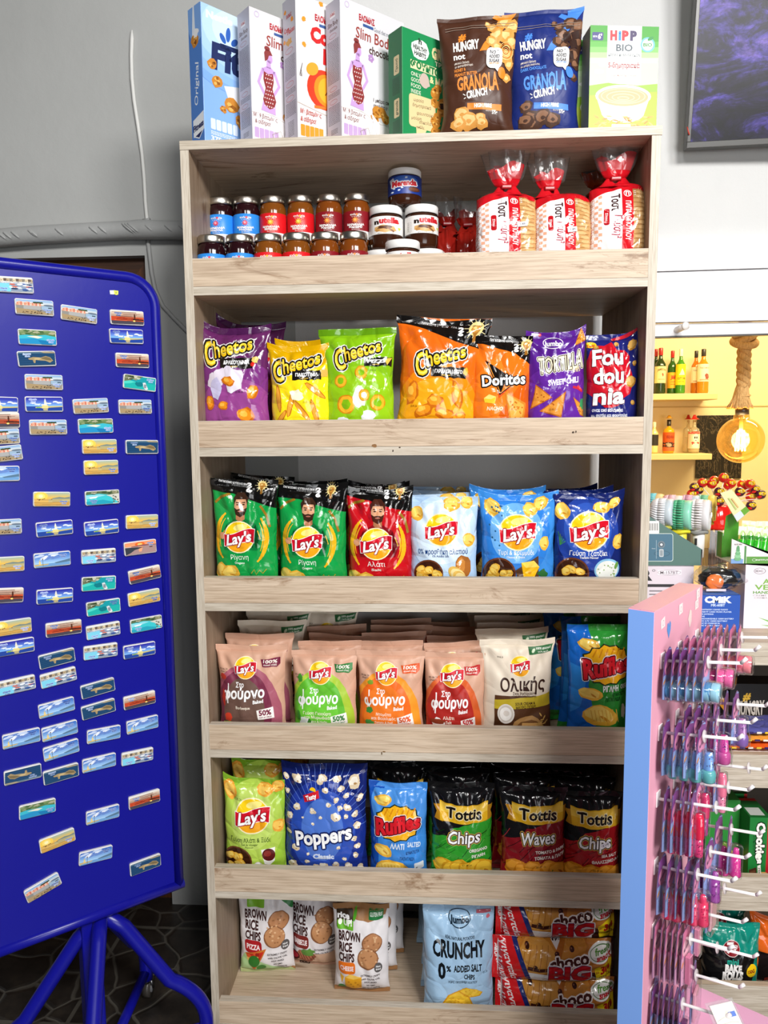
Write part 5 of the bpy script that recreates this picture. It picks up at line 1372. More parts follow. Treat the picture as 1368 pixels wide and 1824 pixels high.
carton('granola_box', 'dark green granola carton, left of the brown pouch', cc(717, 237), 40, 0.16, top(715, 46), 0.05, None, None, '#1f8a50', '#1a6a3e', f_green, s_green, 'granola box')
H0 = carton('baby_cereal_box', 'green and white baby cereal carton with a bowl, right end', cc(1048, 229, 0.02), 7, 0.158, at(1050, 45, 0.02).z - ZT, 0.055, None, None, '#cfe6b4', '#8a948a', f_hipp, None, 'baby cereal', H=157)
l0 = H0.location
dup(H0, (l0.x - 0.022, l0.y + 0.062, ZT), (0, 0, R(7)), 'baby cereal carton directly behind the front green one')
dup(H0, (l0.x - 0.044, l0.y + 0.124, ZT), (0, 0, R(7)), 'baby cereal carton last in the row behind the green one')
def granola(A, x0, xm, y0, bg, ac, fl, c1, c2, dk):
    """c2-frame coordinates relative to the brown pouch; dx shifts to the blue one"""
    d = x0
    A.poly([(560 + d, 60), (660 + d, 40), (600 + d, 120), (540 + d, 200), (490 + d, 262), (455 + d, 265), (475 + d, 230), (520 + d, 170), (545 + d, 115), (515 + d, 95), (530 + d, 78), (560 + d, 90)], ac)
    rows = ((575, 130, 34), (615, 150, 40), (540, 185, 36), (520, 215, 32), (590, 190, 40), (620, 225, 36), (590, 290, 44), (610, 330, 26), (600, 390, 24), (520, 150, 24), (495, 130, 16), (545, 240, 26))
    for x, y, r in rows: A.blob(x + d, y, r, r * 0.85, c1, 0.25, 9); A.blob(x + d - 3, y - 4, r * 0.6, r * 0.5, c2, 0.3, 8)
    if dk:
        for x, y in ((560, 200), (590, 235), (575, 290), (560, 340), (600, 190)): A.poly([(x + d - 22, y - 16), (x + d + 16, y - 24), (x + d + 24, y + 14), (x + d - 12, y + 24)], '#35201a')
    else:
        for k in range(5): A.ring(590 + d, 265, 40 - k * 8, 4, ('#f3bd72', '#c9772a')[k % 2], 44 - k * 9)
    A.txt('#', 370 + d, 188, 36, 34, ac, 0.05, 0.2)
    A.txt('HUNGRY', 388 + d, 232, 130, 44, '#f8f4ee', 0.045, 0.05, -4); A.txt('not', 352 + d, 284, 60, 30, '#f8f4ee', 0.03, 0.05, -3)
    A.txt('μπουκιές βρώμης', 362 + d, 316, 78, 11, '#e8dcd0', 0.01, 0, -4); A.txt('με φιστικοβούτυρο' if not dk else 'με μαύρη σοκολάτα', 372 + d, 331, 96, 11, '#e8dcd0', 0.01, 0, -4)
    A.txt('HONEY &' if not dk else 'DARK CHOCOLATE', (350 if not dk else 388) + d, 352 - (2 if dk else 0), 60 if not dk else 130, 15, fl, 0.03, 0, -4)
    if not dk: A.txt('PEANUT BUTTER', 382 + d, 372, 122, 15, fl, 0.03, 0, -4)
    A.txt('GRANOLA', 446 + d, 414, 224, 74, fl, 0.035, 0, -3, wv=lambda u: 1 + 0.18 * u); A.txt('CRUNCH', 440 + d, 468, 112, 34, '#f8f4ee', 0.04, 0.05, -9)
    A.line([(366 + d, 470), (378 + d, 478)], 4, '#f8f4ee'); A.line([(370 + d, 492), (380 + d, 488)], 4, '#f8f4ee'); A.line([(508 + d, 452), (516 + d, 460)], 4, '#f8f4ee')
    A.rr(490 + d, 246, 572 + d, 352, 30, '#faf8f4'); A.poly([(530 + d, 345), (560 + d, 342), (552 + d, 366)], '#faf8f4')
    for k, t in enumerate(('NO *', 'ADDED', 'SUGAR')): A.txt(t, 531 + d, 268 + k * 23, (44, 54, 54)[k], 17, '#3a3a44', 0.035, 0, 3)
    A.txt('100% ΦΥΣΙΚΗ', 531 + d, 328, 54, 8, ac, 0.03)
    A.ell(575 + d, 372, 20, 28, ac, -15)
    A.poly([(388 + d, 512), (575 + d, 520), (575 + d, 548), (388 + d, 540)], ac); A.txt('HIGH FIBRE', 474 + d, 525, 96, 17, '#fbf8f2', 0.04); A.txt('375g', 538 + d, 553, 30, 17, '#fbf8f2', 0.03); A.txt('Καθαρό Βάρος', 506 + d, 548, 32, 6, '#e8dcd0')
    for x, y, r in ((360, 560, 46), (400, 590, 50), (350, 600, 40), (460, 580, 28), (470, 600, 30)) if not dk else ((350, 530, 34), (380, 590, 60), (440, 580, 44), (490, 590, 40), (350, 590, 40)): A.blob(x + d, y, r, r * 0.8, c1, 0.18, 11); A.blob(x + d - 4, y - 6, r * 0.68, r * 0.5, c2, 0.2, 10); A.blob(x + d, y, r * 0.3, r * 0.2, c1, 0.2, 8)
    A.line([(290 + d, 140), (625 + d, 128)], 2, '#9a8a7c'); A.line([(290 + d, 152), (625 + d, 140)], 2, '#9a8a7c')
bag('granola_pouch', 'brown honey granola pouch, left of the blue pouch', 'c2', 258, 82, 640, 0, 0.045, '#4a2a1c', lambda A: granola(A, 0, 0, 0, '', '#ee8526', '#e58a3c', '#d99a4a', '#f2c884', False), d=0.07, group=GT, zb=ZT, cat='granola pouch', ts=0.03, bs=0.01, pinch=0.14, fin='matte', heavy=0.9, cr=0.008, flat=0.5, bseal='#3a2016')
bag('granola_pouch', 'dark blue chocolate granola pouch, right of the brown pouch', 'c2', 572, 52, 945, 0, 0.075, '#1c2c74', lambda A: granola(A, 308, 0, 0, '', '#4a86e0', '#5a96ea', '#4a3024', '#8a6248', True), d=0.08, group=GT, zb=ZT, cat='granola pouch', ts=0.03, bs=0.01, pinch=0.12, fin='matte', heavy=0.9, cr=0.008, flat=0.5, bseal='#16225a')

# ---------------------------------------------------------------- jars and loaves on the first shelf
Z1 = BO[1][0] + 0.0006
def jam(label, lab, jc, words, fruit, fruit2):
    e = empty('jam_jar', label, 'jar', (0, 0, 0), (0, 0, 0), 'jam jars on the first shelf')
    h, r = 0.126, 0.0345
    mb = MB()
    mb.lathe([(r * 0.86, 0.0), (r * 0.97, 0.004), (r, 0.012), (r, 0.088), (r * 0.97, 0.097), (r * 0.86, 0.105), (r * 0.84, 0.112)], mat(jc, 'gloss'), 32)
    mb.build('glass', e)
    mb = MB()
    mb.lathe([(r * 0.9, 0.108), (r * 0.95, 0.109), (r * 0.965, 0.112), (r * 0.96, 0.123), (r * 0.92, 0.126), (r * 0.86, 0.1255), (r * 0.82, 0.1245), (0.0, 0.1245)], mat('#c9c5bd', 'metal'), 36, cap=False)
    mb.build('lid', e)
    A = Art(0, 0, 140, 165, 'card', 4)
    A.rect(-1, 118, 141, 166, '#f2f0ef')
    A.txt('evlogia', 72, 20, 58, 14, '#f6f2ea', 0.01); A.ell(77, 21, 6, 6, fruit); A.txt('THE TASTE OF GREECE', 72, 34, 48, 4, '#f6f2ea')
    for k in range(10): A.line([(70 + 12 * math.cos(k * 0.628), 54 + 14 * math.sin(k * 0.628)), (70 + 19 * math.cos(k * 0.628), 54 + 20 * math.sin(k * 0.628))], 2, fruit2)
    A.blob(70, 54, 12, 14, fruit, 0.08); A.blob(68, 52, 6, 7, fruit2, 0.2)
    A.txt('ΜΑΡΜΕΛΑΔΑ', 70, 82, 84, 11, '#fbf8f4', 0.05, 0, 0, arc=-3); A.txt(words, 70, 97, 66, 11, '#fbf8f4', 0.05, arc=-3); A.txt('ΜΕ ΦΡΟΥΤΑ', 70, 110, 40, 5, '#f0e8e0', 0.02)
    for x in (35, 72, 110):
        for y in (128, 137, 146): A.txt('100% ΦΥΣΙΚΟ'[:4 + (y + x) % 7], x, y, 24, 5.5, '#8a7a78', 0.02)
    A.line([(53, 120), (53, 160)], 1, '#c8c0bc'); A.line([(92, 120), (92, 160)], 1, '#c8c0bc')
    mb = MB()
    mb.lathe([(r + 0.0003, 0.012), (r + 0.0006, 0.0125), (r + 0.0006, 0.0805), (r + 0.0003, 0.081)], mat(lab, 'card'), 36, cap=False)
    A.lay(mb, lambda sx, t, o: ((r + 0.0007 + o) * math.sin(math.asin(max(-1, min(1, sx))) * 0.98), -(r + 0.0007 + o) * math.cos(math.asin(max(-1, min(1, sx))) * 0.98), 0.0128 + t * 0.0675), 12)
    mb.build('label', e)
    return e
KJ = [('blue', '#2b8ae2', '#240a10', 'ΦΡΑΟΥΛΑ', '#d8405a', '#f2a0b0', 'strawberry'), ('bright red', '#d81820', '#7a4312', 'ΒΕΡΙΚΟΚΟ', '#e8b01c', '#f6d868', 'apricot'), ('dark red', '#86141f', '#7a3d10', 'ΡΟΔΑΚΙΝΟ', '#ee7a1c', '#f6b04a', 'peach')]
FX = [377, 427.6, 478, 528.5, 579, 630]
BXs = [394, 440, 487, 536, 586.5, 635.5]
for k in range(3):
    c, lab, jc, wd, f1, f2, fr = KJ[k]
    proto = None
    for i in (0, 1):
        q = 2 * k + i
        side = 'left' if i == 0 else 'right'
        a = at(FX[q], 440, 0.056)
        L_ = '%s labelled %s jam jar in the front row, %s of the pair' % (c, fr, side)
        if proto is None:
            proto = jam(L_, lab, jc, wd, f1, f2); o = proto
            o.location = (a.x, 0.056, Z1)
        else:
            o = dup(proto, (a.x, 0.056, Z1), (0, 0, 0.05), L_)
        a = at(BXs[q], 400, 0.19)
        dup(proto, (a.x, 0.19, Z1), (0, 0, 0.1), '%s labelled %s jam jar under the stacked one, %s of pair' % (c, fr, side))
        dup(proto, (a.x, 0.19, Z1 + 0.1268), (0, 0, (-0.12, 0.1)[i] * (k == 0)), '%s labelled %s jam jar in the upper back row, %s of pair' % (c, fr, side))
def spread(label, kind):
    e = empty('spread_jar', label, 'jar', (0, 0, 0), (0, 0, 0), 'spread jars on the first shelf')
    r = 0.0425 if kind == 'n' else 0.042
    h = 0.107 if kind == 'n' else 0.088
    mb = MB()
    p = [(r * 0.80, 0.0), (r * 0.92, 0.004), (r * 0.99, 0.016), (r, h * 0.45), (r * 0.985, h * 0.7), (r * 0.9, h * 0.8), (r * 0.86, h * 0.84)]
    mb.lathe(p, mat('#3a1d10', 'gloss'), 36); mb.build('glass', e)
    mb = MB()
    mb.lathe([(r * 0.95, h * 0.82), (r * 0.99, h * 0.83), (r * 0.99, h * 0.975), (r * 0.96, h), (r * 0.9, h * 0.995), (0, h * 0.995)], mat('#f3f2f0', 'plastic'), 40, cap=False); mb.build('lid', e)
    mb = MB()
    A = Art(0, 0, 150, 100, 'card', 9)
    if kind == 'n':
        z0, z1 = h * 0.34, h * 0.74
        A.rect(-1, -1, 151, 101, '#f1efec'); A.txt('n', 33, 30, 20, 26, '#2a1a14', 0.06); A.txt('utella', 88, 24, 88, 30, '#c8202a', 0.06)
        A.poly([(25, 60), (60, 48), (110, 58), (122, 82), (70, 92), (24, 80)], '#d6a86a'); A.blob(70, 62, 34, 10, '#5a3018', 0.25); A.line([(78, 62), (110, 88)], 9, '#8a5a34'); A.blob(38, 78, 9, 8, '#c08a4a', 0.2)
        A.poly([(126, 62), (140, 62), (133, 80)], '#c8d43a'); A.txt('ΚΡΕΜΑ ΜΕ ΦΟΥΝΤΟΥΚΙΑ', 75, 95, 74, 5, '#5a4a44')
        for k in range(7): A.line([(3, 36 + k * 8), (14, 36 + k * 8)], 2, '#8a8480')
    else:
        z0, z1 = h * 0.28, h * 0.78
        A.rect(-1, -1, 151, 101, '#1f3a8e'); A.ell(75, 30, 60, 26, '#3a66c0'); A.poly([(10, 20), (26, 10), (40, 50), (14, 44)], '#cfd8ec')
        A.txt('Merenda', 75, 42, 108, 30, '#d0202c', 0.05, 0.08, -4, [(5, '#f2f2f6')]); A.ell(118, 76, 24, 13, '#5a3020'); A.ell(118, 74, 18, 8, '#7a4630')
        for x, y in ((30, 70), (52, 80), (66, 68), (84, 14), (22, 88)): A.blob(x, y, 6, 5, '#d8e4f4', 0.2)
    mb.lathe([(r * 1.004, z0), (r * 1.004, z1)], mat('#f1efec' if kind == 'n' else '#1f3a8e', 'card'), 40, cap=False)
    q = lambda sx: math.asin(max(-1, min(1, sx))) * 0.97
    A.lay(mb, lambda sx, t, o: ((r * 1.004 + o) * math.sin(q(sx)), -(r * 1.004 + o) * math.cos(q(sx)), z0 + t * (z1 - z0)), 12)
    mb.build('label', e)
    return e
xl, xr_ = at(688, 430, 0.175).x, at(751, 430, 0.175).x
n0 = spread('white lidded hazelnut spread jar, left of the upper pair', 'n'); n0.location = (xl, 0.175, Z1 + 0.1074)
n0.rotation_euler.z = 0.05
dup(n0, (xr_, 0.175, Z1 + 0.1074), (0, 0, 0.3), 'white lidded hazelnut spread jar, right of the upper pair')
dup(n0, (xl - 0.012, 0.175, Z1), (0, 0, 0), 'hazelnut spread jar under the left of the upper pair')
dup(n0, (xr_ + 0.014, 0.175, Z1), (0, 0, 0), 'hazelnut spread jar under the right of the upper pair')
dup(n0, (at(717, 440, 0.075).x, 0.075, Z1), (0, 0, 0), 'hazelnut spread jar in front, only lid above the lip')
mm = spread('blue labelled cocoa spread jar on top of the jar pyramid', 'm'); mm.location = (at(721, 350, 0.175).x, 0.175, Z1 + 0.2148)
M_CLEAR = clear('clear_film', '#ffffff', 0.05, 0.55, 0.12, 0.6)
M_FLARE = clear('crinkled_clear_film', '#f4f4f4', 0.06, 0.5, 0.15, 0.9, 0.04)
def loaf_art(A, x0, y0, w, h):
    """sheet = loaf front, 260 x 300"""
    A.rect(175, 0, 262, 490, '#c89a62')
    for k in range(21):
        A.line([(180 + k * 0.2, 40 + k * 22), (262, 34 + k * 22)], 4, '#a87440'); A.blob(220 + A.rnd.uniform(-20, 25), 30 + k * 22, 22, 8, '#dcb47c', 0.2)
    A.rect(-2, -2, 180, 490, '#c91420'); A.poly([(-2, -2), (262, -2), (262, 24), (225, 40), (190, 34), (-2, 60)], '#c91420')
    A.poly([(0, 62), (130, 40), (132, 490), (0, 490)], '#f4eeee')
    for j in range(27):
        for i in range(3):
            if (i + j) % 2 == 0: A.rect(i * 16, 60 + j * 16, i * 16 + 15, 75 + j * 16, '#eda98a')
    A.txt('Τοστ', 104, 108, 84, 34, '#3a1a1c', 0.03, 0, 90); A.txt('Γεύση²', 112, 226, 110, 34, '#a81c3a', 0.02, 0.15, 90)
    A.rr(54, 134, 78, 216, 9, '#b8141e'); A.txt('Σίτου', 66, 175, 40, 10, '#fbeeee', 0.02, 0, 90)
    A.txt('ΠΑΠΑΔΟΠΟΥΛΟΥ', 158, 196, 190, 22, '#fbf2f0', 0.03, 0, 90); A.ring(156, 62, 17, 3, '#fbf2f0'); A.txt('Π', 156, 62, 17, 17, '#fbf2f0', 0.06)
    for k in range(3): A.line([(184, 48 + k * 10), (192, 44 + k * 10)], 3, '#fbf2f0')
def loaf(label, f, x0, y0, x1, yc, seed, rz=0, d=0.10, sticker=None, neckdx=0.0, big=1.0, wrap='#c91420', art=True):
    xc = (x0 + x1) / 2
    X, Yp = fpx(f, xc, y0)
    tp = at(X, Yp, yc); Xl, Ym = fpx(f, x0, y0 + 130); Xr, _ = fpx(f, x1, y0)
    wd = at(Xr, Ym, yc).x - at(Xl, Ym, yc).x
    h = tp.z - Z1
    e = empty('bread_loaf', label, 'bread', (at(X, Ym, yc).x, yc, Z1), (0, 0, rz), 'wrapped loaves on the first shelf')
    S = pillow(wd, h, d, seed, cl=-0.016, cr=-0.016, ts=0.0, bs=0.0, pinch=-0.03, flat=0.22, heavy=0.15, fold=0.5)
    mb = MB(); NX, NY = 30, 40
    for side in (-1, 1):
        vs = []
        for j in range(NY + 1):
            t = j / NY
            for i in range(NX + 1):
                x, y, z = S(-1 + 2 * i / NX, t, 0.0, side)
                vs.append((x, y, z))
        mb.add(vs, [(j * (NX + 1) + i, j * (NX + 1) + i + 1, (j + 1) * (NX + 1) + i + 1, (j + 1) * (NX + 1) + i) for j in range(NY) for i in range(NX)], mat(wrap if not art else '#c89a62'), True)
    if art:
        A = Art(0, 0, 260, 480, 'film', seed); loaf_art(A, 0, 0, 0, 0)
        A.lay(mb, lambda sx, t, o: S(sx, t, o), 11)
    mb.build('wrapper', e)
    # gathered neck above the clip, and the clear flare of film over it
    mb = MB(); n = 36; rn = random.Random(seed)
    def ruff(z0, z1, r0, r1, amp, mt, rows=7, sx=1.25, fl=0.5):
        vs = []; ph = rn.uniform(0, 6)
        for j in range(rows + 1):
            u = j / rows; rr_ = r0 + (r1 - r0) * u ** fl
            for k in range(n):
                a = 2 * PI * k / n
                q = 1 + amp * u * math.sin(a * 7 + ph + u) + 0.5 * amp * u * math.sin(a * 3 + ph)
                vs.append((neckdx + rr_ * q * sx * math.cos(a), rr_ * q * 0.6 * math.sin(a), z0 + (z1 - z0) * u + 0.012 * u * math.sin(a * 2 + ph)))
        mb.add(vs, [(j * n + k, j * n + (k + 1) % n, (j + 1) * n + (k + 1) % n, (j + 1) * n + k) for j in range(rows) for k in range(n)], mt, True)
    ruff(h - 0.012, h + 0.012, 0.045 * big, 0.012, 0.10, mat(wrap))
    ruff(h + 0.010, h + 0.056 * big, 0.012, 0.031 * big, 0.15, mat(wrap), 9, 1.25, 0.34)
    mb.build('gathered_neck', e)
    mb = MB()
    ruff(h + 0.028, h + 0.108 * big, 0.029, 0.041 * big, 0.24, M_FLARE, 8)
    mb.build('clear_film_end', e)
    mb = MB(); mb.box(neckdx - 0.013, -0.014, h + 0.006, neckdx + 0.013, 0.014, h + 0.016, mat('#a80f1a', 'plastic'), 0.003); mb.build('bag_clip', e)
    if sticker:
        mb = MB(); A = Art(0, 0, 260, 480, 'paper', 3)
        x, y = sticker
        A.poly([(x, y + 8), (x + 42, y), (x + 44, y + 26), (x + 2, y + 32)], '#f2f0f4'); A.txt('1.89', x + 24, y + 16, 22, 11, '#55555f', 0.02, 0, -8)
        A.lay(mb, lambda sx, t, o: S(sx, t, o + 0.003), 10); mb.build('price_sticker', e)
    return e
loaf('red wrapped sliced loaf, left of three, with tall clear film end', 'c4', 530, 262, 792, 0.085, 71, 0.05, 0.10, (165, 168), 0.0, 1.0)
loaf('red wrapped sliced loaf, middle and lowest of the three', 'c4', 788, 268, 1034, 0.085, 72, 0.02, 0.10, (140, 196), -0.03, 0.8)
loaf('red wrapped sliced loaf, right of three beside the side panel', 'c4', 1036, 224, 1298, 0.085, 73, -0.03, 0.10, None, -0.008, 1.05)
loaf('orange wrapped loaf mostly hidden behind the right red loaf', 'c4', 1010, 262, 1240, 0.245, 74, 0.0, 0.10, None, -0.03, 1.0, '#c8541a', False)
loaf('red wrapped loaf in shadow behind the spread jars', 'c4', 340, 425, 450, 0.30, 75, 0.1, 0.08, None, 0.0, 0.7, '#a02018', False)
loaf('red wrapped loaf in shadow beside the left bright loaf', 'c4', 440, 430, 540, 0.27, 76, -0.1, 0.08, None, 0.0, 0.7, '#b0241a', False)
# ---------------------------------------------------------------- blue magnet stand
PO, PD = Vector((-0.188, -0.2, 0.0)), Vector((0.768, 0.640, 0)).normalized()
PN = Vector((PD.y, -PD.x, 0))
PANG = math.atan2(PD.y, PD.x)
g = N('blue_powder_coat')
g.p(Base_Color=lin('#11128c'), Roughness=0.28)
g.b.inputs['Specular IOR Level'].default_value = 0.4
g.bump(g.noise(g.coord(), 60, 3), 0.05, 0.002)
M_BLUE = g.m
st = empty('magnet_stand', 'blue metal revolving stand holding souvenir magnets, left of the shelving', 'display stand', PO, (0, 0, PANG))
SL, SR, SZ0, SZ1, CR = -0.315, 0.186, 0.462, 1.926, 0.062
mb = MB()
out = [(SL, SZ0), (SR, SZ0)]
for k in range(9):
    a = R(k * 11.25); out.append((SR - CR + CR * math.cos(a), SZ1 - CR + CR * math.sin(a)))
for k in range(9):
    a = R(90 + k * 11.25); out.append((SL + CR + CR * math.cos(a), SZ1 - CR + CR * math.sin(a)))
mb.prism(out, 0.0, 0.014, M_BLUE, lambda x, z, y: (x, y, z))
mb.build('panel', st)
mb = MB()
pts = [Vector((x, 0.004, z)) for x, z in out]
mb.tube(pts[1:] + [pts[0]], 0.0125, M_BLUE, 12)
mb.tube([Vector((SL - 0.012, 0.004, SZ0)), Vector((SR + 0.012, 0.004, SZ0))], 0.0125, M_BLUE, 12)
mb.build('rim', st)
mb = MB()
A = Art(0, 0, 60, 30, 'paper', 2); A.poly([(4, 6), (34, 3), (30, 26), (6, 27)], '#d8dbe4'); A.poly([(28, 3), (56, 4), (54, 24), (42, 28), (30, 24)], '#dde05a'); A.txt('5€', 42, 15, 12, 10, '#8a9a4a', 0.03)
q = onpl(203, 521, PO + PN * 0.0, PN); s0 = (q - PO).dot(PD)
A.lay(mb, lambda sx, t, o: (s0 + sx * 0.011, -0.0004 - o, q.z + (t - 0.5) * 0.012))
mb.build('price_sticker', st)
mb = MB()
mb.box(-0.045, 0.016, 0.05, 0.0, 0.058, 1.2, M_BLUE, 0.004)
mb.build('post', st)
iv = lambda wx, wy, wz: Vector(((Vector((wx, wy, 0)) - PO).dot(PD), -(Vector((wx, wy, 0)) - PO).dot(PN), wz))
HUB = iv(-0.205, -0.175, 0)
for (fx, fy) in ((0.012, -0.085), (-0.215, 0.10), (-0.43, -0.30), (-0.12, -0.47)):
    f = iv(fx, fy, 0)
    d = (f - HUB); L_ = d.length; d.normalize()
    P = lambda r, z: HUB + d * r + Vector((0, 0, z))
    leg = MB()
    q0, q1, q2 = P(L_ - 0.085, 0.235), P(L_ + 0.004, 0.175), P(L_, 0.095)
    leg.tube([P(-0.01, 0.455), P(0.05, 0.40)] + [q0 * (1 - u) ** 2 + q1 * 2 * u * (1 - u) + q2 * u * u for u in [i / 9 for i in range(10)]] + [P(L_, 0.062)], 0.0175, M_BLUE, 14)
    leg.tube([P(0.03, 0.075), P(L_, 0.085)], 0.013, M_BLUE, 12)
    lo = leg.build('leg', st)
    c = MB()
    c.tube([P(L_, 0.066), P(L_, 0.052)], 0.012, mat('#8a8a8c', 'metal'), 12)
    n = d.cross(Vector((0, 0, 1)))
    ctr = P(L_ + 0.012, 0.027)
    c.tube([ctr - n * 0.009, ctr + n * 0.009], 0.026, mat('#4b4641', 'plastic'), 22)
    c.tube([ctr - n * 0.0125, ctr + n * 0.0125], 0.013, mat('#77777a', 'plastic'), 16)
    for q in (-1, 1): c.tube([P(L_, 0.056) + n * 0.013 * q, ctr + n * 0.013 * q], 0.005, mat('#8a8a8c', 'metal'), 8)
    c.build('caster', lo)

# ---- the magnets: picture sheet 100 x 42
def sky(A, top, bot, y1=22):
    for k in range(6):
        f = k / 5
        c = '#%02x%02x%02x' % tuple(int(int(top[i:i + 2], 16) * (1 - f) + int(bot[i:i + 2], 16) * f) for i in (1, 3, 5))
        A.rect(-1, -1 + (y1 + 1) * k / 6, 101, y1 + 0.5, c)
def script(A, x, y, t='Chania', c='#3f6fd0'):
    A.txt(t, x, y, 21, 4.2, c, 0.03, 0.25, -2, [(0.8, '#e6eefa')]); A.txt('Crete', x + 1, y + 6.5, 13, 3.6, c, 0.03, 0.25, -2, [(0.7, '#e6eefa')])
def mg_harbour(A):
    sky(A, '#7fa8d8', '#e8e6dc', 15); A.rect(-1, 14, 101, 43, '#8f8d88'); A.rect(-1, 14, 101, 18, '#b9a08c')
    for k in range(13): A.rect(2 + k * 5, 9 - (k * 7) % 4, 7 + k * 5, 17, ('#e8987c', '#f0b49a', '#d8806a', '#f2cdb8')[k % 4]); A.rect(3.5 + k * 5, 11, 5 + k * 5, 13, '#7a4a40')
    for k in range(9): A.blob(48 + k * 2.8, 7.5, 2.4, 2.2, '#2e4a2c', 0.3)
    A.rect(68, 16, 101, 27, '#9ab4cc'); A.blob(88, 14, 14, 3, '#6a7a8c', 0.2); A.rect(86, 20, 96, 23, '#3a4a5c')
    A.rect(20, 17, 66, 28, '#a9a9a8'); A.poly([(-1, 26), (40, 29), (70, 33), (101, 40), (101, 43), (-1, 43)], '#a8916c')
    for k in range(22): A.blob(12 + A.rnd.uniform(0, 75), 34 + A.rnd.uniform(-4, 6), 2.2, 1.4, ('#4a3a2c', '#6a5440', '#2e2a26')[k % 3], 0.4, 6)
    script(A, 84, 27)
def mg_redlight(A):
    sky(A, '#e9e2d6', '#b08a74', 20)
    for k in range(9): A.line([(A.rnd.uniform(0, 40), 5 + k * 1.8), (A.rnd.uniform(60, 100), 4 + k * 1.9)], 1.2, ('#8a6a5c', '#6a4438', '#d8a890')[k % 3])
    A.rect(-1, 19, 101, 33, '#c44a2c')
    for k in range(9): A.line([(A.rnd.uniform(0, 50), 20 + k * 1.4), (A.rnd.uniform(50, 100), 20 + k * 1.4)], 1, ('#7a2a24', '#e87a4a', '#4a1a1c')[k % 3])
    A.rect(-1, 32, 101, 43, '#4a4652'); A.rect(70, 9, 74, 30, '#5a3020'); A.rect(69, 16, 75, 18, '#3a2018'); A.rect(66, 25, 101, 29, '#3a2420'); A.ell(70, 31, 4, 2.6, '#ffc04a'); A.ell(70, 31, 2, 1.4, '#fff0b0')
    script(A, 22, 8)
def mg_bluelight(A):
    sky(A, '#2a2aa0', '#7fb4f0', 28)
    for x, y in ((20, 18), (32, 22), (60, 19), (80, 14), (92, 16), (48, 23)): A.blob(x, y, 8, 2.4, '#e2ecfa', 0.35)
    A.rect(-1, 28, 101, 43, '#28489c'); A.poly([(25, 30), (60, 27), (101, 26), (101, 29), (60, 32), (25, 33)], '#c9bd7a'); A.poly([(42, 34), (44, 24), (59, 24), (60, 34)], '#e2d48a')
    A.poly([(49, 25), (50, 9), (54, 9), (56, 25)], '#f2efdc'); A.rect(48.5, 14, 56, 16, '#d8d2b4'); A.rect(51, 5, 53.4, 9, '#e6e2cc'); A.blob(52, 37, 6, 4, '#b9ac7a', 0.3); A.rect(28, 30, 38, 33, '#7ab45a')
    script(A, 19, 7, c='#7f9ae6')
def mg_lagoon(A):
    A.rect(-1, -1, 101, 43, '#5a7a4c')
    for k in range(16): A.blob(A.rnd.uniform(0, 100), A.rnd.uniform(0, 16), 9, 3.4, ('#6f8a58', '#8a9a70', '#4a6a40', '#a8a88a')[k % 4], 0.3)
    A.poly([(-1, 18), (20, 15), (45, 17), (70, 13), (101, 18), (101, 43), (-1, 43)], '#3fb8cc'); A.poly([(20, 20), (45, 17), (64, 20), (50, 25)], '#e2e0cc'); A.poly([(-1, 28), (40, 24), (70, 30), (101, 26), (101, 43), (-1, 43)], '#2a90c4'); A.poly([(50, 30), (80, 30), (90, 43), (60, 43)], '#1f7ab0')
    script(A, 84, 28)
def mg_island(A):
    sky(A, '#6a7a86', '#35688e', 10); A.rect(-1, 6, 101, 43, '#1f4468')
    for k in range(5): A.line([(0, 12 + k * 6), (100, 10 + k * 6)], 1.2, '#2a5480')
    A.poly([(60, 1), (75, 0), (101, 3), (101, 6), (70, 5)], '#a89a7c')
    A.poly([(26, 20), (40, 16), (60, 18), (74, 14), (86, 18), (93, 28), (84, 34), (72, 28), (58, 27), (46, 25), (44, 34), (40, 34), (38, 25), (28, 24)], '#a8926a'); A.poly([(58, 20), (74, 16), (86, 20), (90, 28), (76, 26)], '#7a6a4c'); A.blob(52, 22, 10, 3, '#c4ae80', 0.3)
    script(A, 24, 7, 'Gramvousa', '#5a8ad0')
def mg_balos(A):
    A.rect(-1, -1, 101, 43, '#1f9aa4'); A.rect(-1, 20, 101, 43, '#24b0a8')
    A.poly([(-1, -1), (60, -1), (50, 6), (30, 10), (18, 18), (-1, 22)], '#6a7458')
    for k in range(14): A.blob(A.rnd.uniform(0, 44), A.rnd.uniform(0, 12), 6, 2.6, ('#3c4a34', '#8a9072', '#c4c4b0')[k % 3], 0.3)
    A.poly([(-1, 22), (18, 17), (36, 20), (20, 26), (-1, 30)], '#4fd0c0'); A.blob(46, 26, 14, 7, '#157a84', 0.2); A.poly([(58, 20), (66, 18), (76, 38), (70, 42), (62, 36)], '#d8dce0'); A.rect(62, 24, 70, 36, '#8a929c')
    script(A, 82, 7, 'Balos', '#3f7ad0')
def mg_sunset(A):
    sky(A, '#a4b8ac', '#f4bd4c', 22); A.ell(18, 12, 20, 13, '#f8cf58'); A.ell(18, 12, 12, 9, '#fbe07a'); A.ell(18, 12, 6, 5, '#fff3b8')
    A.poly([(50, 18), (70, 14), (85, 16), (101, 13), (101, 20), (50, 20)], '#7a8a84'); A.rect(-1, 20, 101, 43, '#d9ae5c'); A.rect(40, 20, 101, 43, '#b8ae80'); A.rect(-1, 30, 101, 43, '#c99a4c')
    for k in range(8): A.line([(A.rnd.uniform(0, 60), 24 + k * 2.2), (A.rnd.uniform(40, 100), 24 + k * 2.2)], 0.8, ('#8a7a4c', '#e9c878')[k % 2])
    for x, y in ((10, 21), (16, 22), (24, 21), (48, 21), (14, 24), (28, 20)): A.blob(x, y, 3, 1.2, '#6a4a2c', 0.3, 6)
    script(A, 82, 28)
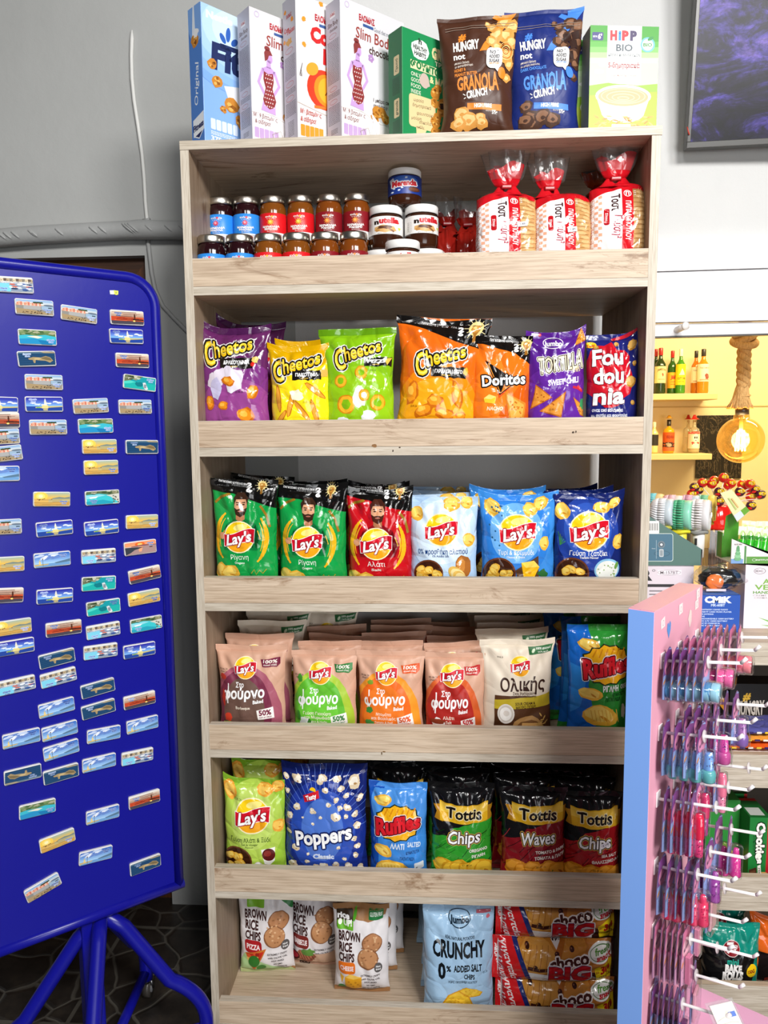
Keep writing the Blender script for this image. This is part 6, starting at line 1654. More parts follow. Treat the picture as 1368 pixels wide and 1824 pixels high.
def mg_marina(A):
    sky(A, '#dfe6ea', '#c9b48c', 14)
    for k in range(13): A.rect(k * 8, 4 + (k * 5) % 5, k * 8 + 8, 16, ('#b8a484', '#8a8478', '#d8c8a8', '#6a5a50')[k % 4]); A.rect(k * 8 + 2, 9, k * 8 + 4, 11, '#5a4a40')
    A.rect(-1, 15, 101, 43, '#8a9ab0'); A.poly([(-1, 19), (44, 18), (40, 43), (-1, 43)], '#7fd0ea')
    for k in range(15): A.blob(42 + A.rnd.uniform(0, 56), 18 + A.rnd.uniform(0, 18), 8, 2.4, ('#eef2f6', '#c86a5a', '#3a5aa0', '#d8dce4', '#2a3a5c')[k % 5], 0.3)
    for k in range(18): A.line([(A.rnd.uniform(0, 100), 12), (A.rnd.uniform(0, 100), 18)], 0.6, '#f4f6f8')
    script(A, 22, 33)
def mg_cloudlight(A):
    sky(A, '#3a6ac0', '#a8d0f4', 34)
    for k in range(15): A.blob(A.rnd.uniform(5, 70), A.rnd.uniform(2, 16), 13, 3.2, ('#e8eef8', '#6a8acc', '#c4d4f0')[k % 3], 0.35, rot=-12)
    A.rect(-1, 32, 101, 43, '#6f9fd0'); A.poly([(55, 31), (101, 22), (101, 31), (60, 34)], '#5a7a94'); A.poly([(-1, 33), (40, 33), (36, 36), (-1, 39)], '#c9b478'); A.poly([(11, 34), (12, 24), (16, 24), (18, 34)], '#e9cf8a'); A.rect(13, 20, 15, 24, '#d8b86a'); A.line([(23, 40), (22.5, 18)], 0.9, '#2a2a34'); A.ell(22.5, 17, 1.8, 1.6, '#2a2a34')
    script(A, 80, 8, c='#2f5fc4')
def mg_orange(A):
    sky(A, '#e8906a', '#f0a070', 14); A.ell(48, 9, 16, 7, '#f86a2c'); A.ell(48, 9, 8, 4, '#ffc46a'); A.poly([(20, 14), (60, 11), (101, 14), (101, 18), (20, 17)], '#8a5a5c'); A.rect(-1, 16, 101, 43, '#a88a88'); A.poly([(42, 17), (58, 17), (52, 34), (44, 34)], '#e8a47c'); A.poly([(-1, 17), (30, 18), (60, 20), (30, 27), (16, 36), (-1, 43)], '#3a4048'); A.rect(78, 20, 88, 23, '#4a3a40')
    script(A, 82, 8)
def mg_beach(A):
    A.rect(-1, -1, 101, 43, '#3fc4cc'); A.poly([(-1, -1), (101, -1), (101, 12), (70, 13), (40, 8), (-1, 10)], '#5a7050')
    for k in range(14): A.blob(A.rnd.uniform(20, 100), A.rnd.uniform(0, 10), 8, 3, ('#3c5238', '#8a8a6a', '#c4c0a8')[k % 3], 0.3)
    A.poly([(60, 14), (101, 10), (101, 43), (86, 30), (74, 20)], '#cfcfc4')
    for k in range(8): A.blob(90 + A.rnd.uniform(-8, 8), 26 + A.rnd.uniform(-10, 12), 3, 2.4, '#6a6a62', 0.3, 6)
    A.poly([(-1, 12), (40, 10), (60, 14), (30, 20), (-1, 24)], '#8fd8e4'); A.poly([(10, 18), (36, 16), (30, 22), (12, 23)], '#e8eef0'); A.poly([(-1, 32), (50, 28), (80, 36), (80, 43), (-1, 43)], '#2aa0b8')
    script(A, 22, 29)
KIND = {'A': ('pink harbour houses', mg_harbour), 'B': ('a lighthouse in a red sunset', mg_redlight), 'C': ('a white lighthouse on deep blue', mg_bluelight), 'D': ('a turquoise lagoon under green hills', mg_lagoon),
        'E': ('a brown island in navy sea', mg_island), 'F': ('a ship off a turquoise beach', mg_balos), 'G': ('a yellow sunset sea', mg_sunset), 'H': ('boats in a town marina', mg_marina),
        'I': ('a lighthouse under swirling clouds', mg_cloudlight), 'J': ('an orange sunset bay', mg_orange), 'K': ('a turquoise cove with pale beach', mg_beach)}
MW, MHH, MT = 0.0745, 0.0315, 0.0062
M_MAG = mat('#e6e4e0', 'plastic')
def magnet_mesh(k):
    mb = MB()
    def rnd(w_, h_, r): return [(sx * (w_ - r) + r * math.cos(R(a)), sz * (h_ - r) + r * math.sin(R(a))) for sx, sz, a0 in ((1, -1, -90), (1, 1, 0), (-1, 1, 90), (-1, -1, 180)) for a in (a0, a0 + 22, a0 + 45, a0 + 68, a0 + 90)]
    for (i0, i1, y0, y1) in ((0, 0, 0, -MT + 0.0012), (0, 0.0011, -MT + 0.0012, -MT)):
        P0, P1 = rnd(MW / 2 - i0, MHH / 2 - i0, 0.0042), rnd(MW / 2 - i1, MHH / 2 - i1, 0.0036)
        n = len(P0)
        mb.add([(x, y0, z) for x, z in P0] + [(x, y1, z) for x, z in P1], [(i, (i + 1) % n, n + (i + 1) % n, n + i) for i in range(n)] + [tuple(n + i for i in range(n))], M_MAG)
    A = Art(0, 0, 100, 42, 'gloss', ord(k)); KIND[k][1](A)
    w_, h_ = MW / 2 - 0.0012, MHH / 2 - 0.0012
    def rc(sx, t, o):
        x, z = sx * w_, (2 * t - 1) * h_
        r = 0.0036
        dx, dz = abs(x) - (w_ - r), abs(z) - (h_ - r)
        if dx > 0 and dz > 0:                    # keep the print inside the rounded corners
            l = math.hypot(dx, dz)
            if l > r: x -= math.copysign(dx - dx * r / l, x); z -= math.copysign(dz - dz * r / l, z)
        return (x, -MT - 0.00005 - o, z)
    A.lay(mb, rc)
    return mb
MAGS = [('a', 'H', -40, 255, 225, 270), ('a', 'A', 100, 410, 375, 430), ('a', 'A', 420, 450, 677, 487), ('a', 'B', 763, 485, 1003, 500), ('a', 'D', 120, 622, 397, 636), ('a', 'C', 757, 617, 1000, 627), ('a', 'E', 115, 780, 392, 775),
        ('a', 'B', 800, 785, 1040, 795), ('a', 'A', 168, 937, 440, 945), ('a', 'F', 852, 930, 1090, 963), ('a', 'C', -150, 1090, 120, 1100), ('a', 'C', 170, 1093, 440, 1095), ('a', 'A', 500, 1112, 760, 1100), ('a', 'A', 820, 1112, 1060, 1112),
        ('a', 'B', -140, 1205, 132, 1205), ('a', 'A', 198, 1255, 470, 1253), ('a', 'D', 537, 1248, 792, 1243), ('a', 'A', -140, 1325, 132, 1315), ('a', 'A', -120, 1455, 150, 1425), ('a', 'G', 565, 1390, 818, 1387), ('a', 'E', 872, 1392, 1103, 1392),
        ('a', 'I', -140, 1580, 133, 1575), ('a', 'G', 577, 1537, 827, 1530), ('a', 'G', 228, 1755, 490, 1755), ('a', 'K', 587, 1752, 835, 1735),
        ('b', 'A', -120, 315, 145, 300), ('b', 'C', 245, 330, 510, 303), ('b', 'C', 580, 325, 830, 297), ('b', 'G', 872, 275, 1103, 265), ('b', 'I', 230, 545, 493, 520), ('b', 'H', 563, 520, 808, 500), ('b', 'J', 860, 465, 1090, 435),
        ('b', 'G', -100, 575, 165, 560), ('b', 'F', 565, 708, 808, 692), ('b', 'B', 888, 665, 1123, 610), ('b', 'B', -110, 790, 162, 778), ('b', 'C', 252, 797, 508, 777), ('b', 'F', 597, 885, 840, 845), ('b', 'G', 885, 820, 1117, 775),
        ('b', 'G', -50, 1025, 218, 985), ('b', 'B', 316, 1030, 568, 995), ('b', 'H', 597, 1050, 838, 1005), ('b', 'K', 900, 1005, 1133, 960), ('b', 'C', -30, 1165, 238, 1120), ('b', 'E', 267, 1255, 523, 1190), ('b', 'H', 578, 1190, 820, 1155),
        ('b', 'C', 855, 1185, 1083, 1145), ('b', 'H', -20, 1440, 245, 1380), ('b', 'H', 275, 1390, 535, 1320), ('b', 'E', 557, 1465, 803, 1395), ('b', 'I', 262, 1600, 523, 1530), ('b', 'E', 565, 1610, 803, 1540), ('b', 'B', 857, 1540, 1083, 1485), ('b', 'I', 878, 1710, 1103, 1655),
        ('c', 'I', 10, 140, 235, 88), ('c', 'I', 235, 100, 455, 40), ('c', 'I', 502, 110, 700, 72), ('c', 'I', 245, 215, 463, 148), ('c', 'H', 702, 240, 890, 200), ('c', 'I', 473, 280, 675, 232), ('c', 'e', 22, 350, 240, 297), ('c', 'E', 248, 350, 458, 290),
        ('c', 'D', 107, 550, 325, 497), ('c', 'B', 745, 495, 928, 440), ('c', 'I', 497, 582, 693, 530), ('c', 'G', 225, 748, 438, 665), ('c', 'I', 455, 818, 653, 768), ('c', 'E', 755, 880, 930, 815), ('c', 'A', 145, 1040, 350, 920)]
MF = {'a': (0, 440, 3.909), 'b': (0, 860, 3.909), 'c': (0, 1280, 3.257)}
pl = PO + PN * 0.004
plc = []
for (f, k, xl_, yl, xr2, yr) in MAGS:
    ox, oy, sc_ = MF[f]
    a = onpl(ox + xl_ / sc_, oy + yl / sc_, pl, PN); b_ = onpl(ox + xr2 / sc_, oy + yr / sc_, pl, PN)
    sa, sb = (a - PO).dot(PD), (b_ - PO).dot(PD)
    plc.append([k, (sa + sb) / 2, (a.z + b_.z) / 2, math.atan2(b_.z - a.z, sb - sa)])
plc.sort(key=lambda r: -r[2])
NTH = ['top', 'second', 'third', 'fourth', 'fifth', 'sixth', 'seventh', 'eighth', 'ninth', 'tenth', 'eleventh', 'twelfth']
cnt, tot, protos = {}, {}, {}
for r_ in plc: tot[r_[0].upper()] = tot.get(r_[0].upper(), 0) + 1
for k, s_, z_, an in plc:
    K = k.upper()
    i = cnt.get(K, 0); cnt[K] = i + 1
    if K not in protos:
        o = magnet_mesh(K).build('fridge_magnet'); protos[K] = o
    else:
        o = protos[K].copy(); COL.objects.link(o)
    p = PO + PD * s_ + PN * 0.0004
    o.location = (p.x, p.y, z_)
    o.rotation_euler = Matrix.Rotation(PANG, 3, 'Z').to_euler()
    o.matrix_world = Matrix.Translation((p.x, p.y, z_)) @ Matrix.Rotation(PANG, 4, 'Z') @ Matrix.Rotation(-an + (PI if k == 'e' else 0), 4, 'Y')
    pos = 'only one of its picture' if tot[K] == 1 else ('lowest of its picture' if i == tot[K] - 1 else '%s of its picture from above' % ('topmost' if i == 0 else NTH[i]) if i else 'topmost of its picture')
    tag(o, 'magnet of %s, %s' % (KIND[K][0], pos), 'fridge magnet', 'souvenir magnets on the blue stand')
# ---------------------------------------------------------------- television
M_TV = mat('#35332f', 'plastic')
tv = empty('television', 'wall mounted television showing a purple hillside, upper right', 'television')
pc = at(1222, 265, 0.455)
tv.location = pc
tv.matrix_world = Matrix.Translation(pc) @ Matrix.Rotation(R(-3.5), 4, 'Z') @ Matrix.Rotation(R(8), 4, 'X')
TW, THT = 0.98, 0.56
mb = MB(); mb.box(0, 0, 0, TW, 0.035, THT, M_TV, 0.003); mb.build('housing', tv)
mb = MB()
for x0, z0, x1, z1 in ((0, 0, TW, 0.016), (0, THT - 0.01, TW, THT), (0, 0.016, 0.010, THT - 0.01), (TW - 0.01, 0.016, TW, THT - 0.01)): mb.box(x0, -0.006, z0, x1, 0.001, z1, M_TV, 0.001)
mb.build('bezel', tv)
g = N('screen_picture')
c = g.coord((1, 1, 1))
n1 = g.noise(g.coord((5, 1, 11)), 1.0, 5, 0.65, 0.8)
n2 = g.noise(g.coord((16, 1, 24)), 1.0, 4, 0.7, 1.5)
x = g.ramp(n1, [(0.40, '#0a0814'), (0.50, '#251c48'), (0.57, '#5a4ab8'), (0.66, '#9a7cf0')])
x = g.mix(x, g.ramp(n2, [(0.38, '#20182c'), (0.58, '#ffffff')]), 0.75)
g.l(x, g.b.inputs['Emission Color']); g.p(Base_Color=(0.01, 0.01, 0.012, 1), Roughness=0.3, Emission_Strength=0.9); g.b.inputs['Specular IOR Level'].default_value = 0.15
mb = MB(); mb.box(0.010, -0.0025, 0.016, TW - 0.01, 0.0005, THT - 0.01, g.m); mb.build('screen', tv)
mb = MB(); mb.box(0.35, 0.03, 0.02, 0.6, 0.06, 0.2, M_TV); mb.build('wall_bracket', tv)
mb = MB(); mb.tube([at(1224, 226, 0.442), at(1226, 234, 0.441), at(1228, 240, 0.440)], 0.0016, mat('#c8402c', 'paper'), 6)
o = mb.build('ribbon_scrap'); tag(o, 'small red scrap stuck to the television frame corner', 'ribbon')
q = at(1213, 586, WALLY - 0.018)
mb = MB(); mb.tube([q + Vector((-0.012, 0, -0.003)), q + Vector((-0.004, -0.05, 0.002))], 0.0095, mat('#f0eeec', 'plastic'), 16)
mb.tube([q + Vector((-0.004, -0.05, 0.002)), q + Vector((-0.003, -0.054, 0.002))], 0.0115, mat('#f0eeec', 'plastic'), 16)
o = mb.build('wall_peg'); tag(o, 'white wooden peg sticking out above the bar opening', 'peg')
# ---------------------------------------------------------------- bar: shelves, bottles, marble, lamp
def barshelf(px_end, pyt, pyb, label, th_off):
    a, b_ = at(px_end, pyt, BY - 0.2), at(px_end, pyb, BY - 0.2)
    mb = MB(); mb.box(0.95, BY - 0.2, b_.z, a.x, BY, a.z, M_BARW, 0.004)
    o = mb.build('wall_shelf'); tag(o, label, 'shelf')
    return a.z
zs1 = barshelf(1279, 700, 711.5, 'cream bar shelf carrying whisky bottles, upper one', 0)
zs2 = barshelf(1269, 808, 819, 'cream bar shelf carrying tequila bottles, lower one', 0)
def glassy(col, fac=0.55):
    return clear('bottle_glass_' + col.strip('#'), col, 0.06, 0.6, 0.05, 0, fac)
def bottle(label, px, y0, y1, wpx, zs, col, cap, kind='round', lab=None, group='bottles on the bar shelves', yo=0.10, fill=None):
    """px centre, y0 top, y1 base in the photo; profile scaled to that"""
    Y = BY - yo
    a, b_ = at(px, y0, Y), at(px, y1, Y)
    h = a.z - zs; r = (at(px + wpx / 2, y1, Y) - at(px - wpx / 2, y1, Y)).x / 2
    e = empty('liquor_bottle', label, 'bottle', (b_.x, Y, zs + 0.0006), (0, 0, 0), group)
    if kind == 'round': prof = [(r * 0.9, 0), (r, 0.01), (r, h * 0.58), (r * 0.92, h * 0.66), (r * 0.5, h * 0.74), (r * 0.36, h * 0.79), (r * 0.33, h * 0.94)]; ct = h * 0.84
    else: prof = [(r * 0.9, 0), (r, 0.01), (r, h * 0.55), (r * 0.85, h * 0.63), (r * 0.35, h * 0.68), (r * 0.28, h * 0.74), (r * 0.28, h * 0.86)]; ct = h * 0.86
    mb = MB(); mb.lathe(prof, mat(col, 'gloss') if fill is None else glassy(col, 0.25), 24); mb.build('glass', e)
    if fill:
        mb = MB(); mb.lathe([(r * 0.82, 0.006), (r * 0.9, 0.012), (r * 0.9, h * fill[1])], mat(fill[0], 'gloss'), 20); mb.build('liquor', e)
    mb = MB()
    if cap[0] == 'hat':
        mb.lathe([(r * 0.95, h * 0.88), (r * 0.8, h * 0.885), (r * 0.45, h * 0.91), (r * 0.28, h * 0.97), (r * 0.2, h), (0, h)], mat(cap[1], 'plastic'), 20)
    elif cap[0] == 'cork':
        mb.lathe([(r * 0.36, h * 0.72), (r * 0.36, h * 0.88), (0, h * 0.885)], mat('#241c18', 'plastic'), 16, cap=False)
        mb.lathe([(r * 0.9, h * 0.92), (r * 0.4, h * 0.94), (r * 0.2, h), (0, h)], mat(cap[1], 'plastic'), 18)
    else:
        mb.lathe([(r * 0.4, ct), (r * 0.41, ct + 0.004), (r * 0.41, h - 0.003), (r * 0.36, h), (0, h)], mat(cap[1], 'plastic'), 18, cap=False)
    mb.build('cap', e)
    if lab:
        z0, z1, lc, draw = lab
        mb = MB(); A = Art(0, 0, 100, 100, 'paper', 5); draw(A)
        qq = lambda sx: math.asin(max(-1, min(1, sx))) * 0.92
        mb.lathe([(r * 1.01, h * z0), (r * 1.01, h * z1)], mat(lc, 'paper'), 24, cap=False)
        A.lay(mb, lambda sx, t, o: ((r * 1.015 + o) * math.sin(qq(sx)), -(r * 1.015 + o) * math.cos(qq(sx)), h * (z0 + (z1 - z0) * t)), 14)
        mb.build('label', e)
    return e
def l_james(A): A.rect(0, 0, 100, 100, '#efe3a0'); A.txt('JAMESON', 50, 18, 78, 13, '#6a4a1c', 0.03, arc=6); A.blob(60, 50, 8, 9, '#c03a24', 0.3); A.line([(20, 78), (80, 78)], 3, '#9a7a3c')
def l_jb(A): A.rect(0, 0, 100, 100, '#f0b02c'); A.txt('J&B', 50, 30, 60, 22, '#b8281c', 0.05); A.line([(20, 60), (80, 60)], 4, '#a8641c'); A.line([(20, 75), (80, 75)], 4, '#a8641c')
def l_cutty(A): A.rect(0, 0, 100, 100, '#f4dc1c'); A.poly([(30, 44), (50, 20), (75, 40), (80, 52), (20, 52)], '#f6f0d0'); A.txt('CUTTY SARK', 50, 68, 80, 10, '#4a4a1c', 0.03); A.txt('SCOTS WHISKY', 50, 84, 60, 6, '#4a4a1c', 0.02)
def l_fg(A): A.rect(0, 0, 100, 100, '#f0e4c8'); A.txt('THE FAMOUS', 50, 22, 80, 9, '#8a7a5a', 0.02); A.blob(70, 70, 20, 16, '#9a4a3c', 0.2); A.line([(10, 90), (90, 90)], 8, '#c8a48a')
def l_teq(A): A.rect(0, 0, 100, 100, '#dd5a1c'); A.rect(0, 52, 100, 80, '#3a2a24'); A.txt('TEQUILA', 50, 24, 76, 14, '#7a1c10', 0.04); A.blob(40, 66, 24, 10, '#b8a488', 0.3); A.rect(0, 80, 100, 100, '#c86a3c')
def l_skull(A):
    A.rect(0, 0, 100, 100, '#f1e2c4'); A.rect(0, 0, 100, 14, '#d8483c'); A.ell(50, 36, 24, 24, '#fbf4e4'); A.ell(41, 35, 6, 7, '#2a2420'); A.ell(59, 35, 6, 7, '#2a2420'); A.line([(42, 52), (58, 52)], 3, '#2a2420'); A.blob(28, 68, 12, 8, '#d8483c', 0.3); A.blob(72, 68, 12, 8, '#d8483c', 0.3); A.blob(50, 82, 30, 12, '#fbf0dc', 0.2)
bottle('dark green whisky bottle with red cap, partly hidden by shelving post', 1167, 622, 699, 15, zs1, '#1f3a18', ('', '#a8201c'), yo=0.06)
bottle('dark green whisky bottle with cream label, left on the upper shelf', 1175, 620, 699, 19, zs1, '#22381a', ('', '#a3201c'), lab=(0.24, 0.60, '#efe3a0', l_james))
bottle('green whisky bottle with red cap and orange label, upper shelf', 1196, 625, 699, 16, zs1, '#2c5a20', ('', '#b3201c'), lab=(0.14, 0.50, '#f0b02c', l_jb), yo=0.07)
bottle('bright green whisky bottle with white cap and yellow label', 1211, 622, 699, 17, zs1, '#3f8a24', ('', '#efe9d2'), lab=(0.20, 0.66, '#f4dc1c', l_cutty))
bottle('amber whisky bottle with black cap, behind the front amber one', 1238, 625, 699, 16, zs1, '#c8741c', ('', '#2a2622'), lab=(0.26, 0.62, '#f0e0c4', l_fg), yo=0.06)
bottle('amber whisky bottle with black cap, rightmost on upper shelf', 1251, 622, 699, 20, zs1, '#d8861f', ('', '#2a2622'), lab=(0.27, 0.66, '#f0e4c8', l_fg), yo=0.11)
bottle('pale bottle with black emblem at the shelving post, lower shelf', 1164, 752, 807, 15, zs2, '#f0d890', ('', '#efe6c8'), lab=(0.25, 0.6, '#2a2622', lambda A: A.rect(0, 0, 100, 100, '#2c2824')))
bottle('gold tequila bottle with ochre hat stopper and orange label', 1190, 740, 807, 20, zs2, '#e0a21c', ('cork', '#c88a1c'), 'flat', (0.06, 0.55, '#dd5a1c', l_teq))
bottle('clear tequila bottle with red hat, behind the skull one', 1224, 739, 807, 17, zs2, '#efe6c8', ('hat', '#b81c1c'), 'flat', yo=0.06, fill=('#e9dcb4', 0.4))
bottle('clear tequila bottle with red hat stopper and skull label', 1235, 739, 807, 20, zs2, '#efe6c8', ('hat', '#d8241c'), 'flat', (0.12, 0.56, '#f1e2c4', l_skull), fill=('#e9dcb4', 0.3))
a, b_ = at(1243, 740, BY - 0.012), at(1320, 852, BY - 0.012)
g = N('black_marble'); vn = g.noise(g.coord((1.4, 1.4, 1)), 7, 6, 0.7, 2.4)
g.l(g.ramp(vn, [(0.485, '#1a1512'), (0.5, '#6f6048'), (0.515, '#1f1916')]), g.b.inputs['Base Color']); g.p(Roughness=0.15)
mb = MB(); mb.box(a.x, BY - 0.012, b_.z, b_.x, BY - 0.001, a.z, g.m, 0.001); o = mb.build('marble_panel'); tag(o, 'black veined marble panel on the bar wall behind the bulb', 'panel')
# rope pendant
LY = 0.78
def lp(px, py): return at(px, py, LY)
lamp = empty('pendant_lamp', 'thick rope pendant lamp with big round amber bulb', 'lamp', lp(1320, 740))
iv2 = lambda v: v - lamp.location
g = N('jute_rope'); wv_ = g.noise(g.coord((60, 60, 12)), 4, 4, 0.7)
g.l(g.ramp(wv_, [(0.3, '#b58a50'), (0.6, '#dcb478'), (0.8, '#f0d29c')]), g.b.inputs['Base Color']); g.p(Roughness=0.9); g.bump(wv_, 0.6, 0.004)
M_ROPE = g.m
mb = MB()
zt_, zb_ = lp(1326, 610).z, lp(1322, 690).z
for k in range(3):
    P = []
    for i in range(34):
        u = i / 33
        cx = lp(1326 - 2 * u, 612 + 78 * u)
        an = 2 * PI * (u * 2.1 + k / 3)
        P.append(iv2(Vector((cx.x + 0.0125 * math.cos(an), LY + 0.0125 * math.sin(an), zt_ + (zb_ - zt_) * u))))
    mb.tube(P, 0.0112, M_ROPE, 10)
c0 = iv2(lp(1326, 602))
for k in range(4):
    P = []
    for i in range(25):
        an = 2 * PI * i / 24
        rr_ = 0.034 - 0.004 * k
        P.append(c0 + Vector((rr_ * math.cos(an), 0.028 * math.sin(an), -0.014 + 0.012 * k + 0.014 * math.sin(an + k * 1.4))))
    mb.tube(P, 0.0125, M_ROPE, 10, False)
mb.tube([c0 + Vector((0, 0, 0.02)), c0 + Vector((0.004, 0, 0.55))], 0.02, M_ROPE, 12)
mb.build('rope', lamp)
mb = MB(); rn = random.Random(3)
for k in range(150):
    an = 2 * PI * k / 150; r0 = 0.014
    r1 = rn.uniform(0.030, 0.042)
    za, zc = iv2(lp(1322, 683)).z, iv2(lp(1318, 727)).z
    cx = iv2(lp(1322, 700)).x
    P = []
    for i in range(6):
        u = i / 5; r_ = r0 + 0.008 * math.sin(min(1, u * 2.2) * PI / 2) + (r1 - 0.02) * max(0, u - 0.45) ** 1.5 * 2.2
        P.append(Vector((cx - 0.006 * u + r_ * math.cos(an + 0.2 * u), r_ * math.sin(an + 0.2 * u), za + (zc - za) * u + rn.uniform(-0.003, 0.003) * u)))
    mb.tube(P, 0.0018, M_ROPE, 5)
P = []
for i in range(50):
    an = 2 * PI * i / 16; P.append(iv2(lp(1322, 704)) + Vector((0.025 * math.cos(an), 0.025 * math.sin(an), 0.004 * math.sin(i * 0.4))))
mb.tube(P, 0.0022, M_ROPE, 6)
mb.build('tassel', lamp)
mb = MB(); s0_ = iv2(lp(1322, 724)); s1_ = iv2(lp(1322, 739)); mb.tube([s0_, s1_], 0.0215, mat('#2a2420', 'plastic'), 24); mb.build('socket', lamp)
bc = iv2(lp(1319, 784)); br_ = (lp(1359.5, 784) - lp(1278.5, 784)).x / 2
mb = MB()
prof = []
for k in range(19):
    a_ = -PI / 2 + (PI - 0.42) * k / 18
    prof.append((br_ * math.cos(a_), bc.z + br_ * 1.03 * math.sin(a_)))
prof += [(br_ * 0.36, s1_.z - 0.016), (br_ * 0.33, s1_.z - 0.004), (br_ * 0.33, s1_.z)]
mb.lathe(prof, clear('amber_glass', '#ffdc94', 0.05, 0.5, 0.04, 0, 0.03), 40, (bc.x, 0, 0), cap=False); mb.build('bulb', lamp)
mb = MB(); rn = random.Random(4)
for k in range(8):
    an = 2 * PI * k / 8
    mb.tube([Vector((bc.x + 0.010 * math.cos(an), 0.010 * math.sin(an), bc.z + 0.032)), Vector((bc.x + 0.016 * math.cos(an), 0.016 * math.sin(an), bc.z - 0.036))], 0.0022, glow('filament', '#fff0c0', 60), 8)
mb.tube([Vector((bc.x, 0, s1_.z - 0.002)), Vector((bc.x, 0, bc.z + 0.03))], 0.006, mat('#d8c08a', 'gloss'), 12)
mb.build('filament', lamp)
pl_ = bpy.data.lights.new('bulb_light', 'POINT'); pl_.energy = 5; pl_.color = (1, 0.72, 0.34); pl_.shadow_soft_size = 0.03
po = bpy.data.objects.new('bulb_light', pl_); COL.objects.link(po); po.location = lamp.location + bc

# ---------------------------------------------------------------- low shelving under the counter, and the counter goods
cs = empty('counter_shelving', 'low wood counter shelving at the right, under the bar opening', 'shelving')
X0, X1 = 1.128, 2.0
def pk(x0, y0, z0, x1, y1, z1, name):
    mb = MB(); mb.box(x0, y0 + 0.0012, z0, x1, y1, z1, M_BH); mb.box(x0, y0, z0, x1, y0 + 0.0012, z1, M_EH); mb.build(name, cs)
ZC = 1.067
pk(X0, 0, 1.012, X1, 0.505, 1.033, 'counter_top'); pk(X0, 0.0005, 1.0335, X1, 0.505, ZC, 'counter_top')
for l_, m_, b__ in ((0.787, 0.722, 0.703), (0.47, 0.403, 0.381), (0.178, 0.109, 0.078)):
    pk(X0 + 0.02, 0, b__, X1, 0.45, m_, 'shelf_board'); pk(X0 + 0.02, 0.0005, m_ + 0.0008, X1, 0.019, l_, 'shelf_lip')
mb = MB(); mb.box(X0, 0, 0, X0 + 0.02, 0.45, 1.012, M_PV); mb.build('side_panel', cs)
mb = MB(); mb.box(X0 + 0.02, 0.44, 0, X1, 0.455, 1.012, mat('#3a332c', 'paper')); mb.build('back_panel', cs)
def plain_box(name, label, cat, x0, y0, z0, x1, y1, z1, col, art=None, sheet=(100, 100), rz=0, group=None, side=None, topc=None, fin='card'):
    e = empty(name, label, cat, (x0, y0, z0), (0, 0, rz), group)
    W_, D_, H_ = x1 - x0, y1 - y0, z1 - z0
    mb = MB(); mb.box(0, 0, 0, W_, D_, H_, mat(col, fin), 0.0012)
    if art:
        A = Art(0, 0, sheet[0], sheet[1], fin, 7); art(A)
        A.lay(mb, lambda sx, t, o: ((sx + 1) / 2 * W_, -o, t * H_))
    if side:
        A = Art(0, 0, 100, 100, fin, 8); side(A)
        A.lay(mb, lambda sx, t, o: (-o, (1 - (sx + 1) / 2) * D_, t * H_))
    if topc:
        A = Art(0, 0, 100, 100, fin, 9); topc(A)
        A.lay(mb, lambda sx, t, o: ((sx + 1) / 2 * W_, t * D_, H_ + o))
    mb.build('carton', e)
    return e
# speaker carton and the fan display on it
def a_speaker(A):
    A.txt('TELEIER', 118, 34, 150, 34, '#1c1a1c', 0.06); A.ring(196, 18, 4, 1, '#1c1a1c')
    A.rect(205, 16, 268, 34, '#e8dfe4'); A.ring(236, 25, 30, 1, '#8a8288', 9); A.txt('M-157BT', 236, 25, 46, 10, '#6a6268', 0.01)
    A.rect(20, 66, 250, 76, '#2a2628'); A.txt('PORTABLE SPEAKER', 130, 71, 100, 5, '#e8e0e4', 0.02)
    A.poly([(66, 96), (150, 92), (165, 150), (50, 152)], '#b8b0b6'); A.poly([(74, 100), (144, 97), (150, 128), (66, 130)], '#d8d0d6')
    for k in range(5): A.rect(186, 88 + k * 12, 220 + (k * 13) % 22, 92 + k * 12, '#7a7278')
    A.rect(60, 156, 200, 160, '#a8a0a6')
sp0 = at(1234.6, 1060, 0.19).x
zt_sp = at(1190, 1007, 0.19).z
plain_box('speaker_carton', 'pale speaker carton under the mini fan display', 'carton', sp0 - 0.30, 0.19, ZC + 0.0006, sp0, 0.36, zt_sp, '#d9ced6', a_speaker, (300, 200))
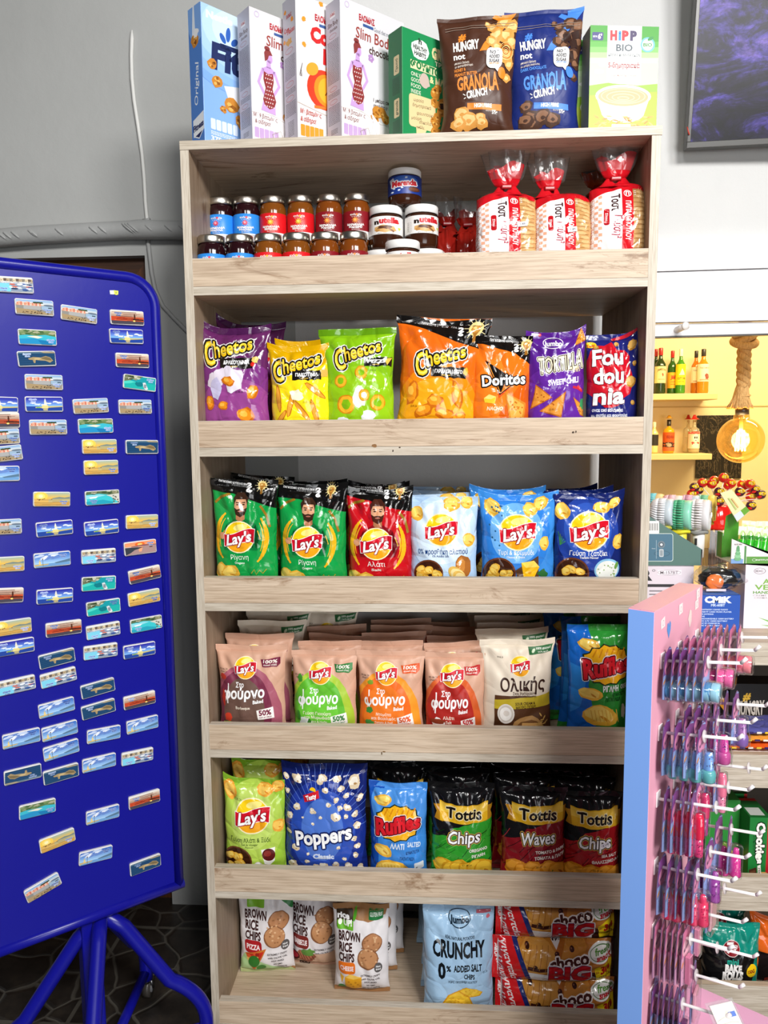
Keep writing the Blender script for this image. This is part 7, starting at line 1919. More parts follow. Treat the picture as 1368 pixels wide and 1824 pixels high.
# fan display tray: sloping side walls
fz0 = zt_sp + 0.0006
F = lambda px, py: at(px, py, 0.185)
fr_, fb = F(1248.5, 979), F(1246, 1005)
XL, XR = 1.10, fb.x + 0.003
zl = F(1154, 915).z + (F(1154, 915).x - XL) * 0.55
prof = [(XL, fz0), (XR, fz0), (XR + 0.003, fr_.z), (XL, zl)]
ft = empty('fan_display_tray', 'dark green sloping carton tray of mini fans on the speaker carton', 'display tray')
M_TRAY = mat('#4d6f66', 'card')
for yy, nm in ((0.185, 'front_wall'), (0.345, 'rear_wall')):
    mb = MB(); mb.prism(prof, 0, 0.003, M_TRAY, lambda x, z, y: (x, yy + y, z))
    if nm == 'front_wall':
        A = Art(1154, 900, 1250, 1010, 'card', 5)
        A.rr(1140, 950, 1199, 1000, 4, '#c8d4cc'); A.rr(1140, 951, 1198, 999, 3.5, '#3f6a80')
        A.rr(1140, 928, 1174, 950.5, 2, '#f0efec')
        for k in range(12): A.rect(1155 + k * 1.5, 932, 1155 + k * 1.5 + (0.5, 0.9, 0.6)[k % 3], 945, '#2a2a2a')
        A.ring(1179, 986, 14, 0.5, '#1c3444', 5); A.ell(1178, 970, 6.5, 6.5, '#6a7a84'); A.ell(1178, 970, 4.5, 4.5, '#4a5a66'); A.ell(1178, 970, 2.2, 2.2, '#e8ecee'); A.rr(1174, 978, 1182, 992, 2, '#b9c0c4'); A.rr(1175.5, 980, 1180.5, 990, 1, '#8a949a'); A.line([(1169, 962), (1169, 995)], 0.5, '#c0d0d8'); A.txt('21cm', 1164, 977, 6, 1.8, '#dfe8ea')
        for V, Fc, col, fin, lv in A.ops:
            pts = [F(v[0], v[1]) for v in V]
            mb.add([(p.x, 0.185 - 0.0003 - 0.00008 * lv, p.z) for p in pts], [f if True else f for f in Fc], mat(col, 'card'))
    mb.build(nm, ft)
mb = MB(); mb.box(XL, 0.188, fz0, XR, 0.345, fz0 + 0.003, M_TRAY); mb.build('base', ft)
mb = MB(); mb.box(XR, 0.185, fz0, XR + 0.003, 0.348, fr_.z, mat('#6d5a54', 'card')); mb.build('end_wall', ft)
def fan(label, px, py, Yf, shell, ring_, rpx, handle='#e9e6e4', strap='#8a8a88'):
    """mini fan seen from its back quarter; axis mostly along +x"""
    c_ = at(px, py, Yf); r = (at(px, py + rpx, Yf) - c_).length
    e = empty('mini_fan', label, 'fan', c_, (0, 0, R(-24)), 'mini fans in the display tray')
    mb = MB()
    Mx = lambda p: (p[2], p[0], p[1])
    def lathex(prof, mt, n=30):
        t = MB(); t.lathe(prof, mt, n, cap=False); mb.add([Mx(v) for v in t.v], t.f, mt, True)
    n = 34
    for k in range(n):                                    # back ribs
        a_ = 2 * PI * k / n
        P = []
        for i in range(6):
            u = i / 5
            rr_ = r * (0.30 + 0.70 * math.sin(u * PI / 2) ** 0.9)
            P.append(Vector((-r * 0.62 * math.cos(u * PI / 2) - 0.002, rr_ * math.cos(a_ + 0.25 * u), rr_ * math.sin(a_ + 0.25 * u))))
        mb.tube(P, 0.0027, mat(shell, 'plastic'), 6)
        mb.tube([P[-1], P[-1] + Vector((0.018, 0, 0))], 0.0027, mat(shell, 'plastic'), 5)
    lathex([(0.0, -r * 0.66), (r * 0.3, -r * 0.64), (r * 0.34, -r * 0.58)], mat(shell, 'plastic'))
    mb.build('rear_grille', e)
    mb = MB()
    lathex([(r * 0.97, 0.010), (r * 1.03, 0.010), (r * 1.05, 0.028), (r * 0.97, 0.036), (r * 0.92, 0.03)], mat(ring_, 'plastic')); mb.build('front_ring', e)
    mb = MB()
    for k in range(20):
        a_ = 2 * PI * k / 20
        mb.tube([Vector((0.036, r * 0.2 * math.cos(a_), r * 0.2 * math.sin(a_))), Vector((0.030, r * 0.97 * math.cos(a_ + 0.3), r * 0.97 * math.sin(a_ + 0.3)))], 0.0014, mat(ring_, 'plastic'), 5)
    lathex([(r * 0.22, 0.034), (r * 0.2, 0.039), (0, 0.04)], mat('#efecea', 'plastic')); mb.build('front_grille', e)
    mb = MB(); lathex([(r * 0.3, -r * 0.3), (r * 0.3, 0.02)], mat('#c9c6c4', 'plastic')); mb.build('motor', e)
    mb = MB(); mb.tube([Vector((0.008, 0, -r * 0.98)), Vector((0.008, 0, -r * 0.98 - 0.075))], [0.016, 0.015], mat(handle, 'plastic'), 16); mb.box(0.0, -0.0165, -r - 0.04, 0.006, -0.0145, -r - 0.022, mat('#2a2a2a', 'plastic')); mb.build('handle', e)
    mb = MB(); P = [Vector((0.008 + 0.020 * math.cos(2 * PI * k / 16), 0.018 * math.sin(2 * PI * k / 16), -r - 0.006 + 0.002 * math.sin(k))) for k in range(17)]
    mb.tube(P, 0.005, mat(strap, 'paper'), 8, False); mb.build('strap', e)
    return e
fan('white and blue mini fan, left of the front three in the tray', 1175, 912, 0.235, '#e4e4e8', '#c9d6de', 23, strap='#b8b44a')
fan('green mini fan with yellow ring, middle of the front three', 1208, 917, 0.235, '#4fb083', '#8fd6bc', 25, '#e8d84a', '#e4d62a')
fan('white mini fan with grey strap, right of the front three', 1240, 917, 0.235, '#eee4e4', '#e6e4e6', 26)
fan('cream and teal mini fan, far left of the rear row', 1158, 900, 0.30, '#6cc0cc', '#e8c890', 20)
fan('pink and white mini fan, second in the rear row', 1192, 903, 0.30, '#e2b4bc', '#e6e0d8', 20)
fan('lilac pink mini fan, third in the rear row', 1222, 903, 0.305, '#d9a4b8', '#c4d0dc', 20)
fan('green mini fan with amber ring, right end of rear row', 1250, 905, 0.30, '#7cc49a', '#e8c85a', 22, '#e8d8a0', '#d8b43a')
# blue radio carton
def a_cmik(A):
    A.rect(0, 0, 100, 75, '#1a4fae'); A.txt('CMiK', 50, 9, 62, 12, '#eef2f8', 0.06); A.txt('MK-60BT', 50, 20, 32, 5, '#c4d4f0', 0.04)
    for k, t in enumerate(('AM/FM/SW 3 BAND RADIO', 'USB/TF CARD MUSIC PLAYER', 'FM ANTENNA', 'TWS', 'RECHARGEABLE 1200M BATTERY', 'DC 3.7V 1200M BATTERY', 'DC 5V CHARGE IN', 'DC 5V/1M USB(USB)')): A.txt(t, 12, 29 + k * 4.6, len(t) * 2.9, 2.6, '#c9d8f0', 0.03, al='l')
    A.txt('CE', 40, 69, 9, 6, '#dfe8f8', 0.02); A.ring(54, 69, 4, 1, '#dfe8f8'); A.poly([(64, 66), (71, 66), (66, 72), (70, 72)], '#c9d8f0')
ax = at(1317.5, 1090, 0.09); bx_ = at(1248, 1090, 0.09)
zc_t = at(1280, 1060, 0.09).z
cm = plain_box('radio_carton', 'blue radio carton standing on the counter', 'carton', bx_.x - 0.012, 0.09, ZC + 0.0006, ax.x, 0.20, zc_t, '#1a4fae', a_cmik, (100, 75), topc=lambda A: (A.rect(0, 0, 100, 100, '#2a5fb8'), [A.line([(0, 10 + k * 16), (30, 24 + k * 14), (100, 4 + k * 17)], 3, '#a9c4ea') for k in range(6)]))
# clear bag with orange and black goods on the carton
pb = empty('goods_bag', 'clear plastic bag of black and orange goods on the blue carton', 'bag', (at(1283, 1040, 0.14).x, 0.145, zc_t + 0.001))
def lump(mb, cx, cy, cz, rx, ry, rz_, mt, seed, n=20, amp=0.12):
    vs, fs = [], []
    for j in range(n + 1):
        for i in range(n):
            th_, ph = PI * j / n, 2 * PI * i / n
            d = Vector((math.sin(th_) * math.cos(ph), math.sin(th_) * math.sin(ph), math.cos(th_)))
            f = 1 + amp * noise.noise(d * 2.2 + Vector((seed, 0, 0))) + amp * 0.6 * noise.noise(d * 6 + Vector((seed, 3, 0)))
            vs.append((cx + d.x * rx * f, cy + d.y * ry * f, cz + d.z * rz_ * f))
    for j in range(n):
        for i in range(n): fs.append((j * n + i, j * n + (i + 1) % n, (j + 1) * n + (i + 1) % n, (j + 1) * n + i))
    mb.add(vs, fs, mt, True)
mb = MB(); lump(mb, -0.004, 0.004, 0.030, 0.048, 0.030, 0.027, mat('#1a1a1c', 'matte'), 2); lump(mb, 0.036, 0.012, 0.03, 0.02, 0.02, 0.022, mat('#1c3a5a', 'matte'), 5); mb.build('black_goods', pb)
mb = MB(); lump(mb, -0.022, -0.026, 0.026, 0.022, 0.008, 0.020, mat('#ee7a34', 'paper'), 3); mb.build('orange_tag', pb)
mb = MB(); mb.box(-0.045, -0.034, 0.004, 0.004, -0.031, 0.010, mat('#d8ccd0', 'paper')); mb.build('paper_strip', pb)
mb = MB(); lump(mb, 0, 0.0, 0.034, 0.064, 0.042, 0.0335, clear('bag_film', '#ffffff', 0.05, 0.5, 0.1, 0.8), 8, 26, 0.18); mb.build('clear_film', pb)
# white hand cream carton with the aloe display carton on top
def a_aloe(A):
    A.rect(0, 0, 130, 250, '#e6dbe2')
    A.ring(34, 28, 14, 1.2, '#5a545a', 12); A.txt('IDC', 33, 28, 18, 8, '#5a545a', 0.02); A.txt('INSTITUTE', 92, 29, 74, 9, '#5a545a', 0.02)
    A.txt('ALOE', 72, 68, 60, 19, '#7ab048', 0.025); A.txt('VERA', 60, 90, 74, 19, '#7ab048', 0.025); A.txt('HAND CREAM', 66, 110, 92, 10, '#5f9a3c', 0.03); A.txt('CREME DE MAINS', 62, 122, 84, 6, '#a8a4a8', 0.01); A.txt('CREMA MANOS', 58, 131, 70, 6, '#a8a4a8', 0.01)
    for a_, l_ in ((-168, 70), (-150, 88), (-128, 80), (-100, 92), (-70, 80), (-40, 60), (-180, 50)):
        x, y = 110, 250
        tx, ty = x + l_ * math.cos(R(a_)), y + l_ * math.sin(R(a_))
        nx, ny = -math.sin(R(a_)) * 8, math.cos(R(a_)) * 8
        A.poly([(x + nx, y + ny), (tx, ty), (x - nx, y - ny)], '#4f9a44'); A.poly([(x + nx * 0.3, y + ny * 0.3), (tx, ty), (x - nx, y - ny)], '#86c46a')
al, ar = at(1326, 1060, 0.13).x, at(1326, 1060, 0.13).x + 0.135
za_t = at(1345, 1004, 0.13).z
plain_box('hand_cream_carton', 'white aloe hand cream carton at the right end of counter', 'carton', al, 0.13, ZC + 0.0006, ar, 0.24, za_t, '#e6dbe2', a_aloe, (130, 250))
ad = empty('aloe_display_tray', 'white and green aloe gel display carton on the hand cream carton', 'display tray', (0, 0, 0))
G_ = lambda px, py: at(px, py, 0.128)
p0, p1, p2, p3 = G_(1302, 1000), G_(1302, 960), G_(1327, 966), G_(1327, 1000)
z0 = za_t + 0.0006
xA, xB = p0.x, al + 0.14
for yy, nm in ((0.128, 'front_wall'), (0.232, 'rear_wall')):
    mb = MB(); zA, zB, zC = p1.z, p1.z - (xB - xA) * 0.42, z0
    mb.prism([(xA, z0), (xB, z0), (xB, zB), (xA, zA)], 0, 0.003, mat('#f0e6e6', 'card'), lambda x, z, y: (x, yy + y, z))
    if nm == 'front_wall':
        H_ = zA - z0
        def pq(xa, za, xb, zb, col, k=1): mb.add([(xA + xa, 0.128 - 0.0002 * k, z0 + za), (xA + xb, 0.128 - 0.0002 * k, z0 + za), (xA + xb, 0.128 - 0.0002 * k, z0 + zb), (xA + xa, 0.128 - 0.0002 * k, z0 + zb)], [(0, 1, 2, 3)], mat(col, 'card'))
        pq(0.0, 0.0, 0.03, 0.012, '#7aa0d0'); pq(0.032, 0.0, 0.037, H_ * 0.72, '#4f8a4a'); pq(0.038, 0, xB - xA, 0.018, '#5d9a3f')
        A = Art(0, 0, 40, 50, 'card', 6)
        for k in range(4): A.ell(20, 40 - k * 7, 14 - k * 2, 5, ('#6fae7a', '#8cc494')[k % 2])
        A.ell(20, 14, 6, 8, '#5f9a6a'); A.txt('ALOE VERA', 20, 3, 30, 4, '#5a545a', 0.01)
        A.lay(mb, lambda sx, t, o: (xA + 0.016 + sx * 0.013, 0.128 - 0.0006 - o, z0 + 0.002 + t * H_ * 0.8))
        A = Art(0, 0, 60, 14, 'card', 6); A.ring(8, 7, 6, 1, '#f0f4ea', 5); A.txt('INSTITUTE', 34, 7, 40, 6, '#f0f4ea', 0.02)
        A.lay(mb, lambda sx, t, o: (xA + 0.075 + sx * 0.025, 0.128 - 0.0006 - o, z0 + 0.005 + t * 0.009))
    mb.build(nm, ad)
mb = MB(); mb.box(xA, 0.131, z0, xB, 0.232, z0 + 0.003, mat('#f0e6e6', 'card')); mb.build('base', ad)
mb = MB()
hx = G_(1310, 960).x
mb.add([tuple(v) for v in (Vector((hx - 0.006, 0.20, z0)), Vector((hx + 0.05, 0.235, z0)), Vector((hx + 0.05, 0.235, G_(1336, 915).z)), Vector((hx + 0.002, 0.20, G_(1316, 925).z)))], [(0, 1, 2, 3)], mat('#4f9a34', 'card'))
mb.box(hx - 0.006, 0.198, z0, hx - 0.004, 0.232, z0 + 0.07, mat('#4f9a34', 'card'))
mb.build('back_wall', ad)
mb = MB()
hp = [at(1283, 878, 0.17), at(1303, 872, 0.19), at(1335.5, 908, 0.19), at(1336, 925, 0.17), at(1314, 929, 0.16)]
hp = [at(1283, 878, 0.19), at(1303, 872, 0.20), at(1335.5, 910, 0.20), at(1313, 929, 0.17)]
mb.add(hp + [p + Vector((0.002, 0.004, -0.003)) for p in hp], [(0, 1, 2, 3), (7, 6, 5, 4), (0, 4, 5, 1), (1, 5, 6, 2), (2, 6, 7, 3), (3, 7, 4, 0)], mat('#ecd9a8', 'card'))
L2 = lambda a_, b2, c_, d_, u, v: (a_.lerp(b2, u)).lerp(d_.lerp(c_, u), v) + Vector((-0.0004, -0.0008, 0.0006))
for (u0, v0, u1, v1, col) in ((0.0, 0.8, 0.55, 1.0, '#cfd6e8'), (0.55, 0.8, 1.0, 1.0, '#6aa23c'), (0.3, 0.25, 0.42, 0.7, '#b4c47a'), (0.5, 0.3, 0.6, 0.68, '#d8b878')):
    mb.add([L2(*hp, u0, v0), L2(*hp, u1, v0), L2(*hp, u1, v1), L2(*hp, u0, v1)], [(0, 1, 2, 3)], mat(col, 'card'))
mb.build('header_card', ad)
GEL = mat('#35c42c', 'gloss')
i = 0
for (px, py, yy) in ((1319, 966, 0.15), (1333, 966, 0.15), (1347, 968, 0.15), (1359, 970, 0.15), (1324, 957, 0.18), (1338, 958, 0.18), (1350, 958, 0.18), (1361, 958, 0.18)):
    c_ = at(px, py, yy)
    e = empty('gel_tube', 'green aloe gel tube with clear top, %s in the %s row of the display' % (['first', 'second', 'third', 'fourth'][i % 4], 'front' if i < 4 else 'rear'), 'tube', (c_.x, yy, z0 + 0.004), (0, 0.06, 0), 'aloe gel tubes')
    hh = c_.z - z0 - 0.004 + 0.022
    mb = MB(); mb.lathe([(0.0085, 0), (0.0095, 0.004), (0.0095, hh * 0.78), (0.007, hh * 0.8)], GEL, 16); mb.build('gel', e)
    mb = MB(); mb.lathe([(0.0102, 0), (0.0102, hh * 0.85), (0.009, hh * 0.95), (0.003, hh * 1.12)], clear('tube_film', '#f4ffe8', 0.08, 0.7, 0.08), 16, cap=False); mb.box(-0.011, -0.0012, hh * 0.95, 0.011, 0.0012, hh * 1.28, clear('tube_film', '#f4ffe8', 0.08, 0.7, 0.08)); mb.build('clear_sleeve', e)
    i += 1
# lollipop stand
ly = 0.62
Lp = lambda px, py: at(px, py, ly)
cc_ = Lp(1277, 965)
ls = empty('lollipop_stand', 'red lollipop stand with clear base full of dark sticks', 'display stand', (cc_.x, ly, OZ0 + 0.0006))
# the counter carries on through the opening
mb = MB(); mb.box(OX0, 0.5, OZ0 - 0.04, 2.4, 0.92, OZ0, M_BARW, 0.002); o = mb.build('bar_ledge'); tag(o, 'cream bar ledge inside the opening behind the counter goods', 'counter')
zz = lambda py: Lp(1277, py).z - OZ0
mb = MB(); mb.box(-0.040, -0.04, 0.002, 0.040, 0.04, zz(942), clear('clear_tub', '#fff6e8', 0.05, 0.6, 0.06)); mb.build('clear_tub', ls)
mb = MB(); rn = random.Random(6)
for k in range(110):
    x, y = rn.uniform(-0.034, 0.034), rn.uniform(-0.034, 0.034)
    mb.tube([Vector((x, y, 0.004)), Vector((x + rn.uniform(-0.004, 0.004), y + rn.uniform(-0.004, 0.004), zz(950) + rn.uniform(-0.012, 0.012)))], 0.0022, mat(('#4a3220', '#3a2618', '#5c4028')[k % 3], 'paper'), 5)
o = mb.build('dark_sticks', ls); o['kind'] = 'stuff'
mb = MB(); mb.lathe([(0.044, zz(941)), (0.046, zz(938)), (0.046, zz(926)), (0.036, zz(905)), (0.03, zz(900))], mat('#d8201c', 'gloss'), 28); mb.build('red_holder', ls)
LOL = [(1232, 880, 'r'), (1244, 873, 'p'), (1251, 860, 'y'), (1268, 862, 'r'), (1289, 851, 'r'), (1297, 864, 'y'), (1281, 876, 'p'), (1322, 863, 'y'), (1318, 876, 'p'), (1336, 862, 'r'), (1345, 872, 'p'), (1337, 885, 'r'), (1355, 881, 'p'), (1237, 868, 'p'), (1281, 893, 'p'), (1272, 856, 'r'), (1334, 868, 'r'), (1338, 901, 'p'), (1302, 861, 'r')]
LN = ['red', 'purple', 'yellow']
lc = {'r': 0, 'p': 0, 'y': 0}
order = ['leftmost', 'second from left', 'third from left', 'fourth from left', 'fifth from left', 'sixth from left', 'seventh from left', 'eighth from left', 'ninth from left']
for px, py, k in sorted(LOL):
    nm = {'r': 'red', 'p': 'purple and red', 'y': 'yellow and red'}[k]
    yy = ly + ((px * 7 + py * 3) % 9 - 4) * 0.008
    p = at(px, py, yy)
    e = empty('lollipop', '%s wrapped lollipop, %s of the %s ones' % (nm, order[lc[k]], nm.split()[0]), 'lollipop', p, (0, 0, 0), 'lollipops in the red stand')
    lc[k] += 1
    r = 0.0155
    A = Art(0, 0, 60, 60, 'gloss', px)
    A.blob(30, 22, 22, 13, '#e9cf2a', 0.15); A.txt('CHUPA', 30, 18, 26, 7, '#8a2018', 0.05); A.txt('CHUPS', 30, 28, 26, 7, '#8a2018', 0.05)
    if k != 'r': A.blob(12, 44, 12, 9, '#d82a2c', 0.2)
    mb = MB(); lump(mb, 0, 0, 0, r, r, r * 0.98, mat({'r': '#c81c20', 'p': '#3c1436', 'y': '#c8281c'}[k], 'gloss'), px, 18, 0.06)
    def bl(sx, t, o):
        x, z = sx * r * 0.92, (2 * t - 1) * r * 0.92
        q = math.sqrt(max(1e-8, (r * 1.04) ** 2 - x * x - z * z))
        return (x, -q - o, z)
    A.lay(mb, bl, 8)
    mb.build('wrapped_sweet', e)
    tgt = Vector((cc_.x + (px - 1290) * 0.0003, ly, OZ0 + zz(905))) - p
    mb = MB(); mb.tube([Vector((0, 0, -r * 0.9)), tgt * 0.5 + Vector((0, 0, 0.004)), tgt], 0.0017, mat('#efe2d4', 'plastic'), 6); mb.build('stick', e)
# goods on the low shelving
def a_hung(A):
    A.rect(0, 0, 100, 100, '#120e0e'); A.txt('#', 28, 20, 12, 12, '#e8b83c', 0.05, 0.2); A.txt('HUNGRY', 34, 38, 46, 22, '#cfc6bc', 0.035, 0.05, -3); A.txt('not', 24, 60, 22, 15, '#cfc6bc', 0.035, 0.05)
    A.poly([(70, 0), (100, 0), (100, 26), (88, 22)], '#d8902a'); A.blob(84, 36, 6, 8, '#c02a3c', 0.2); A.line([(76, 40), (86, 58), (90, 60)], 7, '#a81c34'); A.blob(58, 92, 18, 18, '#c86428', 0.15); A.blob(56, 88, 10, 9, '#e89a4c', 0.2); A.ring(46, 96, 16, 1, '#8a6a3c')
z_a, z_b, z_c = 0.722 + 0.0006, 0.403 + 0.0006, 0.109 + 0.0006
hx0 = at(1300, 1240, 0.20).x
hb = plain_box('snack_box', 'black snack box with white lettering on the counter shelf', 'snack box', hx0, 0.20, z_a, hx0 + 0.16, 0.27, at(1330, 1218, 0.20).z, '#120e0e', a_hung, (100, 100))
plain_box('snack_box', 'black snack box with gold corner, left of the lettered one', 'snack box', hx0 - 0.155, 0.215, z_a, hx0 - 0.004, 0.285, at(1290, 1212, 0.20).z, '#100d0d', lambda A: (A.poly([(80, 30), (100, 30), (100, 52)], '#d8902a'), A.txt('HUNGRY not', 40, 40, 60, 14, '#8a827a', 0.03)), (100, 100))
ORNG = [('orange', '#e8741c'), ('dark orange', '#c9541a'), ('white edged', '#e9e2da'), ('red orange', '#d85a20'), ('pale orange', '#ee9a3c'), ('violet', '#5a5aa0')]
zp = z_a
ox0 = at(1258, 1330, 0.055).x
for k in range(6):
    e = empty('wafer_pack', '%s flat wafer pack, number %s up in the stack on counter shelf' % (ORNG[k][0], ['one', 'two', 'three', 'four', 'five', 'six'][k]), 'wafer pack', (ox0 + 0.004 * (k % 2), 0.034, zp), (0, 0, 0.01 * (k % 3)), 'flat wafer packs')
    mb = MB(); Hh = 0.0185
    S = pillow(0.11, 0.22, Hh, 50 + k, ts=0.04, bs=0.04, pinch=0.02, fold=0.15, flat=0.3)
    for side in (-1, 1):
        vs = []
        for j in range(25):
            for i2 in range(13):
                x, y, z = S(-1 + 2 * i2 / 12, j / 24, 0, side)
                vs.append((z, x + 0.055, max(-Hh / 2, min(Hh / 2, -y)) + Hh / 2))
        mb.add(vs, [(j * 13 + i2, j * 13 + i2 + 1, (j + 1) * 13 + i2 + 1, (j + 1) * 13 + i2) for j in range(24) for i2 in range(12)], mat(ORNG[k][1]), True)
    mb.build('wrapper', e)
    mb = MB()
    for k2 in range(9): mb.box(0.03 + k2 * 0.02, -0.0005, Hh * 0.42, 0.03 + k2 * 0.02 + 0.012, 0.001, Hh * 0.66, mat(('#f4ece0', '#f2c83c', '#3a2a6a')[(k + k2) % 3]))
    mb.build('printed_edge', e)
    zp += Hh + 0.0006
def a_cook(A):
    A.rect(0, 0, 40, 100, '#1a7a34'); A.rect(34, 0, 40, 100, '#c0202c'); A.txt('Cookies', 22, 36, 58, 15, '#fbf6ee', 0.06, 0, 90, [(1.5, '#0f4a20')]); A.txt('ΣΟΚΟΛΑΤΑ', 10, 40, 30, 4, '#0f4a20', 0.03, 0, 90)
    A.poly([(2, 74), (16, 70), (20, 96), (4, 98)], '#4a2a1c'); A.poly([(5, 76), (14, 74), (16, 84), (6, 86)], '#6a4028'); A.blob(30, 84, 10, 9, '#d8a45c', 0.15); A.blob(29, 82, 4, 4, '#fbe8c8', 0.2); A.poly([(18, 68), (24, 66), (28, 96), (22, 98)], '#f4efe4'); A.txt('ΓΕΜΙΣΤΑ', 23, 82, 22, 3.4, '#2a2420', 0.03, 0, 80)
kx = at(1334, 1500, 0.06).x
ztk = at(1345, 1456, 0.06).z
plain_box('cookie_box', 'green cookie box standing upright at the front of middle shelf', 'cookie box', kx, 0.06, z_b, kx + 0.052, 0.16, ztk, '#1a7a34', a_cook, (40, 100), topc=lambda A: (A.rect(0, 0, 100, 100, '#17692e'), A.rect(10, 50, 80, 90, '#c9cfc8'), A.rect(0, 0, 100, 14, '#b01c28')))
plain_box('cookie_box', 'green cookie box behind the front upright one', 'cookie box', kx - 0.012, 0.18, z_b, kx + 0.042, 0.28, ztk + 0.003, '#145f2a', a_cook, (40, 100), topc=lambda A: (A.rect(0, 0, 100, 100, '#125524'), A.rect(10, 50, 80, 90, '#8a948c')))
gx = at(1262, 1500, 0.10).x
plain_box('cookie_box', 'green and yellow biscuit box left of the cookie boxes', 'cookie box', gx, 0.12, z_b, gx + 0.085, 0.22, at(1300, 1425, 0.12).z, '#2f8a3a', lambda A: (A.rect(0, 0, 100, 100, '#2c8a38'), A.poly([(0, 70), (60, 55), (100, 80), (100, 100), (0, 100)], '#6a9a2c'), A.poly([(60, 62), (90, 70), (62, 84)], '#e8d02c'), A.rect(0, 66, 58, 78, '#c9d0d4')), (100, 100))
def a_7d(A):
    A.rect(395, 300, 1250, 1200, '#0d0f12'); A.poly([(400, 180), (1300, 180), (1240, 545), (1100, 560), (920, 540), (600, 500), (440, 470), (400, 470)], '#0f8a78')
    A.poly([(1150, 540), (1260, 540), (1260, 1200), (1120, 1200)], '#0f8a78')
    A.blob(790, 470, 122, 112, '#d8c8c4', 0.03, 20); A.blob(790, 470, 112, 102, '#8e1420', 0.03, 20)
    A.txt('7', 764, 458, 96, 130, '#fbf6f4', 0.05, 0.1); A.txt('DAYS', 838, 470, 110, 36, '#fbf6f4', 0.03, 0, -70)
    A.txt('mini', 805, 640, 165, 80, '#16b098', 0.03); A.txt('BAKE', 815, 735, 250, 105, '#f6f4f2', 0.07); A.txt('ROLLS', 815, 850, 310, 120, '#f6f4f2', 0.07); A.txt('SOUR CREAM', 812, 950, 265, 44, '#16b098', 0.05)
    A.blob(1110, 795, 90, 95, '#f2c816', 0.06, 18); A.txt('150G', 1100, 798, 120, 48, '#8a2a10', 0.05)
    A.ell(550, 965, 88, 66, '#d8dade'); A.ell(545, 960, 70, 50, '#f0f1f4'); A.blob(615, 945, 20, 16, '#8ab05a', 0.3)
    for x, y in ((720, 1050), (960, 1045), (860, 1090), (1010, 1110)): A.ell(x, y, 100, 48, '#b89a6a', -5); A.ell(x, y - 4, 84, 34, '#d2b888', -5); A.ell(x - 10, y - 2, 12, 6, '#5a4028')
GB = 'bake roll bags on the lowest counter shelf'
bk = bag('bake_rolls_bag', 'teal and black bake roll bag at the front of lowest shelf', 'q8', 400, 190, 1245, 6, 0.075, '#0d0f12', a_7d, group=GB, zb=z_c, d=0.06, pinch=0.04, seal='#0f8a78', cat='bake rolls', heavy=0.3)
behind(bk, 1, ['teal bake roll bag in shadow behind the front one'], dx=-0.01, dz=0.02, group=GB)
l_ = bk.location
bo = bag('bake_rolls_bag', 'orange and black bake roll bag at the right image edge', 'q8', 1090, 100, 1900, 6, 0.10, '#141012', lambda A: (A.rect(1000, 0, 1950, 540, '#e0641a'), A.rect(1000, 540, 1180, 1300, '#d85a18'), A.blob(1440, 520, 112, 102, '#8e1420', 0.03, 20), A.blob(1350, 960, 90, 60, '#6a2018', 0.2), A.txt('7', 1430, 510, 96, 130, '#fbf6f4', 0.05, 0.1)), group=GB, zb=z_c, d=0.06, pinch=0.05, seal='#e0641a', cat='bake rolls', cl=0.02)
# ---------------------------------------------------------------- pink and blue cosmetics display with hooks
DP = Vector((0.981, -0.458, 0))
DANG = math.atan2(0.811, 0.584)
ZBASE, ZTOP, DWID, DTH = 0.338, 1.254, 0.285, 0.048
PINK, PBLUE = '#efaabf', '#86b2fb'
ds = empty('cosmetics_display', 'tall pink and blue cardboard cosmetics display with white hooks', 'display stand', DP, (0, 0, DANG))
mb = MB()
mb.box(0, 0, ZBASE, DWID, DTH, ZTOP, mat(PINK, 'card'), 0.0008)
A = Art(0, 0, 285, 700, 'card', 3)
def heart(x, y, s, c): A.poly([(x, y + s), (x - s * 0.7, y + s * 0.1), (x - s * 0.6, y - s * 0.5), (x - s * 0.2, y - s * 0.6), (x, y - s * 0.2), (x + s * 0.3, y - s * 0.7), (x + s * 0.7, y - s * 0.4), (x + s * 0.6, y + s * 0.2)], c)
heart(80, 36, 15, '#5f97dc')
for x, y, r in ((45, 22, 6), (145, 17, -4), (246, 24, 4), (252, 8, 0)):
    A.poly([(x - 11, y - 6 + r * 0.3), (x + 10, y - 8), (x + 12, y + 7), (x - 9, y + 9)], '#f6ecec'); A.ring(x + 2, y + 1, 4.5, 1.2, '#d8b0b8')
A.blob(205, 41, 11, 13, '#f4dcd8', 0.2); A.blob(244, 84, 12, 10, '#f2e6e4', 0.2)
for k in range(10): A.blob(30 + A.rnd.uniform(0, 230), 180 + k * 50, 12, 15, ('#f2c4cc', '#dc90b0', '#8fb4ea')[k % 3], 0.2)
A.lay(mb, lambda sx, t, o: ((sx + 1) / 2 * DWID, -o, ZBASE + t * (ZTOP - ZBASE)))
mb.build('front_panel', ds)
mb = MB(); mb.box(-0.0012, 0.0006, 0.0, 0.0, DTH - 0.0006, ZTOP - 0.0015, mat(PBLUE, 'card')); mb.build('side_panel', ds)
mb = MB(); mb.box(0.0005, 0.0, ZTOP, DWID, DTH * 0.55, ZTOP + 0.0012, mat('#f0b0be', 'card')); mb.box(0.0005, DTH * 0.57, ZTOP, DWID, DTH, ZTOP + 0.0004, mat('#f0b0be', 'card')); mb.build('top_flap', ds)
mb = MB(); mb.box(0.0, -0.235, 0.0, DWID + 0.03, DTH, ZBASE, mat('#eeb2d2', 'card'), 0.001); mb.build('base_box', ds)
HA = (0.047, 0.142, 0.250)
HZ = (1.152, 1.014, 0.883, 0.748, 0.617, 0.482)
HL, HR = 0.137, 0.022
M_HOOK = mat('#f4eeee', 'plastic')
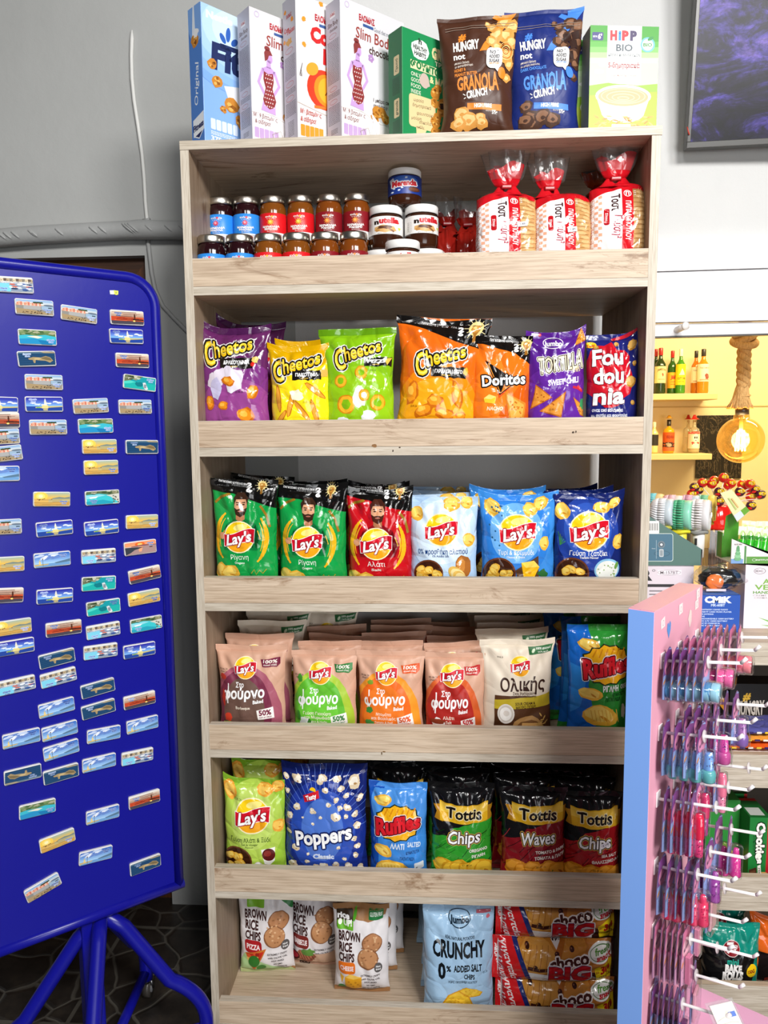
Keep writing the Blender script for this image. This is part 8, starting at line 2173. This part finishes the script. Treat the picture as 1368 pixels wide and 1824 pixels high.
def hook_at(a, z, y): return Vector((a, -y, z + HR * y / HL))
for r_, z in enumerate(HZ):
    for c_, a in enumerate(HA):
        mb = MB()
        mb.tube([hook_at(a, z, 0.0), hook_at(a, z, HL)], 0.0030, M_HOOK, 10)
        mb.tube([hook_at(a, z, HL - 0.001), hook_at(a, z, HL) + Vector((0, -0.008, 0.0105))], 0.0034, M_HOOK, 10)
        mb.box(a - 0.010, -0.003, z - 0.014, a + 0.010, -0.0002, z + 0.016, M_HOOK, 0.001)
        h = mb.build('hook', ds)
        mb = MB(); y = (0.082, 0.080, 0.105, 0.078, 0.07, 0.06)[r_] + (0.0, -0.004, 0.006)[c_]
        mb.tube([hook_at(a, z, y), hook_at(a, z, y + 0.0015)], 0.0115, clear('stopper_plastic', '#fbf6f6', 0.1, 0.4, 0.2, 0, 0.45), 20)
        mb.build('stopper', h)
CLR = clear('blister_plastic', '#ffffff', 0.05, 0.6, 0.05, 0.0)
def card_mesh(w_, h_, top, mid, low, seed):
    mb = MB()
    n = 14
    out = [(-w_ / 2, -h_ + 0.012), (w_ / 2, -h_ - 0.004), (w_ / 2 * 1.04, -h_ * 0.45), (w_ / 2 * 0.9, -h_ * 0.2)]
    for k in range(n): an = R(-10 + 200 * k / (n - 1)); out.append((w_ * 0.36 * math.cos(an), 0.012 + 0.012 * math.sin(an) * 1.0 - 0.004 * math.cos(an * 3)))
    out += [(-w_ / 2 * 0.9, -h_ * 0.2), (-w_ / 2 * 1.04, -h_ * 0.45)]
    mb.prism(out, 0.0, 0.0007, mat('#7a5a86', 'card'), lambda x, z, y: (x, y, z))
    A = Art(-50, 0, 50, 100, 'card', seed)
    A.poly([(x / w_ * 96, -(z - 0.024) / (h_ + 0.03) * 100) for x, z in out], low)
    A.poly([(-44, 44), (44, 38), (38, 20), (30, 4), (0, 1), (-30, 4), (-38, 20)], top)
    A.ell(0, 32, 36, 14, mid); A.txt('Martinelia', 0, 31, 50, 7, '#5a3a5c', 0.02, 0.2, -10)
    A.line([(-44, 58), (-24, 52)], 5, '#d8862c'); A.line([(-46, 61), (-36, 58)], 2, '#3a2a4a')
    for k in range(10): A.line([(-30 + (k * 17) % 66, 66 + (k * 11) % 26), (-27 + (k * 17) % 66, 69 + (k * 11) % 26)], 1.6, '#6a4a8a')
    A.rect(8, 84, 40, 96, '#f4eef0'); A.txt('3+', 14, 90, 8, 6, '#8a5a6a', 0.03)
    A.lay(mb, lambda sx, t, o: (sx * 50 / 96 * w_, -0.0002 - o, 0.024 - (1 - t) * (h_ + 0.03)))
    return mb
def dotted(mb, r0, r1, z0, z1, cy, col, seed, n=34):
    rn = random.Random(seed)
    for k in range(n):
        a, u = rn.uniform(PI, 2 * PI), rn.uniform(0.08, 0.92)
        r = r0 + (r1 - r0) * u + 0.0002
        z = z0 + (z1 - z0) * u
        e1, e2 = 0.0011 / r, 0.0009
        P = [(r * math.cos(a + q[0] * e1), cy + r * math.sin(a + q[0] * e1), z + q[1] * e2) for q in ((-1, -1), (1, -0.4), (1.3, 1), (-0.6, 0.9))]
        mb.add(P, [(0, 1, 2, 3)], mat(col, 'plastic'))
def pack_proto(kind, c1, c2, seed):
    """local origin = the hole the hook goes through; front is -Y"""
    names = {'jar': 'lip_balm_pack', 'polish': 'nail_polish_pack', 'gloss': 'lip_gloss_pack', 'stick': 'lipstick_pack', 'slim': 'eyeshadow_pack', 'flat': 'hair_clip_pack'}
    e = empty(names[kind])
    w_, h_ = {'jar': (0.050, 0.078), 'polish': (0.050, 0.086), 'gloss': (0.046, 0.104), 'stick': (0.050, 0.096), 'slim': (0.046, 0.098), 'flat': (0.056, 0.104)}[kind]
    tp, md, lw = ('#7d3f86', '#d98ab0', '#8fa6d8') if c1 not in ('#e0667e', '#c83a86', '#e487ac') else ('#cf6f96', '#efb4c4', '#d9a0c0')
    card_mesh(w_, h_, tp, md, lw, seed).build('backing_card', e)
    mb = MB(); bb = MB()
    if kind == 'jar':
        t = MB(); z0 = -0.052
        t.lathe([(0.0155, 0.001), (0.0165, 0.003), (0.0165, 0.012)], mat(c1, 'gloss'), 26); mb.add([(v[0], -v[2], v[1] + z0) for v in t.v], t.f, mat(c1, 'gloss'), True); mb.build('balm_pot', e)
        mb = MB(); t = MB(); t.lathe([(0.0172, 0.012), (0.0175, 0.014), (0.0175, 0.022), (0.016, 0.0245), (0, 0.0245)], mat(c2, 'gloss'), 26, cap=False); mb.add([(v[0], -v[2], v[1] + z0) for v in t.v], t.f, mat(c2, 'gloss'), True); mb.build('lid', e)
        t = MB(); t.lathe([(0.021, 0.0), (0.020, 0.026), (0.018, 0.0285), (0, 0.0285)], CLR, 26, cap=False); bb.add([(v[0], -v[2], v[1] + z0) for v in t.v], t.f, CLR, True)
    elif kind == 'polish':
        cy, z0 = -0.014, -0.082
        mb.lathe([(0.0105, 0), (0.0125, 0.003), (0.013, 0.016), (0.011, 0.022), (0.006, 0.025)], mat(c1, 'gloss'), 24, (0, cy, z0)); mb.build('bottle', e)
        mb = MB(); mb.lathe([(0.0088, 0.024), (0.0088, 0.028), (0.0068, 0.053), (0.006, 0.055), (0, 0.055)], mat(c2, 'gloss'), 22, (0, cy, z0), cap=False); dotted(mb, 0.0088, 0.0068, z0 + 0.028, z0 + 0.053, cy, '#4a2a6a', seed); mb.build('cap', e)
        bb.lathe([(0.016, -0.003), (0.0165, 0.02), (0.012, 0.035), (0.0105, 0.06), (0, 0.063)], CLR, 20, (0, cy, z0), cap=False)
    elif kind == 'gloss':
        cy, z0 = -0.011, -0.098
        mb.lathe([(0.0078, 0), (0.0082, 0.002), (0.0082, 0.036)], mat(c2, 'gloss'), 20, (0, cy, z0)); dotted(mb, 0.0082, 0.0082, z0 + 0.002, z0 + 0.036, cy, '#7a1a4a', seed); mb.build('cap', e)
        mb = MB(); mb.lathe([(0.0092, 0.036), (0.0095, 0.045), (0.0085, 0.074), (0.006, 0.082), (0, 0.083)], mat(c1, 'gloss'), 20, (0, cy, z0), cap=False); mb.build('tube', e)
        bb.lathe([(0.0115, -0.002), (0.012, 0.05), (0.010, 0.085), (0, 0.09)], CLR, 18, (0, cy, z0), cap=False)
    elif kind == 'stick':
        cy, z0 = -0.013, -0.094
        mb.lathe([(0.0115, 0), (0.0118, 0.004), (0.0104, 0.014), (0.0095, 0.043)], mat(c1, 'gloss'), 22, (0, cy, z0)); dotted(mb, 0.0108, 0.0096, z0 + 0.010, z0 + 0.042, cy, c2, seed, 22); mb.build('case', e)
        mb = MB(); mb.lathe([(0.0062, 0.042), (0.0062, 0.051), (0.004, 0.058), (0, 0.059)], mat(c1, 'plastic'), 16, (0, cy, z0), cap=False); mb.build('bullet', e)
        bb.lathe([(0.0135, -0.002), (0.0135, 0.060), (0.012, 0.064), (0, 0.066)], CLR, 20, (0, cy, z0), cap=False)
    elif kind == 'slim':
        mb.box(-0.008, -0.011, -0.088, 0.008, -0.002, -0.032, mat(c1, 'gloss'), 0.001); mb.build('slim_case', e)
        bb.box(-0.011, -0.0135, -0.092, 0.011, -0.0008, -0.028, CLR, 0.002)
    else:
        mb.box(-0.018, -0.008, -0.092, 0.018, -0.002, -0.030, mat(c1, 'gloss'), 0.002); mb.build('clip_set', e)
        bb.box(-0.024, -0.012, -0.10, 0.024, -0.0008, -0.022, CLR, 0.003)
    bb.build('blister', e)
    return e
PK = {'jar': 'lip balm pack', 'polish': 'nail polish pack', 'gloss': 'lip gloss pack', 'stick': 'lipstick pack', 'slim': 'slim eyeshadow pack', 'flat': 'flat pink hair clip pack'}
RN = ['top row', 'second row', 'third row', 'fourth row', 'fifth row', 'bottom row']
CN = ['near', 'middle', 'far']
NT = ['front', 'second', 'third', 'fourth', 'fifth', 'sixth']
# (row, hook, count, kind, colours, word, y of the front card, spacing)
for (r_, c_, n, kind, c1, c2, wd, y0, dy) in ((0, 0, 6, 'jar', '#5f9ac8', '#9fd0e6', 'blue', 0.079, 0.0135), (0, 1, 6, 'jar', '#c83a86', '#e86aa6', 'magenta', 0.076, 0.0125), (0, 2, 6, 'jar', '#e0667e', '#f28a94', 'coral', 0.083, 0.0125),
        (1, 0, 4, 'polish', '#66b4b8', '#7aa8e6', 'teal', 0.076, 0.021), (1, 1, 4, 'polish', '#c8559a', '#d94aa0', 'magenta', 0.076, 0.018), (1, 2, 4, 'polish', '#8a66b0', '#b07ab8', 'violet', 0.082, 0.018),
        (2, 0, 4, 'gloss', '#e0244c', '#d83a74', 'red', 0.066, 0.016), (2, 1, 3, 'gloss', '#cf3a6a', '#a8408a', 'crimson', 0.05, 0.014), (2, 2, 2, 'gloss', '#ee7a9a', '#e88aa8', 'pale pink', 0.052, 0.02),
        (3, 0, 5, 'stick', '#e23a66', '#8a1a44', 'rose red', 0.076, 0.0155), (3, 1, 3, 'stick', '#9a489e', '#5a2a6a', 'purple', 0.072, 0.016), (3, 2, 2, 'stick', '#d83a94', '#f0a0c8', 'hot pink', 0.082, 0.022),
        (4, 0, 6, 'slim', '#e487ac', '', 'pink', 0.062, 0.0105), (4, 1, 2, 'slim', '#ee9ab4', '', 'pale pink', 0.05, 0.024), (4, 2, 2, 'flat', '#efb4bc', '', 'blush', 0.05, 0.022),
        (5, 0, 6, 'slim', '#6a3a6a', '', 'plum', 0.058, 0.010), (5, 1, 2, 'flat', '#e8a8b8', '', 'blush', 0.052, 0.022)):
    pr = pack_proto(kind, c1, c2, r_ * 10 + c_)
    rn = random.Random(r_ * 7 + c_)
    for k in range(n):
        y = y0 - dy * k
        p = hook_at(HA[c_], HZ[r_], y)
        wp = DP + Vector((0.584 * p.x - 0.811 * p.y, 0.811 * p.x + 0.584 * p.y, p.z - 0.0005))
        L_ = '%s %s, %s from the tip on the %s hook, %s' % (wd, PK[kind], NT[k], CN[c_], RN[r_])
        rot = (0, rn.uniform(-0.04, 0.04), DANG + rn.uniform(-0.10, 0.10))
        if k == 0:
            o = pr; o.location = wp; o.rotation_euler = rot; o['label'] = L_
        else:
            o = dup(pr, wp, rot, L_)
        tag(o, None, 'cosmetics pack', 'blister packs on the cosmetics display')
# clear price holder at the end of the bottom near hook
p = hook_at(HA[0], HZ[5], HL)
wp = DP + Vector((0.584 * p.x - 0.811 * p.y, 0.811 * p.x + 0.584 * p.y, p.z + 0.002))
ph = empty('price_holder', 'clear price holder with white ticket on the lowest near hook', 'price tag', wp, (R(-52), 0, R(18)))
mb = MB(); mb.box(-0.026, -0.003, -0.022, 0.026, 0.0, 0.022, clear('holder_plastic', '#ffffff', 0.06, 0.5, 0.06, 0, 0.1), 0.0015); mb.box(-0.03, 0.0, -0.032, 0.03, 0.002, 0.026, clear('holder_plastic', '#ffffff', 0.06, 0.5, 0.06, 0, 0.1), 0.001); mb.build('clear_cover', ph)
mb = MB(); mb.box(-0.024, -0.0022, -0.020, 0.024, -0.0014, 0.020, mat('#f2f0e4', 'paper'))
A = Art(0, 0, 100, 80, 'paper', 2); A.rect(62, 30, 92, 46, '#2a72d8'); A.line([(6, 50), (40, 42), (70, 56)], 1.5, '#c8c4b8'); A.line([(10, 62), (60, 60), (90, 66)], 1.2, '#c8c4b8')
A.lay(mb, lambda sx, t, o: (sx * 0.024, -0.0023 - o, (2 * t - 1) * 0.020)); mb.build('ticket', ph)
